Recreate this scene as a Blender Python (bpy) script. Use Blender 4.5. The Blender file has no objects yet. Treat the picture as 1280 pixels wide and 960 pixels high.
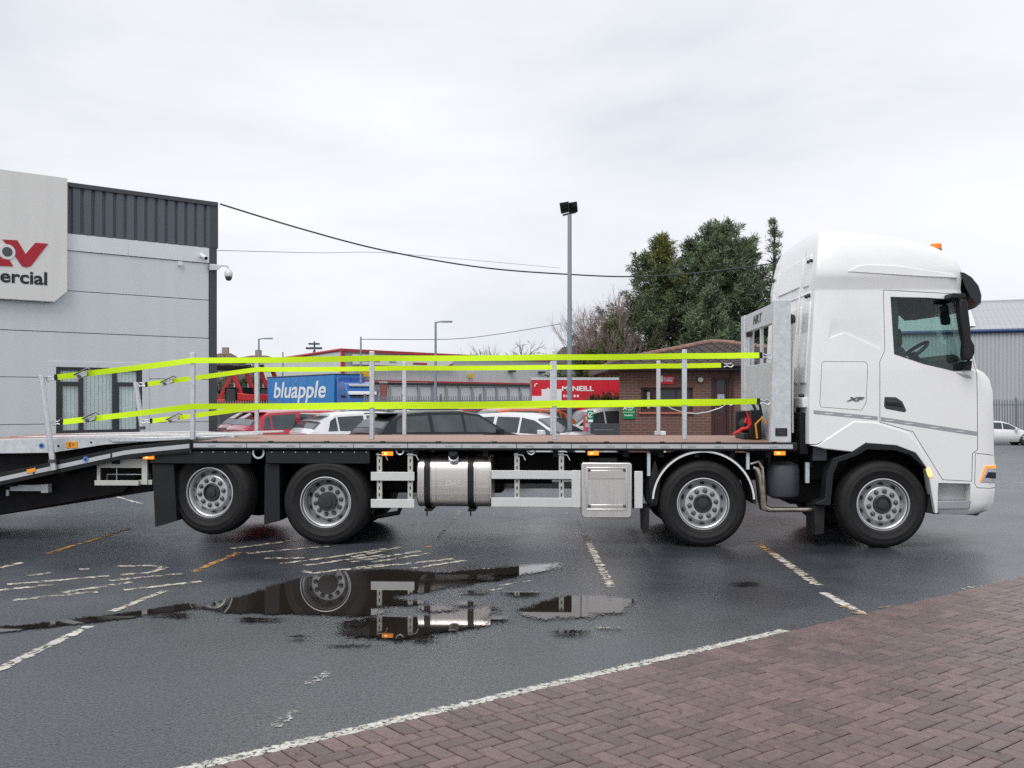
import bpy, bmesh, math, random
import numpy as np
from mathutils import Vector, Matrix
random.seed(7); rng = np.random.default_rng(7)
scene = bpy.context.scene
C = scene.collection
R = math.radians

# ------------------------------------------------------------------ camera, sky, sun, exposure
F, CAMH, HOR = 1244.4, 1.75, 500.0
cam = bpy.data.cameras.new('camera'); cam.lens = 35; cam.sensor_width = 36
cam.shift_y = (HOR - 480) / 1280; cam.clip_end = 3000; cam.clip_start = 0.1
cam_o = bpy.data.objects.new('camera', cam); C.objects.link(cam_o)
cam_o.location = (0, 0, CAMH); cam_o.rotation_euler = (R(90), 0, 0)
scene.camera = cam_o
SUN_EL, SUN_AZ = 52, 205            # veiled sun, high behind the camera's left shoulder
world = bpy.data.worlds.new('World'); scene.world = world; world.use_nodes = True
wn, wl = world.node_tree.nodes, world.node_tree.links
wn.clear()
w_out = wn.new('ShaderNodeOutputWorld'); w_mix = wn.new('ShaderNodeMixShader'); w_mix.inputs[0].default_value = 0.96
sky = wn.new('ShaderNodeTexSky'); sky.sky_type = 'NISHITA'; sky.sun_disc = False
sky.sun_elevation = R(SUN_EL); sky.sun_rotation = R(SUN_AZ)
b_sky = wn.new('ShaderNodeBackground'); b_sky.inputs[1].default_value = 0.1
b_cl = wn.new('ShaderNodeBackground'); b_cl.inputs[1].default_value = 0.76
tc = wn.new('ShaderNodeTexCoord'); mp = wn.new('ShaderNodeMapping'); mp.inputs['Scale'].default_value = (1.1, 1.1, 3.4)
mp.inputs['Location'].default_value = (1.7, 0.4, 0.3)
nz = wn.new('ShaderNodeTexNoise'); nz.inputs['Scale'].default_value = 1.5; nz.inputs['Detail'].default_value = 7; nz.inputs['Roughness'].default_value = 0.52; nz.inputs['Distortion'].default_value = 0.25
rp = wn.new('ShaderNodeValToRGB')
rp.color_ramp.elements[0].position = 0.30; rp.color_ramp.elements[0].color = (0.64, 0.67, 0.75, 1)
rp.color_ramp.elements[1].position = 0.66; rp.color_ramp.elements[1].color = (0.96, 0.97, 0.99, 1)
e = rp.color_ramp.elements.new(0.47); e.color = (0.83, 0.85, 0.895, 1)
wl.new(tc.outputs['Generated'], mp.inputs[0]); wl.new(mp.outputs[0], nz.inputs['Vector']); wl.new(nz.outputs['Fac'], rp.inputs[0])
wl.new(rp.outputs[0], b_cl.inputs[0]); wl.new(sky.outputs[0], b_sky.inputs[0])
wl.new(b_sky.outputs[0], w_mix.inputs[1]); wl.new(b_cl.outputs[0], w_mix.inputs[2]); wl.new(w_mix.outputs[0], w_out.inputs[0])
sun = bpy.data.lights.new('sun', 'SUN'); sun.energy = 1.5; sun.angle = R(35); sun.color = (1, 0.975, 0.94)
sun_o = bpy.data.objects.new('sun', sun); C.objects.link(sun_o)
# the lamp shines from azimuth SUN_AZ (clockwise from +Y) and elevation SUN_EL
sd = Vector((math.sin(R(SUN_AZ)) * math.cos(R(SUN_EL)), math.cos(R(SUN_AZ)) * math.cos(R(SUN_EL)), math.sin(R(SUN_EL))))
sun_o.rotation_euler = sd.to_track_quat('Z', 'Y').to_euler(); sun_o.location = (0, -20, 30)
vs = scene.view_settings; vs.view_transform = 'Standard'; vs.look = 'None'; vs.exposure = 0.48; vs.gamma = 1; vs.use_curve_mapping = False
scene.cycles.use_denoising = False
scene.cycles.sample_clamp_indirect = 4.0; scene.cycles.caustics_reflective = False; scene.cycles.caustics_refractive = False
scene.cycles.max_bounces = 8; scene.cycles.transparent_max_bounces = 24

def W(px, py, Y):                   # a photo pixel at a known distance
    return Vector(((px - 640) / F * Y, Y, CAMH + (HOR - py) / F * Y))
def G(px, py, z=0.0):               # a photo pixel on the ground
    Y = CAMH * F / (py - HOR)
    return Vector(((px - 640) / F * Y, Y, z))

# ------------------------------------------------------------------ materials
MATS = {}
def mat(name, col, rough=0.6, metal=0.0, var=0.12, vscale=6.0, bump=0.0, bscale=60.0, spec=0.5, emit=None, estr=0.0,
        alpha=None, coat=0.0, rvar=0.0, stretch=None, dirt=None, dscale=1.5, damt=0.5, objrand=0.0, attr=None):
    if name in MATS: return MATS[name]
    m = bpy.data.materials.new(name); m.use_nodes = True; MATS[name] = m
    n, l = m.node_tree.nodes, m.node_tree.links
    p = n['Principled BSDF']
    p.inputs['Roughness'].default_value = rough; p.inputs['Metallic'].default_value = metal
    p.inputs['Specular IOR Level'].default_value = spec; p.inputs['Coat Weight'].default_value = coat
    p.inputs['Coat Roughness'].default_value = 0.06
    t = n.new('ShaderNodeTexCoord'); src = t.outputs['Object']
    if stretch:
        mpn = n.new('ShaderNodeMapping'); mpn.inputs['Scale'].default_value = stretch; l.new(src, mpn.inputs[0]); src = mpn.outputs[0]
    nn = n.new('ShaderNodeTexNoise'); nn.inputs['Scale'].default_value = vscale; nn.inputs['Detail'].default_value = 6; l.new(src, nn.inputs['Vector'])
    hs = n.new('ShaderNodeMapRange'); hs.inputs[1].default_value = 0.25; hs.inputs[2].default_value = 0.75
    hs.inputs[3].default_value = 1 - var; hs.inputs[4].default_value = 1 + var; l.new(nn.outputs['Fac'], hs.inputs[0])
    mul = n.new('ShaderNodeVectorMath'); mul.operation = 'SCALE'; mul.inputs[0].default_value = col[:3]; l.new(hs.outputs[0], mul.inputs['Scale'])
    out = mul.outputs[0]
    if objrand or attr:
        add = None
        oi = n.new('ShaderNodeObjectInfo'); base = oi.outputs['Random']
        if attr:
            at = n.new('ShaderNodeAttribute'); at.attribute_name = attr
            sm = n.new('ShaderNodeMath'); sm.operation = 'ADD'; l.new(base, sm.inputs[0]); l.new(at.outputs['Fac'], sm.inputs[1])
            fr = n.new('ShaderNodeMath'); fr.operation = 'FRACT'; l.new(sm.outputs[0], fr.inputs[0]); base = fr.outputs[0]
        k = objrand or 0.3
        r2 = n.new('ShaderNodeMapRange'); r2.inputs[3].default_value = 1 - k; r2.inputs[4].default_value = 1 + k; l.new(base, r2.inputs[0])
        m2 = n.new('ShaderNodeVectorMath'); m2.operation = 'SCALE'; l.new(out, m2.inputs[0]); l.new(r2.outputs[0], m2.inputs['Scale']); out = m2.outputs[0]
    if dirt:
        dn = n.new('ShaderNodeTexNoise'); dn.inputs['Scale'].default_value = dscale; dn.inputs['Detail'].default_value = 8; dn.inputs['Roughness'].default_value = 0.65; l.new(src, dn.inputs['Vector'])
        dr = n.new('ShaderNodeMapRange'); dr.inputs[1].default_value = 0.48; dr.inputs[2].default_value = 0.72; dr.inputs[4].default_value = damt; l.new(dn.outputs['Fac'], dr.inputs[0])
        mx = n.new('ShaderNodeMix'); mx.data_type = 'RGBA'; l.new(dr.outputs[0], mx.inputs[0]); l.new(out, mx.inputs[6]); mx.inputs[7].default_value = (*dirt, 1); out = mx.outputs[2]
    l.new(out, p.inputs['Base Color'])
    if rvar:
        rr = n.new('ShaderNodeMapRange'); rr.inputs[1].default_value = 0.3; rr.inputs[2].default_value = 0.7
        rr.inputs[3].default_value = max(0.02, rough - rvar); rr.inputs[4].default_value = rough + rvar; l.new(nn.outputs['Fac'], rr.inputs[0]); l.new(rr.outputs[0], p.inputs['Roughness'])
    if bump:
        bn = n.new('ShaderNodeTexNoise'); bn.inputs['Scale'].default_value = bscale; bn.inputs['Detail'].default_value = 4; l.new(src, bn.inputs['Vector'])
        bp = n.new('ShaderNodeBump'); bp.inputs['Strength'].default_value = bump; bp.inputs['Distance'].default_value = 0.01
        l.new(bn.outputs['Fac'], bp.inputs['Height']); l.new(bp.outputs[0], p.inputs['Normal'])
    if emit:
        p.inputs['Emission Color'].default_value = (*emit, 1); p.inputs['Emission Strength'].default_value = estr
    if alpha is not None: p.inputs['Alpha'].default_value = alpha
    return m

def glass(name, tint, clear=0.8, rough=0.02):
    if name in MATS: return MATS[name]
    m = bpy.data.materials.new(name); m.use_nodes = True; MATS[name] = m
    n, l = m.node_tree.nodes, m.node_tree.links; n.clear()
    o = n.new('ShaderNodeOutputMaterial'); tr = n.new('ShaderNodeBsdfTransparent'); tr.inputs[0].default_value = (*tint, 1)
    gl = n.new('ShaderNodeBsdfGlossy'); gl.inputs['Roughness'].default_value = rough
    fr = n.new('ShaderNodeLayerWeight'); fr.inputs[0].default_value = 0.5; pw = n.new('ShaderNodeMath'); pw.operation = 'POWER'; pw.inputs[1].default_value = 5.0; l.new(fr.outputs['Facing'], pw.inputs[0])
    mr = n.new('ShaderNodeMath'); mr.operation = 'MULTIPLY_ADD'; mr.inputs[1].default_value = 0.9; mr.inputs[2].default_value = 0.035
    l.new(pw.outputs[0], mr.inputs[0]); mx = n.new('ShaderNodeMixShader'); l.new(mr.outputs[0], mx.inputs[0])
    l.new(tr.outputs[0], mx.inputs[1]); l.new(gl.outputs[0], mx.inputs[2]); l.new(mx.outputs[0], o.inputs[0])
    return m

mat('white_paint', (0.80, 0.81, 0.81), 0.28, var=0.015, vscale=1.2, coat=0.6, dirt=(0.72, 0.715, 0.70), dscale=2.3, damt=0.35)
mat('white_plastic', (0.74, 0.75, 0.75), 0.4, var=0.03)
mat('black_plastic', (0.014, 0.015, 0.017), 0.5, var=0.2, spec=0.28)
mat('visor_black', (0.016, 0.018, 0.023), 0.3, var=0.1, spec=0.4)
mat('gloss_black', (0.012, 0.013, 0.016), 0.12, var=0.1, coat=0.4)
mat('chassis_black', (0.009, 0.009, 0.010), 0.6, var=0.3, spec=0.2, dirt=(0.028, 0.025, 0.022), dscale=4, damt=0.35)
mat('rubber', (0.012, 0.012, 0.013), 0.65, spec=0.3, var=0.25, vscale=14, bump=0.12, bscale=90, dirt=(0.034, 0.032, 0.031), dscale=5, damt=0.3)
mat('rim_paint', (0.55, 0.56, 0.57), 0.36, 0.55, var=0.08, vscale=10)
mat('rim_dark', (0.02, 0.02, 0.022), 0.5)
mat('nut_grey', (0.10, 0.105, 0.11), 0.4, 0.6)
mat('hub_grey', (0.035, 0.037, 0.04), 0.38, 0.2, var=0.2)
mat('galvanised', (0.60, 0.635, 0.66), 0.5, 0.3, var=0.12, vscale=22, rvar=0.12, dirt=(0.44, 0.47, 0.50), dscale=9, damt=0.5)
mat('galvanised_bright', (0.60, 0.63, 0.66), 0.42, 0.6, var=0.14, vscale=30, rvar=0.1)
mat('stainless', (0.74, 0.70, 0.665), 0.30, 0.95, var=0.05, vscale=3, stretch=(0.3, 30, 30), rvar=0.06)
mat('stainless_v', (0.76, 0.73, 0.70), 0.33, 0.95, var=0.06, vscale=3, stretch=(30, 30, 0.4), rvar=0.06)
mat('alu_guard', (0.66, 0.67, 0.66), 0.42, 0.25, var=0.05, vscale=8)
mat('guard_post', (0.52, 0.52, 0.48), 0.5, 0.2, var=0.08)
mat('strap_yellow', (0.64, 0.93, 0.005), 0.75, var=0.08, vscale=14, emit=(0.55, 1.0, 0.0), estr=0.0, stretch=(1, 1, 8))
mat('deck_ply', (0.34, 0.19, 0.15), 0.5, var=0.2, vscale=3, stretch=(0.6, 9, 1), dirt=(0.25, 0.17, 0.15), dscale=2.2, damt=0.6)
mat('reflective', (0.50, 0.515, 0.53), 0.35, 0.25, var=0.04)
mat('stripe_silver', (0.36, 0.375, 0.395), 0.3, 0.35, var=0.05)
mat('amber_lit', (0.9, 0.25, 0.02), 0.3, emit=(1.0, 0.28, 0.02), estr=0.55)
mat('amber_hot', (1, 0.6, 0.2), 0.3, emit=(1.0, 0.5, 0.12), estr=1.1)
mat('amber', (0.85, 0.22, 0.015), 0.25, var=0.04)
mat('orange_label', (0.85, 0.34, 0.01), 0.5, var=0.03)
mat('red_plastic', (0.62, 0.01, 0.015), 0.35, var=0.05)
mat('blue_ring', (0.1, 0.25, 0.6), 0.5)
mat('air_tank', (0.060, 0.068, 0.078), 0.38, 0.2, var=0.15)
mat('chrome_pipe', (0.42, 0.37, 0.31), 0.28, 0.95, var=0.35, vscale=18)
mat('interior', (0.03, 0.032, 0.034), 0.7, var=0.2)
mat('seat_fabric', (0.06, 0.062, 0.065), 0.85, var=0.2)
mat('lamp_lens', (0.55, 0.57, 0.6), 0.08, 0.4, var=0.3, vscale=40)
glass('cab_glass', (0.79, 0.895, 0.87))
glass('clear_glass', (0.95, 0.98, 0.975))
mat('dark_glass', (0.010, 0.014, 0.016), 0.03, spec=0.55, var=0.3, vscale=1.5)
mat('print_black', (0.015, 0.015, 0.018), 0.5)
mat('print_white', (0.8, 0.8, 0.8), 0.5, var=0.02)
mat('print_red', (0.42, 0.012, 0.03), 0.5, var=0.04)
mat('print_blue', (0.06, 0.08, 0.35), 0.5)
mat('emblem', (0.12, 0.12, 0.13), 0.3, 0.6)
mat('emblem_silver', (0.7, 0.7, 0.7), 0.3, 0.5)

# ------------------------------------------------------------------ helpers
def smooth(me, ang=32):
    for p in me.polygons: p.use_smooth = True
    try: me.set_sharp_from_angle(angle=R(ang))
    except Exception: pass
def link(name, me, m=None, parent=None, loc=None, rot=None):
    o = bpy.data.objects.new(name, me); C.objects.link(o)
    if m and me is not None: me.materials.append(MATS[m] if isinstance(m, str) else m)
    if parent: o.parent = parent
    if loc is not None: o.location = loc
    if rot is not None: o.rotation_euler = rot
    return o
def tag(o, label=None, cat=None, group=None, kind=None):
    if label: o['label'] = label
    if cat: o['category'] = cat
    if group: o['group'] = group
    if kind: o['kind'] = kind
    return o
def thing(name, label, cat, loc=(0, 0, 0), rz=0.0, group=None):
    o = bpy.data.objects.new(name, None); C.objects.link(o); o.empty_display_size = 0.2
    o.location = loc; o.rotation_euler = (0, 0, rz)
    return tag(o, label, cat, group)
def copy_tree(o, parent=None):
    c = o.copy(); C.objects.link(c); c.parent = parent
    for ch in list(o.children): copy_tree(ch, c)
    return c

class MB:
    def __init__(s): s.v = []; s.f = []
    def add(s, vs_, fs):
        b = len(s.v); s.v += [tuple(map(float, q)) for q in vs_]; s.f += [tuple(b + i for i in f) for f in fs]; return s
    def box(s, x0, x1, y0, y1, z0, z1):
        x0, x1 = sorted((x0, x1)); y0, y1 = sorted((y0, y1)); z0, z1 = sorted((z0, z1))
        return s.add([(x0,y0,z0),(x1,y0,z0),(x1,y1,z0),(x0,y1,z0),(x0,y0,z1),(x1,y0,z1),(x1,y1,z1),(x0,y1,z1)],
                     [(0,3,2,1),(4,5,6,7),(0,1,5,4),(1,2,6,5),(2,3,7,6),(3,0,4,7)])
    def prism(s, pts, a, b, axis='y'):
        # closed outline pts (two coordinates) extruded along an axis from a to b
        ar = sum(pts[i][0]*pts[(i+1) % len(pts)][1]-pts[(i+1) % len(pts)][0]*pts[i][1] for i in range(len(pts)))
        pts = list(pts) if ar > 0 else list(pts)[::-1]
        n = len(pts)
        if axis == 'y': A = [(p[0], a, p[1]) for p in pts]; B = [(p[0], b, p[1]) for p in pts]; fl = False
        elif axis == 'z': A = [(p[0], p[1], a) for p in pts]; B = [(p[0], p[1], b) for p in pts]; fl = True
        else: A = [(a, p[0], p[1]) for p in pts]; B = [(b, p[0], p[1]) for p in pts]; fl = True
        if a > b: fl = not fl
        fs = [tuple(range(n)), tuple(range(2*n-1, n-1, -1))] + [(i, n+i, n+(i+1) % n, (i+1) % n) for i in range(n)]
        if fl: fs = [tuple(reversed(f)) for f in fs]
        return s.add(A + B, fs)
    def cyl(s, p0, p1, r0, r1=None, n=16, caps=True):
        p0, p1 = Vector(p0), Vector(p1); r1 = r0 if r1 is None else r1
        q = (p1 - p0).to_track_quat('Z', 'Y'); V = []
        for p, r in ((p0, r0), (p1, r1)):
            V += [tuple(p + q @ Vector((r*math.cos(2*math.pi*i/n), r*math.sin(2*math.pi*i/n), 0))) for i in range(n)]
        fs = [(i, (i+1) % n, n+(i+1) % n, n+i) for i in range(n)]
        if caps: fs += [tuple(range(n-1, -1, -1)), tuple(range(n, 2*n))]
        return s.add(V, fs)
    def tube(s, path, r, n=8, caps=True):
        path = [Vector(p) for p in path]; m = len(path); rs = r if isinstance(r, (list, tuple)) else [r]*m
        V = []; up = None
        for i, p in enumerate(path):
            t = (path[min(i+1, m-1)] - path[max(i-1, 0)]).normalized()
            if up is None: up = Vector((0, 0, 1)) if abs(t.z) < 0.9 else Vector((1, 0, 0))
            a = t.cross(up).normalized(); b = a.cross(t).normalized(); up = b
            V += [tuple(p + rs[i]*(math.cos(2*math.pi*k/n)*a + math.sin(2*math.pi*k/n)*b)) for k in range(n)]
        fs = [(i*n+k, i*n+(k+1) % n, (i+1)*n+(k+1) % n, (i+1)*n+k) for i in range(m-1) for k in range(n)]
        if caps: fs += [tuple(range(n-1, -1, -1)), tuple(range((m-1)*n, m*n))]
        return s.add(V, fs)
    def lathe(s, prof, c=(0, 0, 0), n=48, axis='y', closed=False):
        # prof: (radius, height) pairs turned about an axis through c
        V = []
        for r, h in prof:
            for k in range(n):
                a = 2*math.pi*k/n; x, z = r*math.cos(a), r*math.sin(a)
                V.append((c[0]+x, c[1]+h, c[2]+z) if axis == 'y' else (c[0]+x, c[1]+z, c[2]+h) if axis == 'z' else (c[0]+h, c[1]+x, c[2]+z))
        m = len(prof); fs = []
        for i in range(m if closed else m-1):
            j = (i+1) % m
            fs += [(i*n+k, j*n+k, j*n+(k+1) % n, i*n+(k+1) % n) for k in range(n)]
        return s.add(V, fs)
    def mesh(s, name='m', ang=32, fix=True):
        me = bpy.data.meshes.new(name); me.from_pydata(s.v, [], s.f)
        if fix:
            bm = bmesh.new(); bm.from_mesh(me); bmesh.ops.recalc_face_normals(bm, faces=bm.faces); bm.to_mesh(me); bm.free()
        smooth(me, ang); return me
    def build(s, name, m, parent=None, bevel=0.0, ang=32, loc=None, rot=None, seg=2, fix=True):
        o = link(name, s.mesh(name, ang, fix), m, parent, loc, rot)
        if bevel:
            b = o.modifiers.new('bevel', 'BEVEL'); b.width = bevel; b.segments = seg; b.limit_method = 'ANGLE'; b.angle_limit = R(40); b.harden_normals = False
        return o

def tobj(mb, m=None):
    me = bpy.data.meshes.new('tmp'); me.from_pydata(mb.v, [], mb.f)
    bm = bmesh.new(); bm.from_mesh(me); bmesh.ops.recalc_face_normals(bm, faces=bm.faces); bm.to_mesh(me); bm.free()
    o = bpy.data.objects.new('tmp', me); C.objects.link(o)
    if m: me.materials.append(MATS[m])
    return o
def boolean(o, ops):
    # ops: list of (operation, temp object); returns a fresh mesh
    for op, c in ops:
        md = o.modifiers.new('b', 'BOOLEAN'); md.operation = op; md.object = c; md.solver = 'EXACT'; md.material_mode = 'TRANSFER'
    bpy.context.view_layer.update()
    dg = bpy.context.evaluated_depsgraph_get()
    me = bpy.data.meshes.new_from_object(o.evaluated_get(dg), preserve_all_data_layers=True, depsgraph=dg)
    o.modifiers.clear()
    return me
def drop(*os_):
    for o in os_: bpy.data.objects.remove(o, do_unlink=True)

def text(name, body, size, m, parent, loc, rot=(R(90), 0, 0), shear=0.0, bold=0.0, ext=0.003, align='CENTER', sx=1.0, space=1.0):
    cu = bpy.data.curves.new('t', 'FONT'); cu.body = body; cu.size = size; cu.shear = shear; cu.offset = bold; cu.extrude = ext
    cu.align_x = align; cu.align_y = 'CENTER'; cu.space_character = space; cu.resolution_u = 4
    t = bpy.data.objects.new('t', cu); C.objects.link(t); bpy.context.view_layer.update()
    dg = bpy.context.evaluated_depsgraph_get(); me = bpy.data.meshes.new_from_object(t.evaluated_get(dg)); me.name = name
    drop(t); me.materials.clear()
    o = link(name, me, m, parent, loc, rot); o.scale = (sx, 1, 1)
    return o

# ------------------------------------------------------------------ ground, paving, markings, water
def nodes_of(name):
    m = bpy.data.materials.new(name); m.use_nodes = True; MATS[name] = m
    n, l = m.node_tree.nodes, m.node_tree.links
    return m, n, l, n['Principled BSDF']
def asphalt():
    m, n, l, p = nodes_of('asphalt')
    t = n.new('ShaderNodeTexCoord'); s = t.outputs['Object']
    f = n.new('ShaderNodeTexVoronoi'); f.inputs['Scale'].default_value = 60; l.new(s, f.inputs['Vector'])
    f2 = n.new('ShaderNodeTexNoise'); f2.inputs['Scale'].default_value = 48; f2.inputs['Detail'].default_value = 5; f2.inputs['Roughness'].default_value = 0.7; l.new(s, f2.inputs['Vector'])
    b = n.new('ShaderNodeTexNoise'); b.inputs['Scale'].default_value = 0.42; b.inputs['Detail'].default_value = 7; b.inputs['Roughness'].default_value = 0.6; l.new(s, b.inputs['Vector'])
    r = n.new('ShaderNodeValToRGB'); r.color_ramp.elements[0].color = (0.014, 0.017, 0.022, 1); r.color_ramp.elements[0].position = 0.36
    r.color_ramp.elements[1].color = (0.088, 0.097, 0.114, 1); r.color_ramp.elements[1].position = 0.68; l.new(f2.outputs['Fac'], r.inputs[0])
    mr = n.new('ShaderNodeMapRange'); mr.inputs[1].default_value = 0.3; mr.inputs[2].default_value = 0.7; mr.inputs[3].default_value = 0.62; mr.inputs[4].default_value = 1.32; l.new(b.outputs['Fac'], mr.inputs[0])
    mu = n.new('ShaderNodeVectorMath'); mu.operation = 'SCALE'; l.new(r.outputs[0], mu.inputs[0]); l.new(mr.outputs[0], mu.inputs['Scale']); l.new(mu.outputs[0], p.inputs['Base Color'])
    rr = n.new('ShaderNodeMapRange'); rr.inputs[1].default_value = 0.35; rr.inputs[2].default_value = 0.68; rr.inputs[3].default_value = 0.19; rr.inputs[4].default_value = 0.43
    l.new(b.outputs['Fac'], rr.inputs[0]); l.new(rr.outputs[0], p.inputs['Roughness'])
    p.inputs['Specular IOR Level'].default_value = 0.75
    bp = n.new('ShaderNodeBump'); bp.inputs['Strength'].default_value = 0.45; bp.inputs['Distance'].default_value = 0.005; l.new(f.outputs['Distance'], bp.inputs['Height']); l.new(bp.outputs[0], p.inputs['Normal'])
asphalt()
# the yard falls away a little towards the right hand fence
gx, gy = [-900, 9, 15, 900], [-60, 24, 58, 1800]
gvv = [(x, y, -0.85 if (x > 10 and y > 30) else 0.0) for y in gy for x in gx]
ground = MB().add(gvv, [(j*4+i, j*4+i+1, (j+1)*4+i+1, (j+1)*4+i) for j in range(3) for i in range(3)]).build('ground', 'asphalt', fix=False)
tag(ground, kind='structure')

# block paving in the near right corner: herringbone with a header course along the line
EDGE0 = Vector((-1.735, 4.463, 0)); EA = R(38.2)
ED = Vector((math.cos(EA), math.sin(EA), 0)); EN = Vector((math.sin(EA), -math.cos(EA), 0))   # EN points to the paving
mat('paver', (0.140, 0.093, 0.085), 0.31, var=0.22, vscale=30, bump=0.35, bscale=220, objrand=0.24, attr='tint', rvar=0.10, dirt=(0.085, 0.072, 0.072), dscale=1.1, damt=0.6, spec=0.55)
mat('paver_bed', (0.030, 0.028, 0.028), 0.7, var=0.3, vscale=40)
def pave_pt(a, b, z): return EDGE0 + ED*a + EN*b + Vector((0, 0, z))
paving = MB().add([pave_pt(-9, 0.0, 0.004), pave_pt(-9, 9, 0.004), pave_pt(26, 9, 0.004), pave_pt(26, 0.0, 0.004)], [(0, 1, 2, 3)]).build('block_paving', 'paver_bed', fix=False)
tag(paving, kind='structure')
def brick_geo(L, Wd):
    g, c, h = 0.0045, 0.006, 0.016
    x, y = L/2-g, Wd/2-g
    V = [(-x,-y,0),(x,-y,0),(x,y,0),(-x,y,0),(-x,-y,h-c),(x,-y,h-c),(x,y,h-c),(-x,y,h-c),(-x+c,-y+c,h),(x-c,-y+c,h),(x-c,y-c,h),(-x+c,y-c,h)]
    Fs = [(0,1,5,4),(1,2,6,5),(2,3,7,6),(3,0,4,7),(4,5,9,8),(5,6,10,9),(6,7,11,10),(7,4,8,11),(8,9,10,11)]
    return V, Fs
BV, BF = brick_geo(0.2, 0.1)
brick_me = bpy.data.meshes.new('brick'); brick_me.from_pydata(BV, [], BF); brick_me.materials.append(MATS['paver'])
bricks = []; halves = []
a0, a1, depth = -4.0, 13.0, 5.4
k = a0
while k < a1: bricks.append((k, 0.1, math.pi/2)); k += 0.1
nx, ny = int((a1-a0)/0.1), int((depth-0.2)/0.1)
for i in range(nx):
    for j in range(ny):
        r_ = (i - j) % 4
        if r_ == 0: bricks.append((a0+(i+1)*0.1, 0.2+(j+0.5)*0.1, 0.0))
        elif r_ == 2 and j == 0: halves.append((a0+(i+0.5)*0.1, 0.25, 0.0))
        elif r_ == 3: bricks.append((a0+(i+0.5)*0.1, 0.2+(j+1)*0.1, math.pi/2))
def vis(p):
    if p.y < 1: return False
    x, y = 640+F*p.x/p.y, HOR+F*CAMH/p.y
    return -10 < x < 1290 and 600 < y < 972
pl = [(pave_pt(a, b, 0.005), th) for a, b, th in bricks]
seen = sorted([q for q in pl if vis(q[0])], key=lambda q: q[0].y)
near = seen[:300]; nearset = set(id(q) for q in near)
for p, th in near:
    o = bpy.data.objects.new('brick', brick_me); C.objects.link(o); o.parent = paving
    o.location = (p.x, p.y, p.z + random.uniform(-0.0018, 0.0018)); o.rotation_euler = (random.gauss(0, 0.005), random.gauss(0, 0.005), EA+th+random.gauss(0, 0.006))
V, Fs, tint = [], [], []
for q in pl:
    if id(q) in nearset: continue
    p, th = q; ca, sa = math.cos(EA+th+random.gauss(0, 0.006)), math.sin(EA+th); b0 = len(V); dz = random.uniform(-0.0018, 0.0018); tt = random.random()
    tx, ty = random.gauss(0, 0.005), random.gauss(0, 0.005)
    for x, y, z in BV: V.append((p.x+x*ca-y*sa, p.y+x*sa+y*ca, p.z+z+dz+x*tx+y*ty)); tint.append(tt)
    Fs += [tuple(b0+i for i in f) for f in BF]
HV, _ = brick_geo(0.1, 0.1)
for a, b, th in halves:
    p = pave_pt(a, b, 0.005); ca, sa = math.cos(EA), math.sin(EA); b0 = len(V); tt = random.random()
    for x, y, z in HV: V.append((p.x+x*ca-y*sa, p.y+x*sa+y*ca, p.z+z)); tint.append(tt)
    Fs += [tuple(b0+i for i in f) for f in BF]
me = bpy.data.meshes.new('bricks'); me.from_pydata(V, [], Fs); me.attributes.new('tint', 'FLOAT', 'POINT').data.foreach_set('value', tint)
o = link('bricks', me, 'paver', paving); tag(o, kind='stuff')

# worn painted lines: thin strips that follow the strokes seen on the ground
def worn(name, col, keep, scale):
    m, n, l, p = nodes_of(name)
    t = n.new('ShaderNodeTexCoord'); s = t.outputs['Object']
    a = n.new('ShaderNodeTexNoise'); a.inputs['Scale'].default_value = scale; a.inputs['Detail'].default_value = 12; a.inputs['Roughness'].default_value = 0.80; l.new(s, a.inputs['Vector'])
    at = n.new('ShaderNodeAttribute'); at.attribute_name = 'edge'
    ad = n.new('ShaderNodeMath'); ad.operation = 'MULTIPLY_ADD'; ad.inputs[1].default_value = 0.13; l.new(at.outputs['Fac'], ad.inputs[0]); l.new(a.outputs['Fac'], ad.inputs[2])
    mr = n.new('ShaderNodeMapRange'); mr.inputs[1].default_value = keep; mr.inputs[2].default_value = keep+0.05; l.new(ad.outputs[0], mr.inputs[0]); l.new(mr.outputs[0], p.inputs['Alpha'])
    c = n.new('ShaderNodeTexNoise'); c.inputs['Scale'].default_value = 9; c.inputs['Detail'].default_value = 6; l.new(s, c.inputs['Vector'])
    cr = n.new('ShaderNodeValToRGB'); cr.color_ramp.elements[0].position = 0.3; cr.color_ramp.elements[1].position = 0.62
    cr.color_ramp.elements[0].color = (*[q*0.62 for q in col], 1); cr.color_ramp.elements[1].color = (*col, 1); l.new(c.outputs['Fac'], cr.inputs[0]); l.new(cr.outputs[0], p.inputs['Base Color'])
    p.inputs['Roughness'].default_value = 0.5
worn('line_white', (0.62, 0.60, 0.55), 0.575, 8.0)
worn('line_cream', (0.60, 0.55, 0.46), 0.595, 10.0)
worn('line_sparse', (0.58, 0.55, 0.48), 0.655, 8.0)
worn('line_amber', (0.58, 0.30, 0.08), 0.61, 8.0)
def stroke(pts, w, m, name='painted_line', z=0.004):
    P = [G(*q) for q in pts]; V = []; E = []
    Q = [P[0]]
    for a, b in zip(P, P[1:]):
        n = max(1, int((b-a).length/0.15))
        Q += [a.lerp(b, i/n) for i in range(1, n+1)]
    Fs = []
    for i, p in enumerate(Q):
        t = (Q[min(i+1, len(Q)-1)]-Q[max(i-1, 0)]).normalized(); nrm = Vector((-t.y, t.x, 0))
        for kx, ev in ((-0.5, 0), (-0.25, 1), (0.25, 1), (0.5, 0)):
            V.append(tuple(p + nrm*w*kx + Vector((0, 0, z)))); E.append(ev)
        if i:
            for c in range(3): b = (i-1)*4+c; Fs.append((b, b+1, b+5, b+4))
    me = bpy.data.meshes.new(name); me.from_pydata(V, [], Fs); me.attributes.new('edge', 'FLOAT', 'POINT').data.foreach_set('value', E)
    return link(name, me, m, ground)
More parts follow.
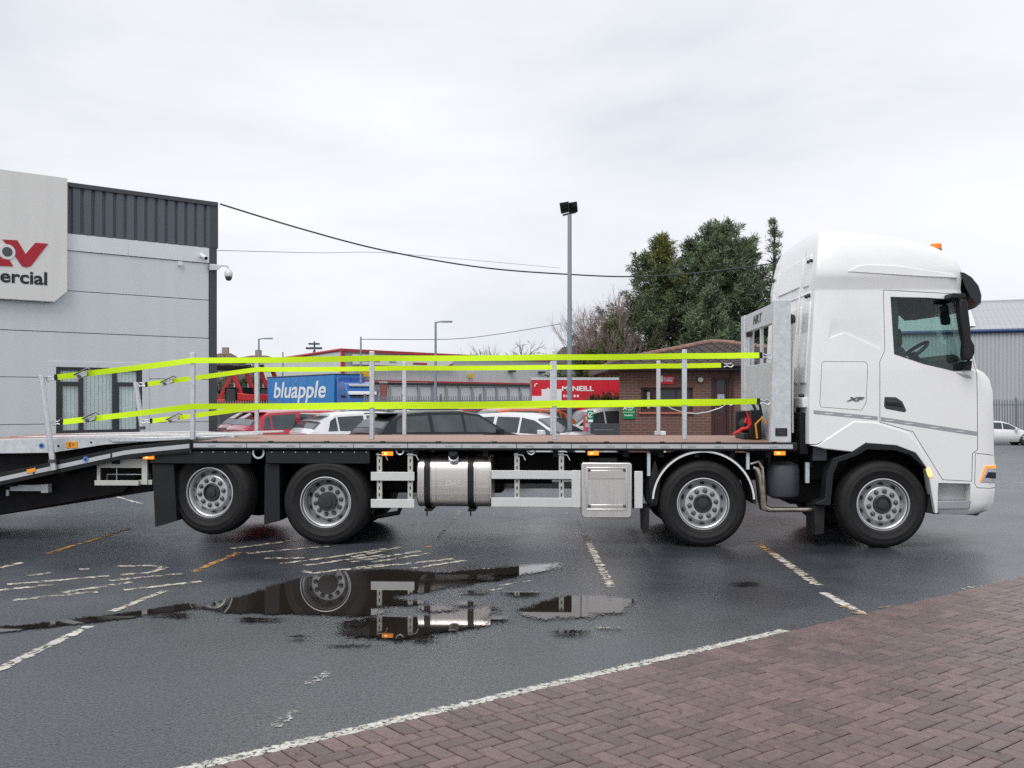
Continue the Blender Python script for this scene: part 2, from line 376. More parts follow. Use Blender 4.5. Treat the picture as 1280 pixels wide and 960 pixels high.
worn('line_faint', (0.58, 0.56, 0.50), 0.635, 22.0)
W1 = 'line_white'
stroke([(-120, 890), (0, 836), (112, 783)], 0.115, W1); stroke([(140, 765), (205, 739)], 0.11, 'line_cream'); stroke([(241, 715), (298, 691)], 0.12, 'line_amber')
stroke([(60, 692), (165, 660)], 0.11, 'line_amber'); stroke([(110, 611), (177, 630)], 0.11, W1)
stroke([(718, 645), (731, 669)], 0.10, 'line_sparse'); stroke([(731, 669), (748, 703), (765, 735)], 0.12, 'line_cream')
stroke([(942, 676), (972, 697)], 0.12, 'line_amber'); stroke([(966, 692), (1022, 732)], 0.14, 'line_cream', z=0.0055); stroke([(1029, 741), (1078, 768)], 0.12, W1); stroke([(1052, 758), (1078, 769)], 0.12, 'line_amber', z=0.007)
stroke([(577, 636), (545, 676)], 0.11, 'line_sparse'); stroke([(531, 684), (542, 684)], 0.10, 'line_amber')
stroke([(345, 909), (368, 889)], 0.11, 'line_faint'); stroke([(384, 856), (411, 840)], 0.11, 'line_faint')
stroke([(575, 657), (640, 650), (722, 640)], 0.08, 'line_sparse'); stroke([(470, 662), (600, 645)], 0.08, 'line_sparse')
stroke([(1225, 602), (1300, 604)], 0.12, W1)
LW = 0.125
for pts in ([(-40, 741), (0, 738), (66, 731)], [(9, 731), (80, 725), (137, 720)], [(15, 751), (60, 746), (122, 740)], [(78, 741), (164, 728)], [(137, 726), (228, 717)],
            [(155, 738), (252, 727)], [(147, 708), (190, 707), (206, 710), (187, 716), (150, 719)], [(36, 720), (64, 716)], [(-10, 712), (30, 703)], [(99, 712), (112, 711)]):
    stroke(pts, LW, 'line_cream', 'painted_letter_stroke')
for pts in ([(289, 686), (375, 675)], [(309, 692), (410, 683)], [(331, 698), (380, 698)], [(352, 705), (420, 696), (484, 686)], [(480, 706), (392, 717), (377, 714)], [(382, 707), (480, 694)],
            [(440, 697), (500, 684)], [(440, 703), (525, 689)], [(465, 703), (537, 692)], [(440, 712), (567, 699)], [(515, 711), (581, 701)], [(560, 716), (572, 715)], [(605, 712), (618, 711)]):
    stroke(pts, LW, 'line_cream', 'painted_letter_stroke', z=0.0045)
stroke([(640, 735), (560, 744)], 0.07, 'line_sparse'); stroke([(675, 724), (620, 733)], 0.07, 'line_sparse'); stroke([(445, 752), (520, 740)], 0.07, 'line_cream')
def edge_line(a, b, w, m, off=-0.07):
    P = [EDGE0+ED*a+EN*off, EDGE0+ED*b+EN*off]
    n = int((b-a)/0.15); V = []; E = []; Fs = []
    for i in range(n+1):
        p = P[0].lerp(P[1], i/n)
        for kx, ev in ((-0.5, 0), (-0.25, 1), (0.25, 1), (0.5, 0)): V.append(tuple(p+EN*w*kx+Vector((0, 0, 0.006)))); E.append(ev)
        if i:
            for c in range(3): q = (i-1)*4+c; Fs.append((q, q+1, q+5, q+4))
    me = bpy.data.meshes.new('painted_edge_line'); me.from_pydata(V, [], Fs); me.attributes.new('edge', 'FLOAT', 'POINT').data.foreach_set('value', E)
    link('painted_edge_line', me, m, ground)
worn('line_edge', (0.62, 0.60, 0.54), 0.565, 30.0); worn('line_amber_sparse', (0.58, 0.32, 0.10), 0.70, 6.0)
edge_line(-2.5, 4.9, 0.12, 'line_edge'); edge_line(5.2, 6.9, 0.11, 'line_amber_sparse'); edge_line(7.4, 8.4, 0.10, 'line_sparse')

def puddle_mat():
    m, n, l, p = nodes_of('puddle_water')
    t = n.new('ShaderNodeTexCoord'); s = t.outputs['Object']
    at = n.new('ShaderNodeAttribute'); at.attribute_name = 'inside'
    a = n.new('ShaderNodeTexNoise'); a.inputs['Scale'].default_value = 3.2; a.inputs['Detail'].default_value = 3; l.new(s, a.inputs['Vector'])
    b = n.new('ShaderNodeTexNoise'); b.inputs['Scale'].default_value = 42; b.inputs['Detail'].default_value = 4; l.new(s, b.inputs['Vector'])
    def madd(x, k, y=None, c=0.0):
        q = n.new('ShaderNodeMath'); q.operation = 'MULTIPLY_ADD'; l.new(x, q.inputs[0]); q.inputs[1].default_value = k
        if y is not None: l.new(y, q.inputs[2])
        else: q.inputs[2].default_value = c
        return q.outputs[0]
    x = madd(a.outputs['Fac'], 1.3, None, -0.65-0.9); x = madd(b.outputs['Fac'], 1.8, x); x = madd(at.outputs['Fac'], 1.0, x)
    mr = n.new('ShaderNodeMapRange'); mr.inputs[1].default_value = -0.05; mr.inputs[2].default_value = 0.28; l.new(x, mr.inputs[0]); l.new(mr.outputs[0], p.inputs['Alpha'])
    p.inputs['Base Color'].default_value = (0.022, 0.018, 0.015, 1); p.inputs['Roughness'].default_value = 0.015; p.inputs['Specular IOR Level'].default_value = 0.85
puddle_mat()
def puddle(poly, z=0.009, step=0.04, soft=0.20):
    P = np.array([G(*q)[:2] for q in poly]); lo, hi = P.min(0)-0.35, P.max(0)+0.35
    nx_, ny_ = int((hi[0]-lo[0])/step)+1, int((hi[1]-lo[1])/step)+1
    X, Y = np.meshgrid(lo[0]+np.arange(nx_)*step, lo[1]+np.arange(ny_)*step); Q = np.stack([X.ravel(), Y.ravel()], 1)
    d = np.full(len(Q), 9.0); ins = np.zeros(len(Q), bool)
    for i in range(len(P)):
        a, b = P[i], P[(i+1) % len(P)]; ab = b-a; tt = np.clip(((Q-a)@ab)/(ab@ab), 0, 1); d = np.minimum(d, np.linalg.norm(Q-(a+tt[:, None]*ab), axis=1))
        c = (a[1] > Q[:, 1]) != (b[1] > Q[:, 1]); xx = a[0]+(Q[:, 1]-a[1])/(b[1]-a[1]+1e-9)*ab[0]; ins ^= c & (Q[:, 0] < xx)
    sdv = np.where(ins, d, -d)/soft
    V = [(float(q[0]), float(q[1]), z) for q in Q]; Fs = []
    for j in range(ny_-1):
        for i in range(nx_-1):
            b = j*nx_+i
            if max(sdv[b], sdv[b+1], sdv[b+nx_], sdv[b+nx_+1]) > -1.2: Fs.append((b, b+1, b+nx_+1, b+nx_))
    me = bpy.data.meshes.new('puddle'); me.from_pydata(V, [], Fs); me.attributes.new('inside', 'FLOAT', 'POINT').data.foreach_set('value', np.clip(sdv, -2, 2).astype(np.float32))
    o = link('puddle', me, 'puddle_water'); tag(o, kind='structure'); return o
puddle([(235, 762), (290, 748), (360, 726), (420, 716), (480, 712), (560, 716), (640, 709), (705, 703), (692, 712), (630, 725), (560, 737), (500, 746), (474, 770), (440, 772), (400, 770), (300, 768)])
puddle([(420, 792), (470, 772), (520, 770), (570, 767), (612, 756), (624, 766), (608, 783), (560, 793), (500, 802), (440, 799)], z=0.012)
puddle([(640, 771), (655, 758), (700, 747), (750, 744), (792, 750), (784, 767), (740, 774), (680, 775)], z=0.010)
puddle([(-40, 788), (60, 779), (150, 768), (245, 753), (250, 761), (150, 775), (60, 786), (-40, 796)], z=0.011, soft=0.12)
for i_, (cx, cy, rx, ry) in enumerate([(505, 755, 30, 4), (545, 762, 26, 4), (470, 776, 26, 4), (620, 775, 22, 4), (655, 744, 24, 3), (330, 776, 30, 3), (760, 786, 20, 3), (440, 806, 26, 3), (210, 771, 30, 3), (585, 725, 22, 3), (590, 742, 18, 2.6), (583, 757, 16, 3), (445, 782, 22, 5), (532, 800, 22, 4), (712, 793, 22, 3), (930, 732, 20, 2.5), (375, 799, 18, 3), (632, 719, 18, 2.5)]):
    puddle([(cx+rx*math.cos(t*math.pi/4), cy+ry*math.sin(t*math.pi/4)) for t in range(8)], z=0.013+0.0005*i_, step=0.03, soft=0.2)

# fallen specks and leaf bits on the near ground
mat('leaf_litter', (0.045, 0.03, 0.02), 0.7, var=0.4)
lm = MB(); lr = random.Random(5)
for i in range(70):
    p = G(lr.uniform(0, 1280), 640+320*lr.random()**0.8, 0.028); a = lr.uniform(0, 6.3); q = lr.uniform(0.006, 0.018)
    ca, sa = math.cos(a)*q, math.sin(a)*q
    lm.add([(p.x-ca, p.y-sa, p.z), (p.x+sa*0.5, p.y-ca*0.5, p.z+0.004), (p.x+ca, p.y+sa, p.z+0.002), (p.x-sa*0.5, p.y+ca*0.5, p.z+0.005)], [(0, 1, 2, 3)])
tag(lm.build('leaf_litter', 'leaf_litter', ground, fix=False), kind='stuff')
# ------------------------------------------------------------------ the truck
TA = R(2.5); T0 = 11.89
def TP(px, py, v=0.0):              # photo pixel -> truck coordinates (u along, v across from the near side, z) at a known v
    k = (px-640)/F
    u = (k*(T0+v*math.cos(TA)) - v*math.sin(TA))/(math.cos(TA)+k*math.sin(TA))
    Y = T0 - u*math.sin(TA) + v*math.cos(TA)
    return (u, CAMH+(HOR-py)/F*Y)
def TU(px, v=0.0): return TP(px, 500, v)[0]
truck = thing('flatbed_truck', 'white cab four axle beavertail flatbed truck parked across the wet yard', 'truck', (0, T0, 0), -TA)
def PX(pts, v=0.0): return [TP(x, y, v) for x, y in pts]

DZ = 1.245                          # deck height
UB, UF = TU(240), TU(991)           # bend to the beavertail, front end of the deck
VW = 2.5
UT = UB-5.4                         # tail end
def tail_z(u): d = max(0, UB-u); return DZ - 0.10*min(d, 0.8) - 0.212*max(0, d-0.8)

# --- chassis
ch = MB()
u_a, u_b = TU(118), TU(1090)
for v in (0.80, 1.62): ch.box(UB-0.4, u_b, v, v+0.08, 0.74, 1.04)
for u in np.linspace(UB, u_b-0.3, 9): ch.box(u-0.05, u+0.05, 0.86, 1.64, 0.80, 0.98)
ch.build('chassis_frame', 'chassis_black', truck, 0.008)
b = MB()
for u in np.arange(UB+0.2, UF-0.1, 0.42): b.box(u-0.03, u+0.03, 0.05, 2.45, 1.07, 1.205)
b.build('deck_bearers', 'chassis_black', truck)
MB().box(TU(1000), TU(1165), 0.66, 1.84, 0.45, 1.3).build('engine_block', 'chassis_black', truck, 0.05)
MB().box(TU(445), TU(625), 0.9, 1.6, 0.55, 0.72).build('gearbox_shaft', 'chassis_black', truck, 0.05)
MB().cyl((TU(615, 1.2), 1.2, 0.78), (TU(690, 1.2), 1.2, 0.78), 0.13, n=20).cyl((TU(690, 1.2), 1.2, 0.78), (TU(725, 1.2), 1.2, 0.78), 0.075, n=16).build('prop_shaft', 'black_plastic', truck)
# tail framework under the beavertail
tb = MB()
for v in (0.45, 1.97):
    tb.prism([(UB-0.3, 1.0), (UB-0.3, 0.66), (UT+0.4, tail_z(UT+0.4)-0.36), (UT, tail_z(UT)-0.12), (UB, DZ-0.1)], v, v+0.09)
for u in np.linspace(UT+0.4, UB-0.3, 8): tb.box(u-0.04, u+0.04, 0.05, 2.45, tail_z(u)-0.16, tail_z(u)-0.08)
tb.build('tail_framework', 'chassis_black', truck)
MB().prism([(UT+0.5, tail_z(UT+0.5)-0.12), (UB-0.6, tail_z(UB-0.6)-0.13), (UB-1.0, 0.60), (UT+1.0, tail_z(UT+1.0)-0.42)], 0.35, 0.5).build('tail_side_plate', 'chassis_black', truck)

# --- deck boards
nb = 6; us = np.linspace(UB+0.004, UF, nb+1)
for i in range(nb): MB().box(us[i]+0.002, us[i+1]-0.002, 0.03, VW-0.03, 1.206, DZ).build('deck_board', 'deck_ply', truck, 0.003)
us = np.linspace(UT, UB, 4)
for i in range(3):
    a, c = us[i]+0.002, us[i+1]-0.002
    MB().prism([(a, tail_z(a)-0.035), (c, tail_z(c)-0.035), (c, tail_z(c)), (a, tail_z(a))], 0.03, VW-0.03).build('tail_board', 'chassis_black', truck)  # black for dark mesh and for the ramp's shade painted into the boards
# --- side rail: black extrusion with a silver reflective insert
for v0, sgn in ((0.0, 1), (VW, -1)):
    prof = [(0, 1.245), (0.028*sgn, 1.25), (0.028*sgn, 1.145), (0.0, 1.145), (-0.012*sgn, 1.16), (-0.012*sgn, 1.235)]
    r_ = MB().prism([(v0+p[0], p[1]) for p in prof], UB+0.004, UF+0.05, 'x')
    rail = r_.build('side_rail', 'black_plastic', truck, 0.003)
    bend = UB-1.15
    def zz(u): return tail_z(u)
    r2 = MB()
    for a, c in ((UT, UB-0.002),):
        A, B = [], []
        n = 14; up = [(u, zz(u)) for u in np.linspace(a, c, n)]
        poly = [(u, z+0.025) for u, z in up] + [(u, z-0.125) for u, z in reversed(up)]
        r2.prism(poly, v0-0.012*sgn, v0+0.028*sgn)
    r2.build('tail_rail', 'black_plastic', truck, 0.003)
    fv0, fv1 = v0-0.016*sgn, v0-0.010*sgn
    st = np.linspace(UB+0.02, UF, 12)
    for i in range(11):
        t_ = MB().box(st[i]+0.004, st[i+1]-0.004, fv0, fv1, 1.176, 1.226).build('reflective_strip', 'reflective', rail)
    for i in range(23):
        u = UB+0.25+i*0.32
        if u < UF-0.05: MB().box(u-0.05, u+0.05, fv0-0.003*sgn, fv0+0.001*sgn, 1.190, 1.206).build('strip_marker', 'stripe_silver', rail)
    st = [UT+0.1, UB-1.95, UB-0.99, UB-0.015]
    for i in range(3):
        a, c = st[i]+0.012, st[i+1]-0.012
        uu = np.linspace(a, c, 8); MB().prism([(u, tail_z(u)-0.074) for u in uu]+[(u, tail_z(u)-0.022) for u in uu[::-1]], fv0, fv1).build('reflective_strip', 'reflective', truck)
    for i in range(4 if sgn > 0 else 0):
        pass
for px, py in ((40, 588),):
    u, z = TP(px, py); 
    MB().prism([(u-0.055, z-0.035), (u+0.055, z-0.012), (u+0.055, z+0.035), (u-0.055, z+0.012)], -0.024, -0.017).build('side_reflector', 'orange_label', truck)
for px, py in ((108, 574),):
    u, z = TP(px, py); MB().lathe([(0.0, -0.004), (0.018, -0.004), (0.034, -0.004), (0.034, 0.0)], (u, -0.018, z), 16).build('ring_marker', 'blue_ring', truck)
    MB().lathe([(0.0, -0.006), (0.016, -0.006), (0.016, 0.0)], (u, -0.018, z), 12).build('bolt_head', 'print_black', truck)

# --- folded galvanised loading ramp on the tail
def ramp(v0, v1):
    P = [TP(x, y, 0.12) for x, y in ((-60, 551), (0, 549), (150, 546), (200, 547.5), (292, 545), (292, 547.5), (180, 552.5), (130, 556), (66, 566), (0, 567), (-60, 567.5))]
    o = MB().prism(P, v0, v0+0.05).build('loading_ramp', 'galvanised', truck, 0.004)
    MB().prism(P, v1-0.05, v1).build('ramp_side', 'galvanised', o, 0.004)
    u0, u1 = TU(-60, 0.12), TU(196, 0.12)
    for i, u in enumerate(np.arange(u0+0.05, u1-0.05, 0.22)):
        MB().box(u, u+0.212, v0+0.03, v1-0.03, 1.238, 1.258).build('ramp_plank', 'deck_ply', o, 0.003)
    MB().prism([TP(x, y, 0.12) for x, y in ((138, 545.5), (185, 546.5), (290, 544.6), (240, 549), (185, 552), (142, 552.5), (136, 549))], v0-0.02, v0-0.001).build('ramp_lip', 'galvanised_bright', o, 0.005)
    return o
rp_ = ramp(0.12, 1.15); ramp(1.30, 2.38)
for (px, py, m) in ((52, 557, 'blue_ring'),):
    u, z = TP(px, py, 0.12); MB().lathe([(0.0, -0.004), (0.034, -0.004), (0.034, 0.0)], (u, 0.119, z), 16).build('ring_marker', m, rp_); MB().lathe([(0.0, -0.008), (0.018, -0.008), (0.018, 0.0)], (u, 0.119, z), 12).build('bolt_head', 'print_black', rp_)
for px, py in ((114, 553), (73, 557.5)):
    u, z = TP(px, py, 0.12); MB().lathe([(0.0, -0.003), (0.014, -0.003), (0.014, 0.0)], (u, 0.119, z), 12).build('bolt_hole', 'print_black', rp_)
a, c = TP(83, 552, 0.12), TP(97, 560, 0.12)
MB().box(a[0], c[0], 0.112, 0.1185, c[1], a[1]).build('warning_label', 'orange_label', rp_)
text('label_print', 'E>', 0.07, 'print_black', rp_, ((a[0]+c[0])/2, 0.1105, (a[1]+c[1])/2), ext=0.001)
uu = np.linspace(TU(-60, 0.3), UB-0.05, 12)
MB().prism([(u, tail_z(u)-0.01) for u in uu]+[TP(x, y, 0.3) for x, y in ((236, 549.5), (180, 551), (130, 555), (66, 564), (-60, 566))], 0.30, 2.2).build('ramp_shade_fill', 'chassis_black', truck)  # solid black fill added for the ramp's dark underside and the shade below it
# hydraulic ram and light bracket below the tail
MB().tube([(*TP(-30, 597, 0.5)[:1], 0.5, TP(-30, 597, 0.5)[1]), (TP(40, 572, 0.5)[0], 0.5, TP(40, 572, 0.5)[1])], 0.035).build('hydraulic_ram', 'galvanised', truck)
a, c = TP(12, 606, 0.2), TP(52, 614, 0.2)
MB().box(a[0], c[0], 0.2, 0.23, c[1], a[1]).cyl((a[0]-0.03, 0.21, c[1]-0.06), (a[0]-0.03, 0.21, c[1]+0.02), 0.02).box(c[0], c[0]+0.09, 0.18, 0.28, c[1]-0.02, a[1]+0.01).build('plate_light_bracket', 'galvanised', truck, 0.004)
# tail light frame
bf = MB()
def pbox(mb, x0, y0, x1, y1, v0, v1):
    a, c = TP(x0, y0, v0), TP(x1, y1, v0); mb.box(a[0], c[0], v0, v1, c[1], a[1])
pbox(bf, 122, 573, 181, 585, 0.10, 0.13); pbox(bf, 121, 580, 125, 606, 0.10, 0.13); pbox(bf, 177, 574, 184, 606, 0.08, 0.13); pbox(bf, 118, 600.5, 173, 607, 0.05, 0.09); pbox(bf, 173, 600, 190, 606, 0.10, 0.14)
fr_ = bf.build('tool_bracket', 'guard_post', truck, 0.003)
bt = MB().tube([(TP(x, y, 0.2)[0], 0.2, TP(x, y, 0.2)[1]) for x, y in ((134, 602), (134, 593), (188, 593), (188, 604))], 0.008)
bt.tube([(TP(x, y, 0.2)[0], 0.2, TP(x, y, 0.2)[1]) for x, y in ((146, 585), (146, 602))], 0.008).build('bracket_rod', 'galvanised_bright', fr_)

# --- skirts, mudguards and flaps by the rear axles
def skirt(x0, x1, rail_bits=True):
    a, c = TP(x0, 563.5, 0.02), TP(x1, 579.5, 0.02)
    o = MB().box(a[0], c[0], 0.02, 0.045, c[1], a[1]).build('mudguard_skirt', 'black_plastic', truck, 0.004)
    MB().box(a[0], c[0], 0.046, 0.62, c[1]+0.06, c[1]+0.09).build('mudguard_top', 'chassis_black', o)
    n = int((x1-x0)/14); bm = MB()
    for i in range(n):
        u, z = TP(x0+8+i*(x1-x0-12)/max(1, n-1), 565.2, 0.02); bm.cyl((u, 0.012, z), (u, 0.022, z), 0.007, n=8)
    bm.build('rivets', 'galvanised_bright', o)
skirt(187, 314); skirt(332, 462)
def flap(pts, v0, v1, name='mud_flap'): MB().prism(PX(pts, v0), v0, v1).build(name, 'black_plastic', truck, 0.004)
for x0_, x1_ in ((190, 221), (331, 350), (805, 812)):
    a_, c_ = TP(x0_, 580, 0.06), TP(x1_, 656, 0.06); MB().box(a_[0], c_[0], VW-0.62, VW-0.06, c_[1], a_[1]).build('mud_flap', 'black_plastic', truck, 0.004)
MB().box(TU(187), TU(462), VW-0.045, VW-0.02, TP(300, 600)[1], TP(300, 563)[1]).build('mudguard_skirt', 'black_plastic', truck, 0.004)
MB().box(TU(245), TU(440), 1.05, 1.45, 0.30, 0.98).build('suspension_unit', 'chassis_black', truck, 0.04)
flap([(190, 580), (217, 580), (221, 651), (194, 659)], 0.06, 0.62); flap([(331, 580), (349, 580), (350, 651), (330, 656)], 0.08, 0.62)
MB().lathe([(0.055, 0.0), (0.075, 0.0), (0.075, 0.02), (0.055, 0.02)], (TU(322), 0.03, TP(322, 566)[1]), 24, closed=True).build('lashing_ring', 'galvanised', truck)
for x in (500, 664):
    u, z = TP(x, 563, 0.03); MB().tube([(u+0.045*math.cos(t), 0.03, z+0.05*math.sin(t)) for t in np.linspace(math.pi, 2*math.pi, 11)], 0.010).build('lashing_ring', 'galvanised_bright', truck)

# --- wheels
RT = 0.518
def make_wheel(dish, far=False, super_single=False):
    t = MB()
    prof = [(0.286, 0.035), (0.292, 0.012), (0.315, 0.0), (0.335, -0.006), (0.34, -0.010), (0.355, -0.010), (0.36, -0.013), (0.395, -0.016), (0.40, -0.020), (0.42, -0.020), (0.425, -0.017), (0.445, -0.018), (0.45, -0.014), (0.455, -0.016), (0.47, -0.008), (0.497, 0.008), (0.512, 0.035)]
    wd = 0.30; gr = [0.075, 0.125, 0.175, 0.225]
    for g in gr: prof += [(RT, g-0.012), (RT-0.012, g-0.008), (RT-0.012, g+0.004), (RT, g+0.008)]
    prof += [(0.512, wd-0.035), (0.497, wd-0.008), (0.44, wd+0.018), (0.36, wd+0.014), (0.286, wd-0.03)]
    t.lathe(prof, n=72)
    o = link('wheel', t.mesh('wheel', 38), 'rubber')
    r_ = MB()
    d = dish
    r_.lathe([(0.286, 0.035), (0.312, 0.004), (0.310, -0.004), (0.300, -0.006), (0.296, 0.004), (0.292, 0.024), (0.276, 0.034), (0.268, 0.05), (0.262, d+0.06), (0.245, d+0.075), (0.225, d+0.045), (0.208, d+0.004), (0.200, d), (0.112, d), (0.108, d+0.03), (0.0, d+0.03)], n=72)
    link('rim', r_.mesh('rim', 26), 'rim_paint', o)
    for i in range(10 if not far else 0):
        a = 2*math.pi*(i+0.5)/10; n_ = Vector((math.cos(a), 0, math.sin(a)))
        c = n_*0.236+Vector((0, d+0.056, 0)); ax = Vector((n_.x*0.55, -0.83, n_.z*0.55))
        tdir = Vector((-n_.z, 0, n_.x)); sdir = ax.cross(tdir).normalized()
        h = MB().add([c+ax*0.012+tdir*0.030*math.cos(k*math.pi/6)+sdir*0.016*math.sin(k*math.pi/6) for k in range(12)], [tuple(range(12))])
        link('hand_hole', h.mesh('hand_hole'), 'rim_dark', o)
    hb = MB().lathe([(0.110, d+0.02), (0.108, d-0.015), (0.100, d-0.022), (0.090, d-0.022), (0.084, d+0.0), (0.060, d-0.002), (0.056, d-0.018), (0.03, d-0.022), (0.0, d-0.022)] if dish < 0.1 else
                    [(0.118, d+0.02), (0.116, d-0.075), (0.106, d-0.085), (0.07, d-0.088), (0.066, d-0.10), (0.0, d-0.102)], n=40)
    hub = link('hub', hb.mesh('hub', 30), 'hub_grey', o)
    if not far:
        for i in range(10):
            a = 2*math.pi*i/10+0.15; c = (0.158*math.cos(a), d, 0.158*math.sin(a))
            nm = MB().lathe([(0.030, 0.002), (0.030, -0.004), (0.022, -0.006), (0.021, -0.026), (0.014, -0.030), (0.0, -0.030)], c, 12)
            link('wheel_nut', nm.mesh('wheel_nut', 30), 'nut_grey', o)
    return o
axles = [(1104, 634.5, 0.035, 0.0, 0.05), (879, 633, 0.035, 0.0, 0.05), (407, 631, 0.15, 0.0, 0.03), (262, 616, 0.055, 9.0, 0.10)]
for px, py, dish, steer, v in axles:
    u, z = TP(px, py, v); z = max(z, 0.0)
    z = RT-0.004 if py > 620 else RT+0.10
    wv = make_wheel(dish); wv.parent = truck; wv.location = (u, v, z); wv.rotation_euler = (0, random.uniform(0, 1), -R(steer)) if False else (0, 0, -R(steer))
    wf = make_wheel(dish, True); wf.parent = truck; wf.location = (u, VW-v, z); wf.rotation_euler = (0, 0, math.pi-R(steer))
    ax_ = MB().cyl((u, 0.30, z), (u, VW-0.30, z), 0.075, n=16)
    if py > 620: ax_.lathe([(0.0, -0.16), (0.12, -0.14), (0.2, 0), (0.12, 0.14), (0, 0.16)], (u, 1.25, z), 20)
    ax_.build('axle', 'chassis_black', truck)
    if 300 < px < 500:
        for vv, rz in ((v+0.34, 0), (VW-v-0.34, math.pi)):
            t = MB().lathe([(0.29, 0.03), (0.31, 0.0), (0.45, -0.015), (0.505, 0.03), (0.515, 0.06), (0.515, 0.24), (0.49, 0.29), (0.3, 0.29)], n=48)
            t.build('inner_tyre', 'rubber', truck, loc=(u, vv, z), rot=(0, 0, rz))
# leaf spring / lever near third axle
MB().tube([(TP(x, y, 0.5)[0], 0.5, TP(x, y, 0.5)[1]) for x, y in ((445, 648), (475, 645), (498, 641), (502, 630))], 0.03).build('suspension_arm', 'chassis_black', truck)
# second axle arch with white edge
cx, cz = TP(879, 627, 0.03)
def arc(r, a0, a1, n): return [(cx+r*math.cos(t), cz+r*math.sin(t)) for t in np.linspace(a0, a1, n)]
ar0, ar1 = R(-2), R(182)
fa = MB(); fa.prism(arc(0.62, ar0, ar1, 33)+arc(0.585, ar1, ar0, 33), 0.02, 0.62)
fo = fa.build('wheel_arch', 'black_plastic', truck)
fa = MB(); fa.prism(arc(0.607, R(3), R(177), 33)+arc(0.585, R(177), R(3), 33), 0.008, 0.0195)
fa.build('arch_trim', 'white_plastic', fo)
MB().prism(PX([(811, 600), (819, 575), (826, 600), (822, 632), (813, 634)], 0.06), 0.06, 0.6).build('arch_tail', 'rubber', truck, 0.01)
MB().prism(PX([(804, 636), (812, 634), (811, 664), (805, 667)], 0.1), 0.1, 0.6).build('mud_flap', 'rubber', truck, 0.004)
for x in (811, 935):
    a = TP(x-2, 566, 0.05); c = TP(x+2, 595 if x < 900 else 587, 0.05); MB().box(a[0], c[0], 0.05, 0.09, c[1], a[1]).build('arch_bracket', 'galvanised', truck, 0.003)

# --- side guards
def guard(rails, posts, ends=()):
    first = None
    for x0, y0, x1, y1 in rails:
        m_ = MB(); pbox(m_, x0, y0, x1, y1, 0.03, 0.055); o = m_.build('side_guard' if first is None else 'guard_rail', 'alu_guard', truck if first is None else first, 0.004)
        first = first or o
    for x0, y0, x1, y1 in ends:
        m_ = MB(); pbox(m_, x0, y0, x1, y1, 0.028, 0.057); m_.build('guard_end', 'alu_guard', first, 0.006)
    for x0, y0, x1, y1 in posts:
        m_ = MB(); pbox(m_, x0, y0, x1, y1, 0.06, 0.10); po = m_.build('guard_post', 'guard_post', first, 0.003)
        sl = MB()
        for yy in np.arange(y0+8, y1-3, 8.5):
            a = TP((x0+x1)/2-0.8, yy, 0.06); c = TP((x0+x1)/2+0.8, yy+4, 0.06); sl.box(a[0], c[0], 0.0575, 0.0605, c[1], a[1])
        o = sl.build('post_slots', 'print_black', first)
        a = TP(x1+1, 570, 0.06); MB().tube([(a[0]-0.08, 0.055, a[1]+0.02), (a[0]+0.03, 0.055, a[1]+0.01), (a[0]+0.06, 0.055, a[1]-0.05)], 0.008).build('post_pin', 'galvanised_bright', first)
guard([(463.5, 590, 518, 601), (463.5, 624, 518, 635)], [(471, 566, 477.5, 625), (509.5, 566, 516, 625)])
guard([(614, 588, 716, 599), (614, 622, 716, 634)], [(643, 566, 649.5, 623), (698.5, 566, 705, 623)], [(714.5, 588, 726, 634.5)])
g2 = MB(); pbox(g2, 793, 589, 803.5, 635.5, 0.03, 0.06); g2.build('side_guard', 'alu_guard', truck, 0.006)
# far side guards so the view under the deck is closed as it should be
for x0, x1 in ((455, 800),):
    for y0, y1 in ((588, 599), (622, 634)):
        a, c = TP(x0, y0, 0.0), TP(x1, y1, 0.0); MB().box(a[0], c[0], VW-0.055, VW-0.03, c[1], a[1]).build('far_guard_rail', 'alu_guard', truck, 0.004)
MB().box(TU(520), TU(640), VW-0.7, VW-0.08, 0.62, 1.08).build('battery_box', 'chassis_black', truck, 0.03)
# --- fuel tank
a, c = TP(521, 571, 0.04), TP(614.5, 635, 0.04)
zc, hh = (a[1]+c[1])/2, (a[1]-c[1])/2
def rrect(y0, y1, z0, z1, r, n=8):
    P = []
    for (yy, zz_, s) in ((y1-r, z1-r, 0), (y0+r, z1-r, 1), (y0+r, z0+r, 2), (y1-r, z0+r, 3)):
        P += [(yy+r*math.cos(s*math.pi/2+t), zz_+r*math.sin(s*math.pi/2+t)) for t in np.linspace(0, math.pi/2, n)]
    return P
tank = MB().prism(rrect(0.04, 0.70, c[1], a[1], 0.17), a[0], c[0], 'x').build('fuel_tank', 'stainless', truck, 0.018, ang=40)
for x in (530, 584.5):
    u0 = TU(x, 0.04); s_ = MB(); oo = rrect(0.026, 0.714, c[1]-0.014, a[1]+0.014, 0.184); s_.prism(oo, u0, u0+0.072, 'x')
    so = s_.build('tank_strap', 'black_plastic', tank, 0.003, ang=40)
    MB().box(u0+0.0, u0+0.09, 0.06, 0.5, c[1]-0.045, c[1]-0.016).cyl((u0+0.036, 0.05, c[1]-0.10), (u0+0.036, 0.05, c[1]-0.02), 0.009).build('strap_bracket', 'chassis_black', tank, 0.008)
for x in (524.5, 538, 544.5, 594, 610): MB().prism(rrect(0.034, 0.706, c[1]-0.006, a[1]+0.006, 0.176), TU(x, 0.04), TU(x, 0.04)+0.012, 'x').build('tank_rib', 'stainless', tank, 0.003, ang=40)
u, z = TP(567, 573, 0.05); MB().cyl((u, 0.09, z-0.02), (u, 0.03, z+0.02), 0.062, n=24).build('filler_neck', 'galvanised_bright', tank, 0.006)
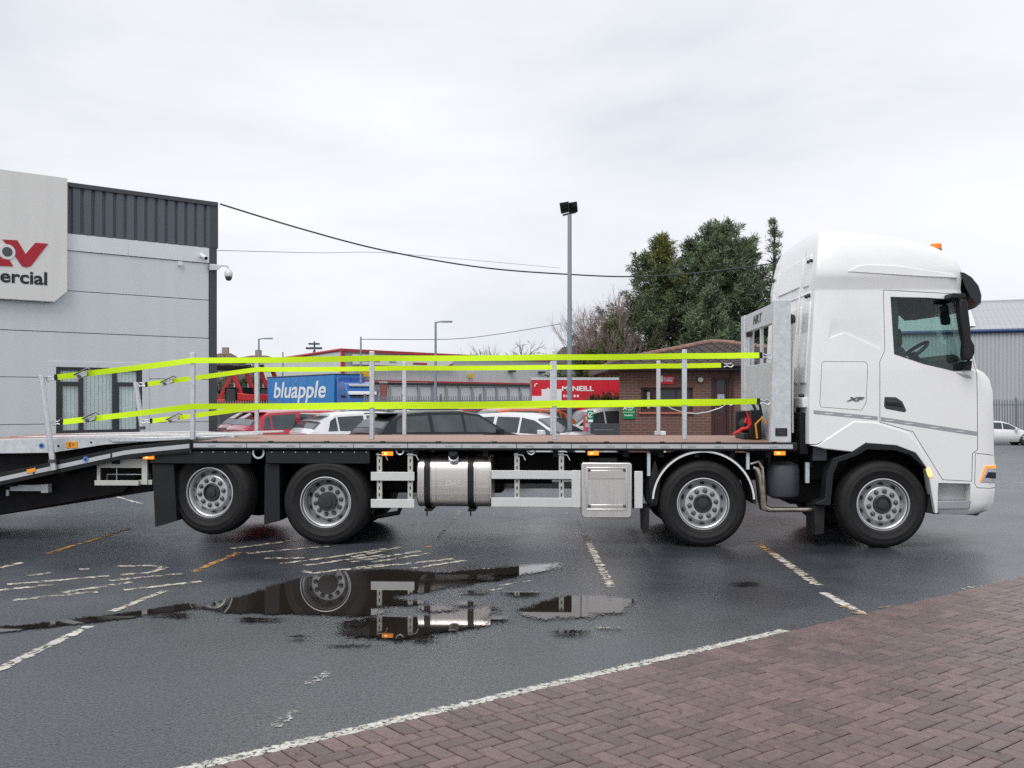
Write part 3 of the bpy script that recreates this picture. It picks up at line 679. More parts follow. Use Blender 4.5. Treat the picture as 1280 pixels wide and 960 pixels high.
MB().cyl((u, 0.06, z+0.005), (u, 0.0, z+0.075), 0.055, n=24).build('filler_cap', 'black_plastic', tank, 0.01)
u, z = TP(566, 604, 0.04); text('tank_lettering', 'DAF', 0.085, 'emblem_silver', tank, (u, 0.037, z), shear=0.2, bold=0.002, ext=0.003, sx=1.15)
# --- stainless tool box
a, c = TP(726.5, 578, 0.02), TP(790, 648, 0.02)
tool = MB().prism([(a[0]+0.02, a[1]), (c[0]-0.02, a[1]), (c[0], a[1]-0.02), (c[0], c[1]+0.03), (c[0]-0.03, c[1]), (a[0]+0.03, c[1]), (a[0], c[1]+0.03), (a[0], a[1]-0.02)], 0.02, 0.62).build('tool_box', 'stainless_v', truck, 0.014, seg=3)
fr0, fr1 = TP(733, 584, 0.02), TP(784, 638, 0.02)
ring = MB()
for q in ((fr0[0], fr0[1], fr1[0], fr0[1]-0.018), (fr0[0], fr1[1]+0.018, fr1[0], fr1[1])): ring.box(q[0], q[2], 0.006, 0.019, q[1], q[3])
for uu in (fr0[0], fr1[0]-0.018): ring.box(uu, uu+0.018, 0.006, 0.019, fr1[1]+0.0185, fr0[1]-0.0185)
ring.build('door_frame', 'stainless_v', tool, 0.004)
MB().prism([(fr0[0]+0.025, fr0[1]-0.14), (fr1[0]-0.025, fr0[1]-0.14), (fr1[0]-0.04, fr0[1]-0.035), (fr0[0]+0.04, fr0[1]-0.035)], 0.010, 0.019).build('door_pressing', 'stainless', tool, 0.006)
MB().prism([(fr0[0]+0.04, fr1[1]+0.035), (fr1[0]-0.04, fr1[1]+0.035), (fr1[0]-0.05, fr1[1]+0.07), (fr0[0]+0.05, fr1[1]+0.07)], 0.010, 0.019).build('door_pressing', 'stainless', tool, 0.006)
for uu in (fr0[0]+0.035, fr1[0]-0.035):
    for zz_ in (fr0[1]-0.035, fr1[1]+0.05): MB().lathe([(0, -0.014), (0.012, -0.013), (0.018, -0.006), (0.018, 0.006)], (uu, 0.012, zz_), 12).build('latch', 'nut_grey', tool)
a, c = TP(736, 572, 0.1), TP(772, 578, 0.1); MB().box(a[0], c[0], 0.1, 0.5, c[1], a[1]).build('box_hanger', 'black_plastic', tool, 0.01)
# --- exhaust, air tank, brackets between second axle and cab
P = [(TP(x, y, 0.22)[0], 0.22, TP(x, y, 0.22)[1]) for x, y in ((941, 584), (946, 586), (950, 596), (951.5, 612), (953, 626), (954, 634), (962, 637), (985, 637), (1016, 637))]
MB().tube(P, [0.035, 0.05, 0.062, 0.058, 0.058, 0.05, 0.035, 0.03, 0.03], 14).build('exhaust_pipe', 'chrome_pipe', truck)
MB().tube([(TP(x, y, 0.16)[0], 0.16, TP(x, y, 0.16)[1]) for x, y in ((938, 580), (948, 577), (953, 585), (954, 607))], 0.018).build('exhaust_clamp', 'chrome_pipe', truck)
a, c = TP(961.5, 577, 0.12), TP(1004, 626, 0.12); rc = (c[0]-a[0])/2
MB().lathe([(0, c[1]), (rc*0.6, c[1]+0.01), (rc*0.92, c[1]+0.045), (rc, c[1]+0.10), (rc, a[1]-0.11), (rc*0.9, a[1]-0.05), (rc*0.55, a[1]-0.012), (0, a[1])], ((a[0]+c[0])/2, 0.12+rc, 0), 36, 'z').build('air_tank', 'air_tank', truck)
m_ = MB(); pbox(m_, 1016, 547, 1034, 576, 0.14, 0.5); m_.build('cab_bracket', 'air_tank', truck, 0.006)
m_ = MB(); pbox(m_, 1007, 578, 1012, 604, 0.2, 0.25); m_.build('air_line_tube', 'galvanised', truck, 0.004)
m_ = MB(); pbox(m_, 1004, 556, 1060, 600, 0.5, 0.7); m_.build('chassis_side_panel', 'chassis_black', truck, 0.01)
MB().prism(PX([(1018, 632), (1031, 631), (1030, 667), (1019, 669)], 0.08), 0.08, 0.5).build('mud_flap', 'rubber', truck, 0.004)
m_ = MB()
for x, y, w_ in ((1012, 565, 3), (950, 575, 4), (960, 570, 3)): pbox(m_, x, y, x+w_, y+20, 0.3, 0.36)
m_.build('pipe_clip', 'black_plastic', truck)
# --- amber marker lamps
for x, y in ((186, 571.5), (484.5, 567), (741.5, 566.5), (974.5, 566.5)):
    a, c = TP(x-7, y-2.6, 0.02), TP(x+7, y+2.6, 0.02)
    o = MB().box(a[0], c[0], 0.0, 0.03, c[1], a[1]).build('marker_lamp', 'amber_lit', truck, 0.006)
    MB().box(a[0]+0.03, a[0]+0.065, -0.004, 0.0, c[1]+0.012, a[1]-0.012).build('lamp_filament', 'amber_hot', o, 0.002)
for x in np.arange(268, 985, 70): 
    u = TU(x); MB().box(u-0.03, u+0.03, -0.008, 0.03, DZ+0.003, DZ+0.014).build('lashing_cleat', 'nut_grey', truck, 0.004)

# --- stanchion posts
def post(x0, y0, x1, y1, v, w=0.055):
    a, c = TP(x0, y0, v), TP(x1, y1, v); d = w/2
    o = MB().prism([(c[0]-d, c[1]), (c[0]+d, c[1]), (a[0]+d, a[1]), (a[0]-d, a[1])], v-d, v+d).build('stanchion', 'galvanised_bright', truck, 0.006)
    return o
NV, FV = 0.035, 2.465
for x, y in ((241, 441), (465, 439), (693, 438), (855.5, 437)): post(x, y, x, 549.5, NV)
for x, y in ((321, 452), (505.5, 452.5), (690, 452), (823, 451)): post(x, y, x, 543.5, FV)
def lean_post(x0, y0, x1, y1, v):
    a, c = TP(x0, y0, v), TP(x1, y1, v)
    MB().cyl((c[0], v, c[1]), (a[0], v, a[1]), 0.036, n=20).build('stanchion', 'galvanised_bright', truck, 0.004)
    u = c[0]+(a[0]-c[0])*0.1; z = c[1]+(a[1]-c[1])*0.1
    MB().lathe([(0.036, -0.02), (0.05, -0.02), (0.05, 0.02), (0.036, 0.02)], (u, v, z), 20, 'z', True).build('stanchion_collar', 'nut_grey', truck)
lean_post(51.5, 469, 67.5, 588, -0.055); lean_post(169.5, 478, 178.5, 541, 2.53)

# --- headboard
hb = MB(); VH = 0.06
HU0, HU1 = TU(964, VH), TU(988, VH); HT = TP(975, 375, VH)[1]
zb = DZ+0.002
head = MB().prism([(TU(963, VH), zb), (TU(989, VH), zb), (TU(988.5, VH), HT), (TU(968, VH), HT)], VH, VH+0.10).build('headboard', 'galvanised', truck, 0.005)
h0, h1 = TU(975, VH), TU(988, VH)
MB().prism([(h0-0.02, zb), (h1, zb), (h1, HT), (h0-0.02, HT)], VW-0.30, VW-0.06).build('headboard_column', 'galvanised', head, 0.005)
MB().box(h0, h0+0.07, VH+0.101, VW-0.301, HT-0.24, HT).build('top_beam', 'galvanised', head, 0.004)
MB().box(h0+0.01, h0+0.05, VH+0.101, VW-0.301, 1.78, 2.22).build('headboard_panel', 'galvanised', head, 0.004)
MB().box(h0+0.005, h0+0.06, VH+0.101, VW-0.301, 1.74, 1.779).build('panel_rail', 'galvanised_bright', head, 0.004)
MB().box(h0+0.02, h0+0.045, VH+0.101, VW-0.301, zb, 1.739).build('lower_panel', 'galvanised', head, 0.004)
for v in (0.24, 1.30): MB().box(h0+0.02, h0+0.06, v-0.03, v+0.03, 2.221, HT-0.241).build('headboard_bar', 'galvanised_bright', head, 0.004)
text('beam_lettering', 'NRT', 0.17, 'print_black', head, (h0-0.004, 1.40, HT-0.125), rot=(R(90), 0, R(-90)), shear=0.25, bold=0.001, ext=0.002, sx=1.5, space=1.1)
a, c = TP(969, 535, VH), TP(984, 545, VH); MB().box(a[0], c[0], VH-0.008, VH-0.001, c[1], a[1]).build('maker_plate', 'print_black', head, 0.002)
for i_ in range(2): MB().box(a[0]+0.03, c[0]-0.03, VH-0.010, VH-0.0082, c[1]+0.03+0.03*i_, c[1]+0.04+0.03*i_).build('plate_mark', 'nut_grey', head)
# work lamp poles behind the headboard
for x, v, y0 in ((936.5, 2.2, 419), (989, 0.25, 402)):
    a, c = TP(x, y0, v), TP(x, 540, v); MB().cyl((a[0], v, c[1]), (a[0], v, a[1]), 0.022, n=12).build('lamp_pole', 'galvanised_bright', truck)
    MB().lathe([(0, -0.05), (0.05, -0.045), (0.065, 0.0), (0.05, 0.04), (0, 0.05)], (a[0], v, a[1]+0.03), 18, 'x').build('work_lamp', 'gloss_black', truck)
# winch at the foot of the headboard
wb = MB(); wu = TU(938, 0.9)
wn_ = MB().box(h0-0.26, h0-0.03, 0.95, 1.55, zb+0.001, zb+0.08).build('winch', 'black_plastic', truck, 0.01)
MB().cyl((h0-0.15, 1.02, zb+0.18), (h0-0.15, 1.46, zb+0.18), 0.09, n=24).build('winch_drum', 'chassis_black', wn_, 0.01)
MB().box(h0-0.19, h0-0.05, 0.86, 0.949, zb+0.001, zb+0.38).build('winch_motor', 'black_plastic', wn_, 0.015)
MB().box(h0-0.25, h0-0.06, 1.551, 1.63, zb+0.001, zb+0.36).build('winch_gearbox', 'black_plastic', wn_, 0.015)
MB().tube([(h0-0.12, 0.9, zb+0.38), (h0-0.15, 0.9, zb+0.44), (h0-0.2, 0.95, zb+0.50), (h0-0.05, 1.0, zb+0.45), (h0-0.02, 1.0, zb+0.3)], 0.018).build('winch_hose', 'black_plastic', wn_)
MB().tube([(h0-0.12, 0.8, zb+0.02), (h0-0.14, 0.8, zb+0.2), (h0-0.06, 0.8, zb+0.28), (h0-0.0, 0.8, zb+0.2)], 0.012).build('air_line', 'orange_label', wn_)
hk = [(TP(x, y, 0.7)[0], 0.7, TP(x, y, 0.7)[1]) for x, y in ((916, 543), (922, 540), (928, 536), (934, 535), (938, 530), (937, 524), (933, 523), (932, 528), (935, 532), (936, 526), (935, 519), (933, 515))]
hk = [(p[0], p[1], max(p[2], zb+0.022)) for p in hk]
MB().tube(hk, [0.012, 0.02, 0.022, 0.02, 0.018, 0.018, 0.018, 0.018, 0.02, 0.018, 0.012, 0.01], 10).build('winch_hook', 'red_plastic', wn_)
MB().tube([(TP(x, y, 0.2)[0], 0.2, TP(x, y, 0.2)[1]) for x, y in ((1001, 355), (997, 400), (991, 450), (990.5, 500), (991, 541))], 0.012).build('air_line', 'print_white', truck)
MB().tube([(TP(x, y, 0.9)[0], 0.9, TP(x, y, 0.9)[1]) for x, y in ((1003, 340), (1000, 360), (994, 410), (992, 440), (985, 480))], 0.012).build('cable', 'black_plastic', truck)
m_ = MB(); pbox(m_, 997, 510, 1003, 548, 0.4, 0.5); pbox(m_, 991, 528, 1008, 560, 0.55, 0.9); m_.build('coupling_bracket', 'black_plastic', truck, 0.01)

# --- cab
CV = VW/2
tab = [(642, 1010, 1222, .07), (637, 1010, 1235, .03), (628, 1010, 1241, .005), (612, 1010, 1243, .0), (585, 1010, 1243, .0), (560, 1010, 1241.5, .0), (520, 1010, 1241, .0), (490, 1010.5, 1240, .0), (474, 1011, 1236, .0),
       (466, 1011.5, 1229, .0), (461, 1011.5, 1220, .0), (440, 1012.5, 1215.5, .012), (400, 1015, 1207, .03), (372, 1016.5, 1201, .042), (364, 1017, 1200, .045), (361, 1017, 1199.5, .045), (348, 1018.5, 1201, .004), (340, 1019, 1201, -.002),
       (334, 1019.5, 1199.5, .006), (326, 1020, 1195, .022), (320, 1020.5, 1188, .036), (314, 1021, 1178, .055), (308, 1021.5, 1164, .078), (303, 1022, 1149, .105), (298, 1022.3, 1126, .14), (294, 1022.6, 1102, .18), (291, 1022.8, 1079, .23), (288.5, 1023, 1052, .29), (287, 1023.5, 1036, .36)]
rows = []
for py, xr, xf, ins in tab:
    ur, z = TP(xr, py, max(ins, 0)); uf, _ = TP(xf, py, max(ins, 0)); rows.append((z, ur, uf, CV-ins))
def ring_pts(ur, uf, hw, bz):
    s = [(ur, 0.0), (ur, -hw*0.5), (ur, -hw+0.07), (ur+0.02, -hw+0.02), (ur+0.07, -hw)]
    s += [(ur+0.07+(uf-0.16-ur-0.07)*t, -hw) for t in (0.2, 0.4, 0.6, 0.8, 1.0)]
    s += [(uf-0.07, -hw+0.010), (uf-0.015, -hw+0.035)]
    s += [(uf+bz*(1-abs(q)**2.5), q*hw) for q in (-0.955, -0.92, -0.85, -0.75, -0.6, -0.45, -0.3, -0.15)]
    s += [(uf+bz, 0.0)]
    full = s + [(a, -b) for a, b in reversed(s[1:-1])]
    return [(a, CV+b) for a, b in full]
def loft(rows, bz, off=0.0, z0=None, z1=None, m=None):
    mb = MB(); rr = []
    for z, ur, uf, hw in rows:
        if z0 is not None and z < z0 or z1 is not None and z > z1: continue
        rr.append([(p[0], p[1], z) for p in ring_pts(ur+off, max(uf-off, ur+off+0.25), hw-off, bz)])
    n = len(rr[0]); V = [q for r_ in rr for q in r_]
    Fs = [(i*n+k, i*n+(k+1) % n, (i+1)*n+(k+1) % n, (i+1)*n+k) for i in range(len(rr)-1) for k in range(n)]
    Fs += [tuple(range(n-1, -1, -1)), tuple(range((len(rr)-1)*n, len(rr)*n))]
    return tobj(mb.add(V, Fs), m)
BZ = 0.27
MATS_ORDER = None
outer = loft(rows, BZ, 0, m='white_paint')
inner = loft(rows, BZ, 0.055, z0=1.60, z1=rows[-5][0], m='interior')
shell_me = boolean(outer, [('DIFFERENCE', inner)])
shell = bpy.data.objects.new('shell', shell_me); C.objects.link(shell)
def cut(pts, v0, v1, m=None, vref=0.0): return tobj(MB().prism(PX(pts, vref), v0, v1), m)
arch = cut([(990, 720), (990, 555), (1021, 555), (1067, 531), (1100, 534), (1140, 547), (1171, 600), (1168, 720)], -1, 4, 'chassis_black')
doorp = [(1105.5, 361.5), (1203.5, 367), (1221.5, 463), (1222.5, 562), (1216, 567), (1215, 602), (1178, 600), (1141, 540), (1099.5, 528), (1099.5, 452), (1106, 438)]
def inset(pts, d):
    n = len(pts); cx_ = sum(p[0] for p in pts)/n; out = []
    ar = sum(pts[i][0]*pts[(i+1) % n][1]-pts[(i+1) % n][0]*pts[i][1] for i in range(n)); sg = 1 if ar > 0 else -1
    for i in range(n):
        p0, p1, p2 = (Vector(pts[i-1]), Vector(pts[i]), Vector(pts[(i+1) % n])); e1 = (p1-p0).normalized(); e2 = (p2-p1).normalized()
        n1 = Vector((-e1.y, e1.x))*sg; n2 = Vector((-e2.y, e2.x))*sg; b_ = (n1+n2); b_ = b_/max(0.4, b_.length_squared)*2
        out.append(tuple(p1+b_*d))
    return out
winp = [(1114.5, 370.5), (1160, 371.5), (1200, 374.5), (1204, 390), (1211, 430), (1214, 463), (1193, 464), (1155, 455), (1118, 442.5)]
hatchp = [(1030, 451.5), (1082, 452), (1085, 456), (1083, 503), (1077, 513), (1026, 509), (1024.5, 504), (1027, 455)]
lampp = [(1219, 566), (1262, 571), (1262, 608), (1240, 611), (1221, 610), (1218, 604)]
stepp = [(1173, 603.5), (1213, 604.5), (1213, 636), (1171, 637)]
door_gap_n = cut(doorp, -0.4, 0.062, 'print_black'); door_in_n = cut(inset(doorp, 0.75), -0.4, 0.055)
win_n = cut(winp, -0.4, 0.30, 'black_plastic')
win_f = cut(winp, VW-0.30, VW+0.4, 'black_plastic')
hatch_gap = cut(hatchp, -0.4, 0.03, 'print_black'); hatch_in = cut(inset(hatchp, 0.55), -0.4, 0.024)
lamp_gap = cut(lampp, -0.4, 0.9, 'print_black'); lamp_in = cut(inset(lampp, 0.75), -0.4, 0.85)
lamp_gap_f = cut(lampp, VW-0.9, VW+0.4, 'print_black'); lamp_in_f = cut(inset(lampp, 0.5), VW-0.85, VW+0.4)
step_c = cut(stepp, -0.4, 0.20, 'white_plastic'); step_cf = cut(stepp, VW-0.20, VW+0.4, 'white_plastic')
# windscreen opening follows the slope of the screen
w_b, w_t = TP(1216, 459.5, 0), TP(1199, 374, 0)
wsp = [(w_b[0]-0.045, w_b[1]), (w_b[0]+1.0, w_b[1]), (w_t[0]+1.0, w_t[1]), (w_t[0]-0.045, w_t[1])]
ws = tobj(MB().prism(wsp, 0.085, VW-0.085), 'black_plastic')
# shallow pressing above the side locker: deepest at its lower edge
PP = PX([(1066, 357), (1101, 360), (1101, 437), (1056, 416), (1036, 424), (1040, 400)])
zt = PP[0][1]; zbm = min(p[1] for p in PP)
pv = []
n = len(PP)
for p in PP: pv.append((p[0], -0.3, p[1]))
for p in PP: pv.append((p[0], 0.012+0.036*(zt-p[1])/(zt-zbm), p[1]))
press = tobj(MB().add(pv, [tuple(range(n)), tuple(range(2*n-1, n-1, -1))]+[(i, n+i, n+(i+1) % n, (i+1) % n) for i in range(n)]), 'white_paint')
body_me = boolean(shell, [('DIFFERENCE', arch), ('DIFFERENCE', door_gap_n), ('DIFFERENCE', win_n), ('DIFFERENCE', win_f), ('DIFFERENCE', hatch_gap), ('DIFFERENCE', lamp_gap), ('DIFFERENCE', lamp_gap_f), ('DIFFERENCE', step_c), ('DIFFERENCE', step_cf), ('DIFFERENCE', ws), ('DIFFERENCE', press)])
smooth(body_me, 28); cab = link('cab', body_me, None, truck)
door_me = boolean(shell, [('INTERSECT', door_in_n), ('DIFFERENCE', win_n)]); smooth(door_me, 28); door = link('door', door_me, None, cab)
hat_me = boolean(shell, [('INTERSECT', hatch_in)]); smooth(hat_me, 28); link('locker_hatch', hat_me, None, cab)
lamp_me = boolean(shell, [('INTERSECT', lamp_in)]); smooth(lamp_me, 28); link('headlight', lamp_me, None, cab)
lamp_me = boolean(shell, [('INTERSECT', lamp_in_f)]); smooth(lamp_me, 28); link('headlight', lamp_me, None, cab)
lo_ = loft(rows, BZ, -0.006, m='lamp_lens'); li_ = loft(rows, BZ, 0.001, m='lamp_lens')
lk_me = boolean(lo_, [('DIFFERENCE', li_)]); lk = bpy.data.objects.new('lk', lk_me); C.objects.link(lk)
for nm_, mm_, pts_ in (('headlamp_lens', 'lamp_lens', [(1226.5, 602.5), (1262, 604), (1262, 586), (1234.5, 586)]), ('headlamp_bezel', 'gloss_black', [(1231, 597), (1262, 600), (1262, 592), (1235, 590)]), ('running_light', 'amber_lit', [(1224, 602), (1226.3, 602.5), (1233, 585.5), (1262, 585.5), (1262, 582.5), (1231.5, 582.5)])):
    c_ = cut(pts_, -0.4, 0.75); m1 = boolean(lk, [('INTERSECT', c_)]); m1.materials.clear(); m1.materials.append(MATS[mm_])
    for q_ in m1.polygons: q_.material_index = 0
    if nm_ == 'headlamp_bezel':
        for v_ in m1.vertices: v_.co.x += 0.003; v_.co.y -= 0.003
    smooth(m1, 28); link(nm_, m1, None, cab); drop(c_)
drop(lo_, li_, lk)
# glass: a thin skin of the same shell cut to the openings
o2 = loft(rows, BZ, 0.018, m='cab_glass'); i2 = loft(rows, BZ, 0.024, z0=rows[1][0], z1=rows[-2][0], m='cab_glass')
skin_me = boolean(o2, [('DIFFERENCE', i2)]); skin = bpy.data.objects.new('skin', skin_me); C.objects.link(skin)
for nm_, cc in (('side_window', win_n), ('side_window', win_f), ('windscreen', ws)):
    g_me = boolean(skin, [('INTERSECT', cc)]); g_me.materials.clear(); g_me.materials.append(MATS['cab_glass'])
    for p in g_me.polygons: p.material_index = 0
    smooth(g_me, 28); link(nm_, g_me, None, cab)
drop(outer, inner, shell, arch, door_gap_n, door_in_n, win_n, win_f, hatch_gap, hatch_in, lamp_gap, lamp_in, lamp_gap_f, lamp_in_f, step_c, step_cf, ws, press, o2, i2, skin)
# black window seal round the near side glass
sl = MB(); A = PX(winp, 0); Bq = PX(inset(winp, 1.1), 0); n = len(A)
def side_v(z):
    zs = [r_[0] for r_ in rows]; return float(np.interp(z, zs, [CV-r_[3] for r_ in rows]))
V = [(p[0], side_v(p[1])-0.004, p[1]) for p in A]+[(p[0], side_v(p[1])-0.004, p[1]) for p in Bq]+[(p[0], side_v(p[1])+0.02, p[1]) for p in A]+[(p[0], side_v(p[1])+0.02, p[1]) for p in Bq]
Fs = []
for i in range(n):
    j = (i+1) % n; Fs += [(i, j, n+j, n+i), (n+i, n+j, 3*n+j, 3*n+i), (i, 2*n+i, 2*n+j, j)]
sl.add(V, Fs).build('window_seal', 'gloss_black', cab)
# a darker printed border at the rear of the side glass
P = PX([(1114.5, 371), (1121, 371), (1122, 400), (1123, 445), (1118, 443)], 0.0); bb = MB()
# fender over the front wheel
fend = [(1012, 556.5), (1022, 556), (1067, 526.5), (1095, 528), (1134, 540.5), (1148, 556), (1172.5, 600), (1172, 642), (1168.5, 642), (1159, 586), (1144, 566), (1120, 557), (1082, 554), (1065, 565), (1030, 561)]
MB().prism(PX(fend, 0), -0.012, 0.16).build('front_fender', 'white_paint', cab, 0.012, seg=3)
MB().prism(PX([(1133.5, 541), (1142, 542), (1178, 600), (1178, 604), (1172, 604), (1172.5, 599), (1148, 555)], 0.02), 0.02, 0.12).build('fender_gap', 'black_plastic', cab)
trim = [(1065, 565.5), (1082, 554.5), (1120, 557.5), (1144, 566.5), (1158, 586.5), (1150, 580), (1138, 569), (1118, 563), (1084, 562), (1070, 570), (1048, 578), (1042, 592), (1038, 632), (1020, 631), (1020, 628), (1031, 624), (1034, 590), (1042, 573)]
MB().prism(PX(trim, 0.0), -0.006, 0.22).build('arch_trim', 'black_plastic', cab, 0.006)
MB().prism(PX([(1166, 600), (1171, 598), (1174, 643), (1158, 641)], 0.05), 0.05, 0.5).build('arch_liner', 'black_plastic', cab, 0.01)
# step
MB().prism(PX([(1171, 627), (1215, 626), (1211, 636), (1172, 636.5)], 0.0), 0.002, 0.19).build('step_tread', 'stripe_silver', cab, 0.006)
MB().prism(PX([(1172, 640), (1210, 639), (1226, 642), (1222, 645), (1208, 643.5), (1172, 643)], 0.08), 0.10, 2.4).build('lower_valance', 'black_plastic', cab, 0.004)
a = PX([(1157.5, 586), (1162, 585), (1165.5, 595), (1162, 597), (1160, 594)], -0.02); MB().prism(a, -0.026, 0.0).build('side_indicator', 'amber_hot', cab, 0.004)
# grey reflective stripe along the flank
def flank(pts, m, name, v=-0.004, t=0.006, parent=cab): return MB().prism(PX(pts, 0), v, v+t).build(name, m, parent)
flank([(1017, 512.5), (1097, 520.5), (1097, 525), (1017, 517)], 'stripe_silver', 'side_stripe')
flank([(1101, 521), (1221, 539.5), (1221, 544.5), (1101, 526)], 'stripe_silver', 'side_stripe')
for x in (1036, 1060, 1084, 1112, 1136, 1168, 1200):
    y = 514.8+(x-1017)*0.1 if x < 1099 else 523.5+(x-1101)*0.154
    u, z = TP(x, y); MB().box(u-0.045, u+0.045, -0.007, -0.0045, z-0.012, z+0.002).build('stripe_marker', 'emblem_silver', cab)
# door handle, step ledge, emblem
hnd = MB().prism(PX([(1105.5, 496), (1120, 496.5), (1128, 502), (1133, 513), (1131, 515.5), (1107, 511), (1105, 508)], 0), -0.004, 0.03).build('door_handle', 'gloss_black', cab, 0.005)
MB().prism(PX([(1107, 502), (1124, 503.5), (1129, 509), (1108, 506.5)], 0), -0.022, -0.005).build('handle_grip', 'black_plastic', cab, 0.005)
text('emblem', 'XF', 0.062, 'emblem', cab, (TU(1068), -0.006, TP(1068, 499)[1]), shear=0.35, bold=0.002, ext=0.004, sx=2.2)
flank([(1195, 465.5), (1213, 469.5), (1214.5, 473), (1204, 471)], 'stripe_silver', 'door_vent', -0.006, 0.012)
# roof edge seam of the fairing
def curve_on(pts, r, m, name, v=None):
    P = [TP(x, y, 0.03) for x, y in pts]; MB().tube([(p[0], side_v(p[1])-0.001 if v is None else v, p[1]) for p in P], r, 6).build(name, m, cab)
# fairing pressing
PF = [(1058, 340), (1073, 332.5), (1085, 331), (1120, 332.5), (1190, 343), (1196, 348), (1150, 346)]
o = MB(); V = []
for p in PX(PF, 0.03): V.append((p[0], side_v(p[1])-0.010, p[1]))
for p in PX(PF, 0.03): V.append((p[0], side_v(p[1])+0.03, p[1]))
n = len(PF); o.add(V, [tuple(range(n))]+[(i, (i+1) % n, n+(i+1) % n, n+i) for i in range(n)]).build('roof_pressing', 'white_paint', cab, 0.006)
# sun visor across the front
vis_prof = [(1198.5, 340), (1204, 341), (1213, 346.5), (1221.5, 357), (1225, 368), (1224.5, 377), (1219, 381), (1212, 373), (1204, 357)]
VP_ = PX(vis_prof, 0.05); mb = MB(); ss = np.linspace(-0.985, 0.985, 25); n = len(VP_)
for s_ in ss:
    du = BZ*(1-abs(s_)**2.5)*0.92; mb.v += [(p[0]+du, CV+s_*(CV-0.02), p[1]) for p in VP_]
mb.f += [(i*n+k, i*n+(k+1) % n, (i+1)*n+(k+1) % n, (i+1)*n+k) for i in range(len(ss)-1) for k in range(n)]
mb.f += [tuple(range(n)), tuple(range((len(ss)-1)*n, len(ss)*n))]
mb.build('sun_visor', 'visor_black', cab, 0.006)
# mirrors
mp_ = [(1199, 376), (1201, 373.5), (1207.5, 374.5), (1209, 379), (1212.5, 408), (1213.5, 424), (1218, 432), (1218, 441), (1214.5, 449.5), (1206, 450.5), (1204, 444), (1205, 428), (1202, 412), (1199.5, 396)]
for s_, v0, v1 in ((1, -0.22, -0.09), (-1, VW+0.09, VW+0.22)):
    mir = MB().prism(PX(mp_, -0.2), v0, v1).build('mirror', 'black_plastic', cab, 0.02, seg=3)
    MB().prism(PX([(1182, 368.5), (1198, 369), (1199, 375), (1180, 374.5)], 0.0), -0.20 if s_ > 0 else VW-0.03, 0.03 if s_ > 0 else VW+0.2).build('mirror_arm', 'black_plastic', cab, 0.008)
    MB().prism(PX([(1205, 452), (1213, 451), (1212, 461), (1206, 463)], -0.1), -0.16 if s_ > 0 else VW-0.02, 0.02 if s_ > 0 else VW+0.16).build('mirror_foot', 'black_plastic', cab, 0.008)
# beacon
u, z = TP(1172.5, 312, 0.35); bo = MB().lathe([(0, z-0.06), (0.07, z-0.06), (0.07, z+0.012), (0, z+0.012)], (u, 0.42, 0), 24, 'z').build('beacon_base', 'black_plastic', cab)
MB().lathe([(0.066, z+0.012), (0.068, z+0.06), (0.06, z+0.078), (0.03, z+0.084), (0, z+0.085)], (u, 0.42, 0), 24, 'z').build('beacon', 'amber', cab)
# cab rear wall pressings and fittings
ur0 = rows[10][1]
bw = MB()
for v0, v1, z0, z1 in ((0.35, 1.15, 2.95, 3.35), (1.35, 2.15, 2.95, 3.35), (0.30, 2.2, 1.85, 2.75)):
    pass
def rear_u(z): return float(np.interp(z, [r_[0] for r_ in rows], [r_[1] for r_ in rows]))
def rear_plate(v0, v1, z0, z1, m='white_paint', name='rear_pressing', d=0.018):
    a, b_ = rear_u(z0), rear_u(z1)
    V = [(a-d, v0, z0), (a-d, v1, z0), (b_-d, v1, z1), (b_-d, v0, z1), (a+0.02, v0, z0), (a+0.02, v1, z0), (b_+0.02, v1, z1), (b_+0.02, v0, z1)]
    return MB().add(V, [(0, 1, 2, 3), (0, 4, 5, 1), (1, 5, 6, 2), (2, 6, 7, 3), (3, 7, 4, 0)]).build(name, m, cab, 0.012)
rear_plate(0.62, 1.88, 3.15, 3.5); rear_plate(0.25, 0.52, 3.12, 3.5); rear_plate(1.98, 2.25, 3.12, 3.5)
rear_plate(0.18, 2.32, 3.02, 3.05, 'white_paint', 'rear_seam', 0.012); rear_plate(0.55, 1.95, 1.95, 2.9); rear_plate(0.12, 0.42, 1.95, 2.92); rear_plate(2.08, 2.38, 1.95, 2.92)
for v in (0.2, 0.32, 2.2, 2.3):
    for z in (3.42, 3.0, 1.8):
        MB().lathe([(0, -0.024), (0.02, -0.022), (0.022, 0.01)], (rear_u(z)-0.012, v, z), 12, 'x').build('rear_bolt', 'print_black', cab)
MB().box(TU(1002, 0.1), TU(1011, 0.1), 0.06, 0.55, 1.66, 1.78).build('cab_mount', 'white_plastic', truck, 0.01)
MB().box(TU(1000, 0.1), TU(1011, 0.1), 0.12, 2.4, 1.1, 1.6).build('rear_apron', 'chassis_black', truck, 0.01)
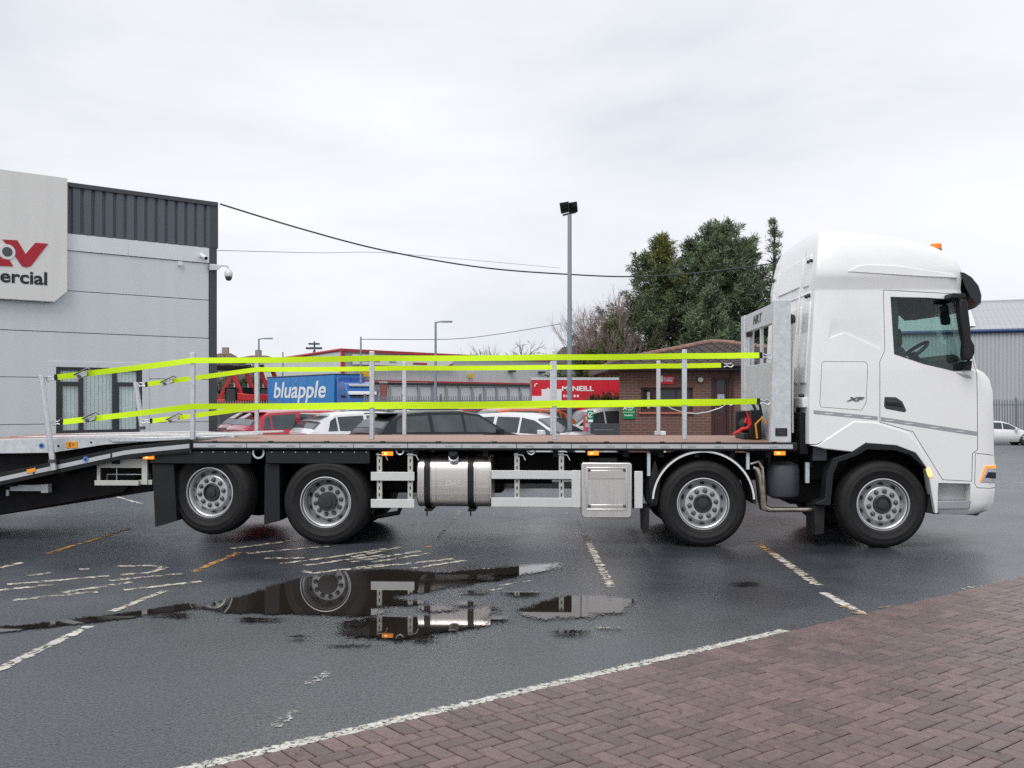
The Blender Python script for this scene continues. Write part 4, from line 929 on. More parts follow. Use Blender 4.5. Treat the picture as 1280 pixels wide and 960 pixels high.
# interior: floor is the cab body; seats, dash and wheel
z_s = 1.62
def seat(u, v):
    s_ = MB().box(u-0.25, u+0.25, v-0.24, v+0.24, z_s, z_s+0.22).build('seat', 'seat_fabric', cab, 0.05, seg=3)
    MB().prism([(u-0.34, z_s+0.2), (u-0.20, z_s+0.2), (u-0.28, z_s+0.78), (u-0.40, z_s+0.78)], v-0.23, v+0.23).build('seat_back', 'seat_fabric', s_, 0.05, seg=3)
    MB().prism([(u-0.36, z_s+0.80), (u-0.27, z_s+0.80), (u-0.29, z_s+1.0), (u-0.37, z_s+1.0)], v-0.13, v+0.13).build('head_rest', 'seat_fabric', s_, 0.03, seg=3)
uc = TU(1152, 0.6)
seat(uc, 0.58); seat(uc+0.0, 1.92)
ud = TU(1213, 0)
MB().prism(PX([(1108, 369), (1121, 371), (1123, 400), (1121, 444), (1112, 441)], 0.12), 0.11, 0.13).build('pillar_trim', 'interior', cab, 0.004)
MB().prism([(ud-0.5, 1.61), (ud+0.02, 1.61), (ud+0.06, 2.16), (ud-0.12, 2.30), (ud-0.45, 2.24)], 0.12, VW-0.12).build('dashboard', 'interior', cab, 0.04)
sw = MB(); cw = Vector((ud-0.46, 0.62, 2.32)); ax = Vector((-0.62, 0, 0.78)); e1 = Vector((0, 1, 0)); e2 = ax.cross(e1)
sw.tube([cw+0.23*(math.cos(t)*e1+math.sin(t)*e2) for t in np.linspace(0, 2*math.pi, 33)], 0.022, 8).cyl(cw, cw-ax*0.25, 0.05).tube([cw-0.22*e1, cw+0.22*e1], 0.018)
sw.build('steering_wheel', 'black_plastic', cab)
u, z = TP(1176, 400, 0.5)
MB().prism(PX([(1162, 392), (1176, 383), (1196, 377), (1196, 384), (1176, 390), (1164, 396)], 0.3), 0.25, 0.9).build('sun_shade', 'interior', cab, 0.01)
MB().prism(PX([(1178, 388), (1184, 387), (1188, 400), (1187, 406), (1181, 405), (1179, 398)], 0.3), 0.28, 0.42).build('cab_camera', 'black_plastic', cab, 0.01)

# ------------------------------------------------------------------ yellow straps along both sides of the deck
def strap(pts, v, label, hook_front, hook_rear, buckle):
    P = [TP(x, y, v) for x, y in pts]; h = 0.034
    root = thing('edge_strap', label, 'strap', (0, T0, 0), -TA, 'yellow edge straps of the truck deck')
    Q = [P[0]]
    for a, b_ in zip(P, P[1:]):
        L = b_[0]-a[0]; n = max(2, int(L/0.25))
        Q += [(a[0]+L*i/n, a[1]+(b_[1]-a[1])*i/n-0.006*math.sin(math.pi*i/n)*L/2) for i in range(1, n+1)]
    V = []; Fs = []
    tw = random.random()*6
    for i, (u, z) in enumerate(Q):
        t_ = 0.006*math.sin(u*1.9+tw)
        V += [(u, v-0.002+t_, z-h), (u, v-0.002-t_, z+h), (u, v+0.002-t_, z+h), (u, v+0.002+t_, z-h)]
        if i: b0 = (i-1)*4; Fs += [(b0+k, b0+(k+1) % 4, b0+4+(k+1) % 4, b0+4+k) for k in range(4)]
    Fs += [(3, 2, 1, 0), tuple(len(V)-4+k for k in range(4))]
    MB().add(V, Fs).build('webbing', 'strap_yellow', root)
    hm = MB()
    for (x, y, x2, y2, x3) in (hook_front, hook_rear):
        a, c = TP(x, y, v), TP(x2, y2, v)
        d_ = MB().tube([(a[0], v, a[1]+0.035), ((a[0]+c[0])/2, v, (a[1]+c[1])/2+0.012), (c[0], v, c[1]+0.03), (c[0]+(c[0]-a[0])*0.25, v, c[1]), (c[0], v, c[1]-0.03), ((a[0]+c[0])/2, v, (a[1]+c[1])/2-0.012), (a[0], v, a[1]-0.035)], 0.008)
        d_.build('hook', 'galvanised_bright', root)
        MB().box(a[0]-0.018, a[0]+0.018, v-0.012, v+0.012, a[1]-0.036, a[1]+0.036).build('end_fitting', 'black_plastic', root, 0.003)
    a, c = TP(buckle[0]-7, buckle[1]+3.2, v), TP(buckle[0]+7, buckle[1]-3.6, v); dz = c[1]-a[1]
    bk = MB().prism([(a[0], a[1]-0.035), (c[0], c[1]-0.045), (c[0], c[1]+0.02), (a[0], a[1]+0.03)], v-0.035, v-0.008).build('ratchet_buckle', 'galvanised_bright', root, 0.006)
    MB().tube([(a[0]-0.01, v-0.05, a[1]+0.03), (c[0]+0.02, v-0.055, c[1]+0.045), (c[0]+0.06, v-0.05, c[1]+0.02)], 0.010).cyl((a[0]+0.05, v-0.06, a[1]+0.01), (a[0]+0.05, v-0.0, a[1]+0.01), 0.02).build('ratchet_handle', 'nut_grey', bk)
nv, fv = NV-0.034, FV+0.034
strap([(71, 471.5), (104, 467.5), (241, 450.5), (465, 447.8), (693, 446.5), (855.5, 445), (951, 444)], nv, 'near upper yellow strap, from the leaning rear post to the headboard', (951, 444, 962, 446, 0), (70, 471.5, 60, 474, 0), (103, 468.5))
strap([(78, 527.5), (241, 508), (465, 506), (693, 504), (855.5, 502.5), (948, 501.5)], nv, 'near lower yellow strap, just above the deck on the camera side', (948, 501.5, 960, 503, 0), (77, 527.5, 67, 529, 0), (113, 523.5))
strap([(184, 480), (321, 461.8), (505.5, 460), (690, 459), (823, 457.5), (903, 456.5)], fv-0.066, 'far upper yellow strap, behind the upper strap of the near side', (903, 456.5, 914, 456.5, 0), (183, 480.5, 175, 480.5, 0), (210, 477.5))
strap([(190, 526), (321, 509), (505.5, 508), (690, 506.5), (823, 505), (903, 504)], fv-0.066, 'far lower yellow strap, hidden in places by the near lower one', (903, 504, 914, 504, 0), (189, 526, 179, 526.5, 0), (217, 524))
# ------------------------------------------------------------------ commercial building on the left
mat('panel_grey', (0.66, 0.69, 0.725), 0.45, 0.1, var=0.03, vscale=0.8, stretch=(3, 1, 0.2), dirt=(0.57, 0.595, 0.625), dscale=0.9, damt=0.28)
mat('flashing', (0.72, 0.75, 0.78), 0.4, 0.15, var=0.06, vscale=1.2)
mat('cladding_dark', (0.10, 0.118, 0.14), 0.5, 0.1, var=0.08, vscale=2, stretch=(2, 2, 0.2))
mat('trim_dark', (0.055, 0.062, 0.072), 0.5, var=0.05)
mat('sign_white', (0.76, 0.755, 0.735), 0.5, var=0.025, vscale=2.5, stretch=(2.5, 1, 0.25), dirt=(0.69, 0.68, 0.655), dscale=1.6, damt=0.5)
mat('window_frame', (0.035, 0.038, 0.042), 0.4)
mat('blind', (0.80, 0.84, 0.84), 0.8, var=0.05)
BA = math.atan2(0.648, 0.7615); BC = Vector((-7.42, 25.0, 0))
bld = thing('commercial_building', 'grey panelled commercial building with dark ribbed parapet at the left edge', 'building', BC, BA)
bd = Vector((math.cos(BA), math.sin(BA), 0)); bn = Vector((math.sin(BA), -math.cos(BA), 0))
def BW(px, py, off=0.0):            # photo pixel -> (x along the wall, z) on a plane off metres in front of the wall
    k = (px-640)/F; o_ = BC+bn*off
    x = (k*o_.y-o_.x)/(bd.x-k*bd.y); Y = o_.y+bd.y*x
    return x, CAMH+(HOR-py)/F*Y
XL = -13.0
zs = [0.30, 1.21, 2.26, 3.29, 4.24, 5.16]
wx0, wz1 = BW(70, 459); wx1, _ = BW(178, 459); wz0 = 0.99; wz1 = 2.50
MB().box(XL, -0.2, 0.09, 11, 0.0, 6.6).build('wall_core', 'trim_dark', bld)
MB().box(XL, -0.19, -0.02, 0.089, 0.0, 0.295).build('plinth', 'trim_dark', bld)
for z0, z1 in zip(zs, zs[1:]):
    m_ = MB(); g = 0.007
    lo, hi = max(z0+g, wz0), min(z1-g, wz1)
    if hi > lo:
        m_.box(XL, wx0, 0.0, 0.089, z0+g, z1-g); m_.box(wx1, -0.20, 0.0, 0.089, z0+g, z1-g)
        if lo > z0+g+0.01: m_.box(wx0, wx1, 0.0, 0.089, z0+g, lo)
        if hi < z1-g-0.01: m_.box(wx0, wx1, 0.0, 0.089, hi, z1-g)
    else: m_.box(XL, -0.20, 0.0, 0.089, z0+g, z1-g)
    m_.build('wall_panel', 'panel_grey', bld, 0.0 if hi > lo else 0.006)
for a, c in ((XL, -4.6), (-4.598, -2.2), (-2.198, -0.2)): MB().box(a, c, -0.025, 0.089, 5.165, 5.545).build('parapet_flashing', 'flashing', bld, 0.004)
# ribbed cladding as one folded sheet
pts = []; x = XL
while x < -0.1:
    pts += [(x, -0.03), (x+0.155, -0.03), (x+0.185, 0.02), (x+0.215, 0.02)]; x += 0.245
V = [(p[0], p[1], 5.55) for p in pts]+[(p[0], p[1], 6.60) for p in pts]; n = len(pts)
MB().add(V, [(i, i+1, n+i+1, n+i) for i in range(n-1)]).build('ribbed_cladding', 'cladding_dark', bld, ang=10)
MB().box(XL, 0.02, -0.06, 0.25, 6.605, 6.71).build('parapet_cap', 'trim_dark', bld, 0.006)
MB().box(-0.185, 0.03, -0.035, 0.3, 5.55, 6.603).build('corner_trim', 'trim_dark', bld, 0.006)
MB().box(-0.185, 0.0, -0.03, 0.3, 0.0, 5.548).build('corner_trim', 'trim_dark', bld, 0.006)
MB().box(-0.05, 0.0, 0.31, 11, 0.0, 6.6).build('end_wall', 'panel_grey', bld)
# window
win = MB().box(wx0, wx1, 0.02, 0.085, wz0, wz0+0.07).box(wx0, wx1, 0.02, 0.085, wz1-0.07, wz1)
wm1 = BW(102, 500)[0]; wm2 = BW(144, 500)[0]
for a in (wx0, wm1-0.05, wm2-0.05, wx1-0.10): win.box(a, a+0.10, 0.019, 0.086, wz0+0.071, wz1-0.071)
zt_ = wz1-0.42
for a, c in ((wx0+0.101, wm1-0.051), (wm2+0.051, wx1-0.101)): win.box(a, c, 0.02, 0.085, zt_, zt_+0.09); win.box(a, a+0.05, 0.02, 0.085, wz0+0.071, zt_-0.001)
wo = win.build('window', 'window_frame', bld, 0.005)
for a, c in ((wx0+0.1, wm1-0.05), (wm1+0.05, wm2-0.05), (wm2+0.05, wx1-0.1)): MB().box(a, c, 0.05, 0.056, wz0+0.07, wz1-0.07).build('pane', 'clear_glass', wo)
bl_ = MB(); x = wx0+0.08
while x < wx1-0.15: bl_.box(x, x+0.082, 0.078, 0.081, wz0+0.06, wz1-0.06); x += 0.088
o = bl_.build('window_blind', 'blind', wo); tag(o, kind='stuff')
sr = MB().box(wx0-0.16, wx1+0.16, -0.012, -0.001, wz1, wz1+0.13).box(wx0-0.16, wx0, -0.012, -0.001, wz0-0.02, wz1-0.001).box(wx1, wx1+0.16, -0.012, -0.001, wz0-0.02, wz1-0.001)
sr.build('window_surround', 'panel_grey', bld, 0.003)
# sign board
SO = 0.16
def SB(pts, off=SO): return [BW(x, y, off) for x, y in pts]
sb = SB([(-300, 180), (0, 212), (84.5, 222.5), (81.5, 364), (68.5, 378), (0, 373.5), (-300, 362)])
x_r = sb[2][0]; zt2, zb2 = sb[2][1], sb[5][1]
xc = sb[4][0]; zc1 = sb[3][1]
sgn = thing('wall_sign', 'white board sign with red letter mark and black lettering on the grey wall', 'sign', BC, BA)
MB().prism([(XL, zb2), (xc, zb2), (x_r, zc1), (x_r, zt2), (XL, zt2)], -SO, -0.065).build('sign_board', 'sign_white', sgn, 0.012)
def cr(x, y): return BW(x*0.23437, 200+y*0.23437, SO)
def logo(pts, m, name, d=0.0): MB().prism([cr(*p) for p in pts], -SO-0.012-d, -SO-0.001-d).build(name, m, sgn)
logo([(72, 427), (92, 428), (136, 502), (188, 441), (256, 447), (165, 565), (140, 573), (116, 566), (80, 512)], 'print_red', 'letter_mark')
logo([(-160, 560), (70, 567), (48, 530), (16, 528), (-10, 505), (-60, 520)], 'print_red', 'letter_mark')
logo([(12, 424), (71, 427), (79, 511), (60, 460), (36, 452)], 'print_red', 'letter_mark')
c_ = cr(38, 490)
MB().lathe([(0, -SO-0.016), (0.50, -SO-0.016), (0.50, -SO-0.001)], (c_[0], 0, c_[1]), 32).build('mark_ring', 'sign_white', sgn).scale = (1, 1, 1)
for o in [o for o in sgn.children if o.name.startswith('mark_ring')]:
    o.data.transform(Matrix.Translation((c_[0], 0, c_[1])) @ Matrix.Diagonal((0.33, 1, 0.33, 1)) @ Matrix.Translation((-c_[0], 0, -c_[1])))
MB().lathe([(0, -SO-0.020), (0.105, -SO-0.020), (0.105, -SO-0.015)], (c_[0], 0, c_[1]), 32).build('mark_dot', 'nut_grey', sgn)
tx, tz = cr(256, 633)
text('sign_lettering', 'Commercial', 0.40, 'print_black', sgn, (tx, -SO-0.004, tz-0.02), bold=0.010, ext=0.003, align='RIGHT', sx=1.13)
# cameras on the building
def bullet(x, z):
    t = thing('security_camera', 'small white bullet camera on the grey wall below the ribbed cladding', 'camera', BC+bd*x+bn*0.0+Vector((0, 0, z)), BA, 'security cameras on the building')
    MB().box(-0.04, 0.04, -0.06, 0.0, -0.01, 0.08).build('mount', 'white_plastic', t, 0.01)
    MB().cyl((0, -0.04, 0.04), (0.02, -0.26, -0.06), 0.05, n=16).build('camera_body', 'white_plastic', t, 0.01)
    MB().cyl((0.02, -0.26, -0.06), (0.022, -0.275, -0.067), 0.042, n=16).build('lens', 'gloss_black', t)
x_, z_ = BW(251, 321); bullet(x_, z_)
x_, z_ = BW(225, 330); tag(MB().box(-0.05, 0.05, -0.06, 0, -0.05, 0.05).cyl((0, -0.03, -0.06), (0, -0.03, -0.10), 0.02).build('wall_sensor', 'white_plastic', None, 0.01, loc=BC+bd*x_+Vector((0, 0, z_)), rot=(0, 0, BA)), 'small white sensor box left of the bullet camera', 'sensor')
t = thing('dome_camera', 'white dome camera on a bracket arm beyond the dark building corner', 'camera', BC+bd*0.0+bn*0.04+Vector((0, 0, BW(268, 334)[1])), BA, 'security cameras on the building')
MB().prism([(-0.22, 0.06), (-0.22, -0.10), (-0.02, -0.08), (0.1, 0.02), (0.1, 0.06)], -0.08, -0.02).build('arm', 'white_plastic', t, 0.01)
MB().tube([(0.08, -0.05, 0.04), (0.22, -0.05, 0.05), (0.28, -0.05, 0.0), (0.28, -0.05, -0.06)], 0.02).build('arm_pipe', 'white_plastic', t)
MB().lathe([(0, -0.05), (0.07, -0.06), (0.10, -0.12), (0.10, -0.20), (0.09, -0.22)], (0.28, -0.05, 0), 24, 'z').build('camera_body', 'white_plastic', t)
MB().lathe([(0.085, -0.22), (0.08, -0.27), (0.05, -0.315), (0, -0.325)], (0.28, -0.05, 0), 24, 'z').build('dome', 'nut_grey', t)

# ------------------------------------------------------------------ overhead wires
mat('wire', (0.05, 0.055, 0.065), 0.6)
def wire(pts, r, label):
    P = [W(*q) for q in pts]; Q = []
    # Catmull-Rom through the points
    for i in range(len(P)-1):
        p0, p1, p2, p3 = P[max(i-1, 0)], P[i], P[i+1], P[min(i+2, len(P)-1)]
        for t in np.linspace(0, 1, 12, endpoint=False):
            Q.append(0.5*((2*p1)+(p2-p0)*t+(2*p0-5*p1+4*p2-p3)*t*t+(3*p1-p0-3*p2+p3)*t**3))
    Q.append(P[-1])
    tag(MB().tube(Q, r, 6).build('overhead_cable', 'wire'), label, 'cable', 'overhead cables')
wire([(275, 255, 25), (380, 287, 26), (480, 313, 27), (600, 334, 28), (712, 343, 29), (800, 345.5, 30), (900, 338, 31), (1030, 320, 32)], 0.022, 'thick black overhead cable sagging from the building corner towards the truck roof')
wire([(272, 313, 25.5), (400, 316, 32), (480, 316, 38), (600, 326, 45), (700, 335, 50)], 0.008, 'thin straight cable leaving the building under the thick one')
wire([(452, 424, 78), (560, 424, 85), (620, 418, 90), (700, 405, 95)], 0.03, 'faint far cable sagging above the grey warehouse')

# ------------------------------------------------------------------ lamp posts
mat('pole_grey', (0.27, 0.31, 0.35), 0.5, 0.4, var=0.06)
mat('flood_dark', (0.04, 0.045, 0.05), 0.5)
p0 = W(712, 500, 24.5)
lt = thing('floodlight_post', 'tall grey post with two tilted black floodlights standing among the cars', 'lamp post', (p0.x, p0.y, 0))
top = W(712, 268, 24.5).z
MB().cyl((0, 0, 0), (0, 0, top), 0.062, 0.05, 20).build('post', 'pole_grey', lt)
MB().box(-0.14, 0.14, -0.14, 0.14, 0.0, 0.03).cyl((0, 0, 0.03), (0, 0, 0.8), 0.085, 0.085, 20).build('post_base', 'pole_grey', lt, 0.005)
MB().tube([(-0.17, 0, top-0.02), (0.16, 0, top+0.06)], 0.025).build('cross_bar', 'flood_dark', lt)
for dx, ang in ((-0.11, 0.12), (0.09, 0.12)):
    f = MB().add([(-0.11, -0.05, 0.03), (0.11, -0.05, 0.08), (0.08, -0.12, 0.30), (-0.15, -0.12, 0.26), (-0.09, 0.12, 0.03), (0.12, 0.12, 0.08), (0.1, 0.05, 0.31), (-0.13, 0.05, 0.27)],
                 [(0, 1, 2, 3), (4, 7, 6, 5), (0, 4, 5, 1), (1, 5, 6, 2), (2, 6, 7, 3), (3, 7, 4, 0)]).build('floodlight', 'flood_dark', lt, 0.012, loc=(dx, 0, top))
    MB().add([(-0.09, -0.056, 0.05), (0.09, -0.056, 0.09), (0.065, -0.122, 0.27), (-0.125, -0.122, 0.24)], [(0, 1, 2, 3)]).build('lamp_glass', 'dark_glass', f)
def street_lamp(px, ytop, Y, label, arm=0.0, ygr=None):
    p = W(px, 500, Y); h = W(px, ytop, Y).z
    t = thing('street_lamp', label, 'lamp post', (p.x, p.y, 0), 0, 'street lamps in the distance')
    MB().cyl((0, 0, 0), (0, 0, h), 0.1, 0.065, 12).build('post', 'pole_grey', t)
    if arm:
        MB().tube([(0, 0, h-0.03), (arm*0.5, 0, h+0.02), (arm, 0, h+0.03)], 0.05).build('arm', 'pole_grey', t)
        MB().box(arm-0.1, arm+0.55, -0.12, 0.12, h-0.03, h+0.08).build('lamp_head', 'pole_grey', t, 0.03)
street_lamp(544.5, 402.5, 62, 'slim street lamp with a short arm in front of the grey warehouse', 0.5)
street_lamp(323.5, 423.5, 75, 'distant street lamp above the red loaders at the left', 0.5)
street_lamp(451, 421, 78, 'plain pole without a lamp head beside the blue lorry cab')
street_lamp(353.5, 440, 95, 'short far pole over the blue lorry trailer')
# high mast with a cluster of lamps far behind
p = W(390, 500, 120); h = W(392, 434, 120).z
t = thing('mast', 'far leaning mast with a cluster of lamps above the warehouse roof', 'mast', (p.x, p.y, 0))
MB().tube([(-0.6, 0, 0), (-0.4, 0, h-2.2), (0.35, 0, h-0.3)], 0.14).build('post', 'trim_dark', t)
MB().box(-0.7, 1.2, -0.3, 0.3, h-0.25, h).box(-0.4, 0.9, -0.3, 0.3, h+0.3, h+0.5).cyl((0.3, 0, h), (0.3, 0, h+0.7), 0.1).build('lamp_cluster', 'trim_dark', t, 0.03)

# ------------------------------------------------------------------ cars
CAR_COLS = {'red': (0.46, 0.014, 0.02), 'dark_red': (0.40, 0.016, 0.035), 'white': (0.72, 0.73, 0.74), 'black': (0.018, 0.019, 0.022), 'grey': (0.10, 0.105, 0.12), 'silver': (0.42, 0.44, 0.47), 'orange': (0.55, 0.10, 0.02), 'navy': (0.02, 0.03, 0.06)}
for k_, c_ in CAR_COLS.items(): mat('car_'+k_, c_, 0.25, 0.1 if k_ != 'silver' else 0.6, var=0.03, coat=0.8 if k_ not in ('black', 'navy') else 0.1, spec=0.5 if k_ not in ('black', 'navy') else 0.3)
mat('tail_red', (0.45, 0.01, 0.012), 0.15); mat('plate_yellow', (0.75, 0.50, 0.03), 0.5); mat('plate_white', (0.7, 0.7, 0.68), 0.5)
mat('car_trim', (0.02, 0.02, 0.022), 0.5)
mat('car_window', (0.040, 0.052, 0.057), 0.03, spec=0.75, var=0.5, vscale=2.2); mat('chrome_line', (0.6, 0.6, 0.62), 0.25, 0.8)
def car(label, col, px, Y, head, L=4.4, Wd=1.82, H=1.58, style='suv', group='cars parked behind the truck', shift=0.0):
    p = W(px, 500, Y); t = thing('parked_car', label, 'car', (p.x, p.y, 0), R(head), group)
    hw = Wd/2; cm = 'car_'+col
    # stations from rear to front: (x, half width, belt z, roof z, roof half width, kind) ; roof==belt -> bonnet
    if style == 'suv': S = [(-.5, .84, .98, 1.00, .80), (-.485, .93, 1.02, 1.06, .82), (-.43, .97, .66*H, .86*H, .70), (-.36, .99, .655*H, .965*H, .655), (-.20, 1, .645*H, .995*H, .65), (0, 1, .635*H, 1.0*H, .66), (.10, 1, .63*H, .965*H, .67), (.27, .99, .63*H, .66*H, .82), (.40, .97, .57*H, .59*H, .82), (.47, .92, .50*H, .52*H, .78), (.5, .80, .42*H, .44*H, .70)]
    elif style == 'hatch': S = [(-.5, .84, .92, .95, .78), (-.485, .92, .97, 1.0, .80), (-.42, .97, .66*H, .84*H, .69), (-.33, .99, .655*H, .97*H, .64), (-.15, 1, .64*H, 1.0*H, .64), (.02, 1, .63*H, .99*H, .65), (.11, 1, .625*H, .93*H, .67), (.28, .99, .63*H, .655*H, .82), (.40, .97, .57*H, .59*H, .82), (.47, .92, .50*H, .52*H, .78), (.5, .80, .42*H, .44*H, .70)]
    else: S = [(-.5, .82, .60*H, .62*H, .78), (-.48, .92, .64*H, .66*H, .82), (-.36, .97, .66*H, .70*H, .80), (-.20, .99, .65*H, .95*H, .65), (-.08, 1, .64*H, 1.0*H, .64), (.04, 1, .63*H, .98*H, .65), (.12, 1, .625*H, .91*H, .67), (.27, .99, .62*H, .645*H, .82), (.40, .97, .56*H, .58*H, .82), (.47, .92, .50*H, .52*H, .78), (.5, .80, .42*H, .44*H, .70)]
    def sect(s):
        x, w, zb_, zr, wr = s[0]*L, s[1]*hw, s[2], s[3], s[4]*hw*1.12; wr = min(wr, w*0.97)
        zbot = 0.22 if abs(s[0]) < 0.45 else 0.30
        if zb_ > 1.3: pass
        return [(x, 0, zbot), (x, w*0.9, zbot), (x, w, zbot+0.16), (x, w*1.01, 0.5*(zbot+zb_)), (x, w*0.985, zb_-0.04), (x, w*0.955, zb_), (x, wr, zr-0.035), (x, wr*0.86, zr-0.004), (x, 0, zr+0.012)]
    rows_ = [sect(s) for s in S]; nh = len(rows_[0]); mb = MB()
    for sy in (1, -1):
        b0 = len(mb.v); mb.v += [(q[0], q[1]*sy, q[2]) for r_ in rows_ for q in r_]
        for i in range(len(rows_)-1):
            for k in range(nh-1):
                mb.f.append((b0+i*nh+k, b0+i*nh+k+1, b0+(i+1)*nh+k+1, b0+(i+1)*nh+k))
        for i in (0, len(rows_)-1): mb.f.append(tuple(b0+i*nh+k for k in range(nh)))
    bme = bpy.data.meshes.new('body'); bme.from_pydata(mb.v, [], mb.f); bm = bmesh.new(); bm.from_mesh(bme)
    bmesh.ops.remove_doubles(bm, verts=bm.verts, dist=0.001); bmesh.ops.recalc_face_normals(bm, faces=bm.faces); bm.to_mesh(bme); bm.free(); smooth(bme, 40)
    link('body', bme, cm, t)
    def pt(i, k, sy=1): q = rows_[i][k]; return Vector((q[0], q[1]*sy, q[2]))
    def pane(quads, name, m='car_window', off=0.008):
        mb = MB()
        for q in quads:
            nrm = (q[1]-q[0]).cross(q[3]-q[0]).normalized(); c0 = sum(q, Vector())/4
            if nrm.dot(c0-Vector((0, 0, 0.8))) < 0: nrm = -nrm
            mb.add([v+nrm*off for v in q]+[v-nrm*0.012 for v in q], [(0, 1, 2, 3), (0, 4, 5, 1), (1, 5, 6, 2), (2, 6, 7, 3), (3, 7, 4, 0)])
        return mb.build(name, m, t)
    def lerp4(a, b, c, d, u, v): return (a*(1-u)+b*u)*(1-v)+(d*(1-u)+c*u)*v
    ir = 2; iw = 7                       # rear screen base station, cowl station
    last = 6
    # side windows between belt (5) and roof edge (6)
    for sy in (1, -1):
        for (i0, i1, u0, u1) in ((ir, ir+1, .35, 1.0), (ir+1, ir+2, 0.06, 0.94), (ir+2, ir+3, .06, 0.94), (ir+3, last, 0.04, 1.0), (last, iw, 0.0, 0.80)):
            a, b, c, d = pt(i0, 5, sy), pt(i1, 5, sy), pt(i1, 6, sy), pt(i0, 6, sy)
            if i1 == iw: q = [lerp4(a, b, c, d, 0.0, .10), lerp4(a, b, c, d, .78, .14), lerp4(a, b, c, d, .74, .5), lerp4(a, b, c, d, 0.0, .88)]
            else: q = [lerp4(a, b, c, d, u0, .10), lerp4(a, b, c, d, u1, .10), lerp4(a, b, c, d, u1, .88), lerp4(a, b, c, d, u0+(.25 if i0 == ir else 0), .88 if i0 != ir else .8)]
            pane([q], 'side_window')
    # windscreen and rear screen across the top strip
    def screen(i0, i1, name, v0, v1):
        L_ = [pt(i0, 6, 1), pt(i0, 7, 1), pt(i0, 8, 1), pt(i0, 7, -1), pt(i0, 6, -1)]; U_ = [pt(i1, 6, 1), pt(i1, 7, 1), pt(i1, 8, 1), pt(i1, 7, -1), pt(i1, 6, -1)]
        qs = []
        for k in range(4):
            a, b, c, d = L_[k], L_[k+1], U_[k+1], U_[k]
            x0 = .22 if k == 0 else 0; x1 = .78 if k == 3 else 1
            qs.append([lerp4(a, b, c, d, x0, v0), lerp4(a, b, c, d, x1, v0), lerp4(a, b, c, d, x1, v1), lerp4(a, b, c, d, x0, v1)])
        pane(qs, name)
    screen(iw, last, 'windscreen', .06, .92)
    screen(1 if style != 'sedan' else 2, 3, 'rear_window', .08, .92) if style == 'sedan' else screen(1, 2, 'rear_window', .25, .98)
    if style != 'sedan':
        a = pt(2, 6, 1); c = pt(3, 7, -1); z = rows_[3][8][2]; xx = rows_[2][8][0]
        MB().box(xx-0.05, xx+0.30, -hw*0.60, hw*0.60, z-0.035, z-0.005).build('roof_spoiler', cm, t, 0.012)
    if col == 'black':
        for sy in (1, -1): MB().tube([pt(i, 5, sy)+Vector((0, sy*0.012, -0.012)) for i in range(ir, iw)], 0.014, 6).build('window_line', 'chrome_line', t)
    # wheels
    for fx in (-.30, .31):
        for sy in (1, -1):
            c = Vector((fx*L, sy*(hw*0.985), 0.33))
            w_ = MB().lathe([(0.21, -0.01), (0.23, 0.012), (0.31, 0.012), (0.33, -0.02), (0.33, -0.2), (0.2, -0.2)], (0, 0, 0), 32)
            wo_ = w_.build('wheel', 'rubber', t, loc=c, rot=(0, 0, 0 if sy > 0 else math.pi))
            rm = MB().lathe([(0.22, 0.0), (0.205, 0.006), (0.19, -0.02), (0.06, -0.03), (0.05, 0.0), (0, 0.0)], (0, 0, 0), 24)
            for k in range(5):
                a = k*2*math.pi/5; rm.add([(0.05*math.cos(a-.5), 0.0, 0.05*math.sin(a-.5)), (0.2*math.cos(a-.14), 0.002, 0.2*math.sin(a-.14)), (0.2*math.cos(a+.14), 0.002, 0.2*math.sin(a+.14)), (0.05*math.cos(a+.5), 0.0, 0.05*math.sin(a+.5))], [(0, 1, 2, 3)])
            rm.build('rim', 'nut_grey', wo_)
            MB().lathe([(0.36, -0.03), (0.375, 0.006), (0.335, 0.006), (0.335, -0.03)], (c.x, sy*(hw*0.99) if sy > 0 else sy*(hw*0.99), c.z), 28).build('arch_lip', 'car_trim', t)
    # lamps, mirrors, plates
    zl = rows_[1][5][2]
    for sy in (1, -1):
        MB().box(-0.502*L, -0.455*L, sy*hw*0.52, sy*hw*0.90, zl-0.20, zl-0.06).build('tail_lamp', 'tail_red', t, 0.02)
        MB().box(0.455*L, 0.492*L, sy*hw*0.48, sy*hw*0.86, 0.40*H, 0.455*H).build('headlight', 'lamp_lens', t, 0.02)
        mz = rows_[iw][5][2]; mx_ = 0.185*L
        MB().prism([(mx_-0.07, mz-0.01), (mx_+0.10, mz+0.01), (mx_+0.08, mz+0.13), (mx_-0.07, mz+0.14)], sy*(hw+0.04), sy*(hw+0.20)).box(mx_-0.02, mx_+0.05, sy*hw*0.93, sy*(hw+0.05), mz+0.0, mz+0.04).build('door_mirror', cm if col not in ('white',) else 'car_white', t, 0.02)
    MB().box(-0.506*L, -0.499*L, -0.26, 0.26, 0.74, 0.85).build('number_plate', 'plate_yellow', t, 0.003)
    MB().box(0.499*L, 0.506*L, -0.26, 0.26, 0.42, 0.53).build('number_plate', 'plate_white', t, 0.003)
    MB().box(-0.507*L, -0.47*L, -hw*0.85, hw*0.85, 0.28, 0.42).build('rear_bumper', 'car_trim', t, 0.02)
    MB().box(0.47*L, 0.503*L, -hw*0.7, hw*0.7, 0.25, 0.38).build('front_grille', 'car_trim', t, 0.02)
    for sy in (1, -1):
        MB().box(-0.30*L, 0.14*L, sy*hw*0.62, sy*hw*0.62+0.03, H+0.012, H+0.035).build('roof_rail', 'car_trim', t, 0.008) if style == 'suv' and col in ('black', 'red') else None
    return t
car('red car with a sloping tinted rear window and yellow plate behind the deck', 'dark_red', 399, 26.2, 34, 4.5, 1.85, 1.50, 'suv')
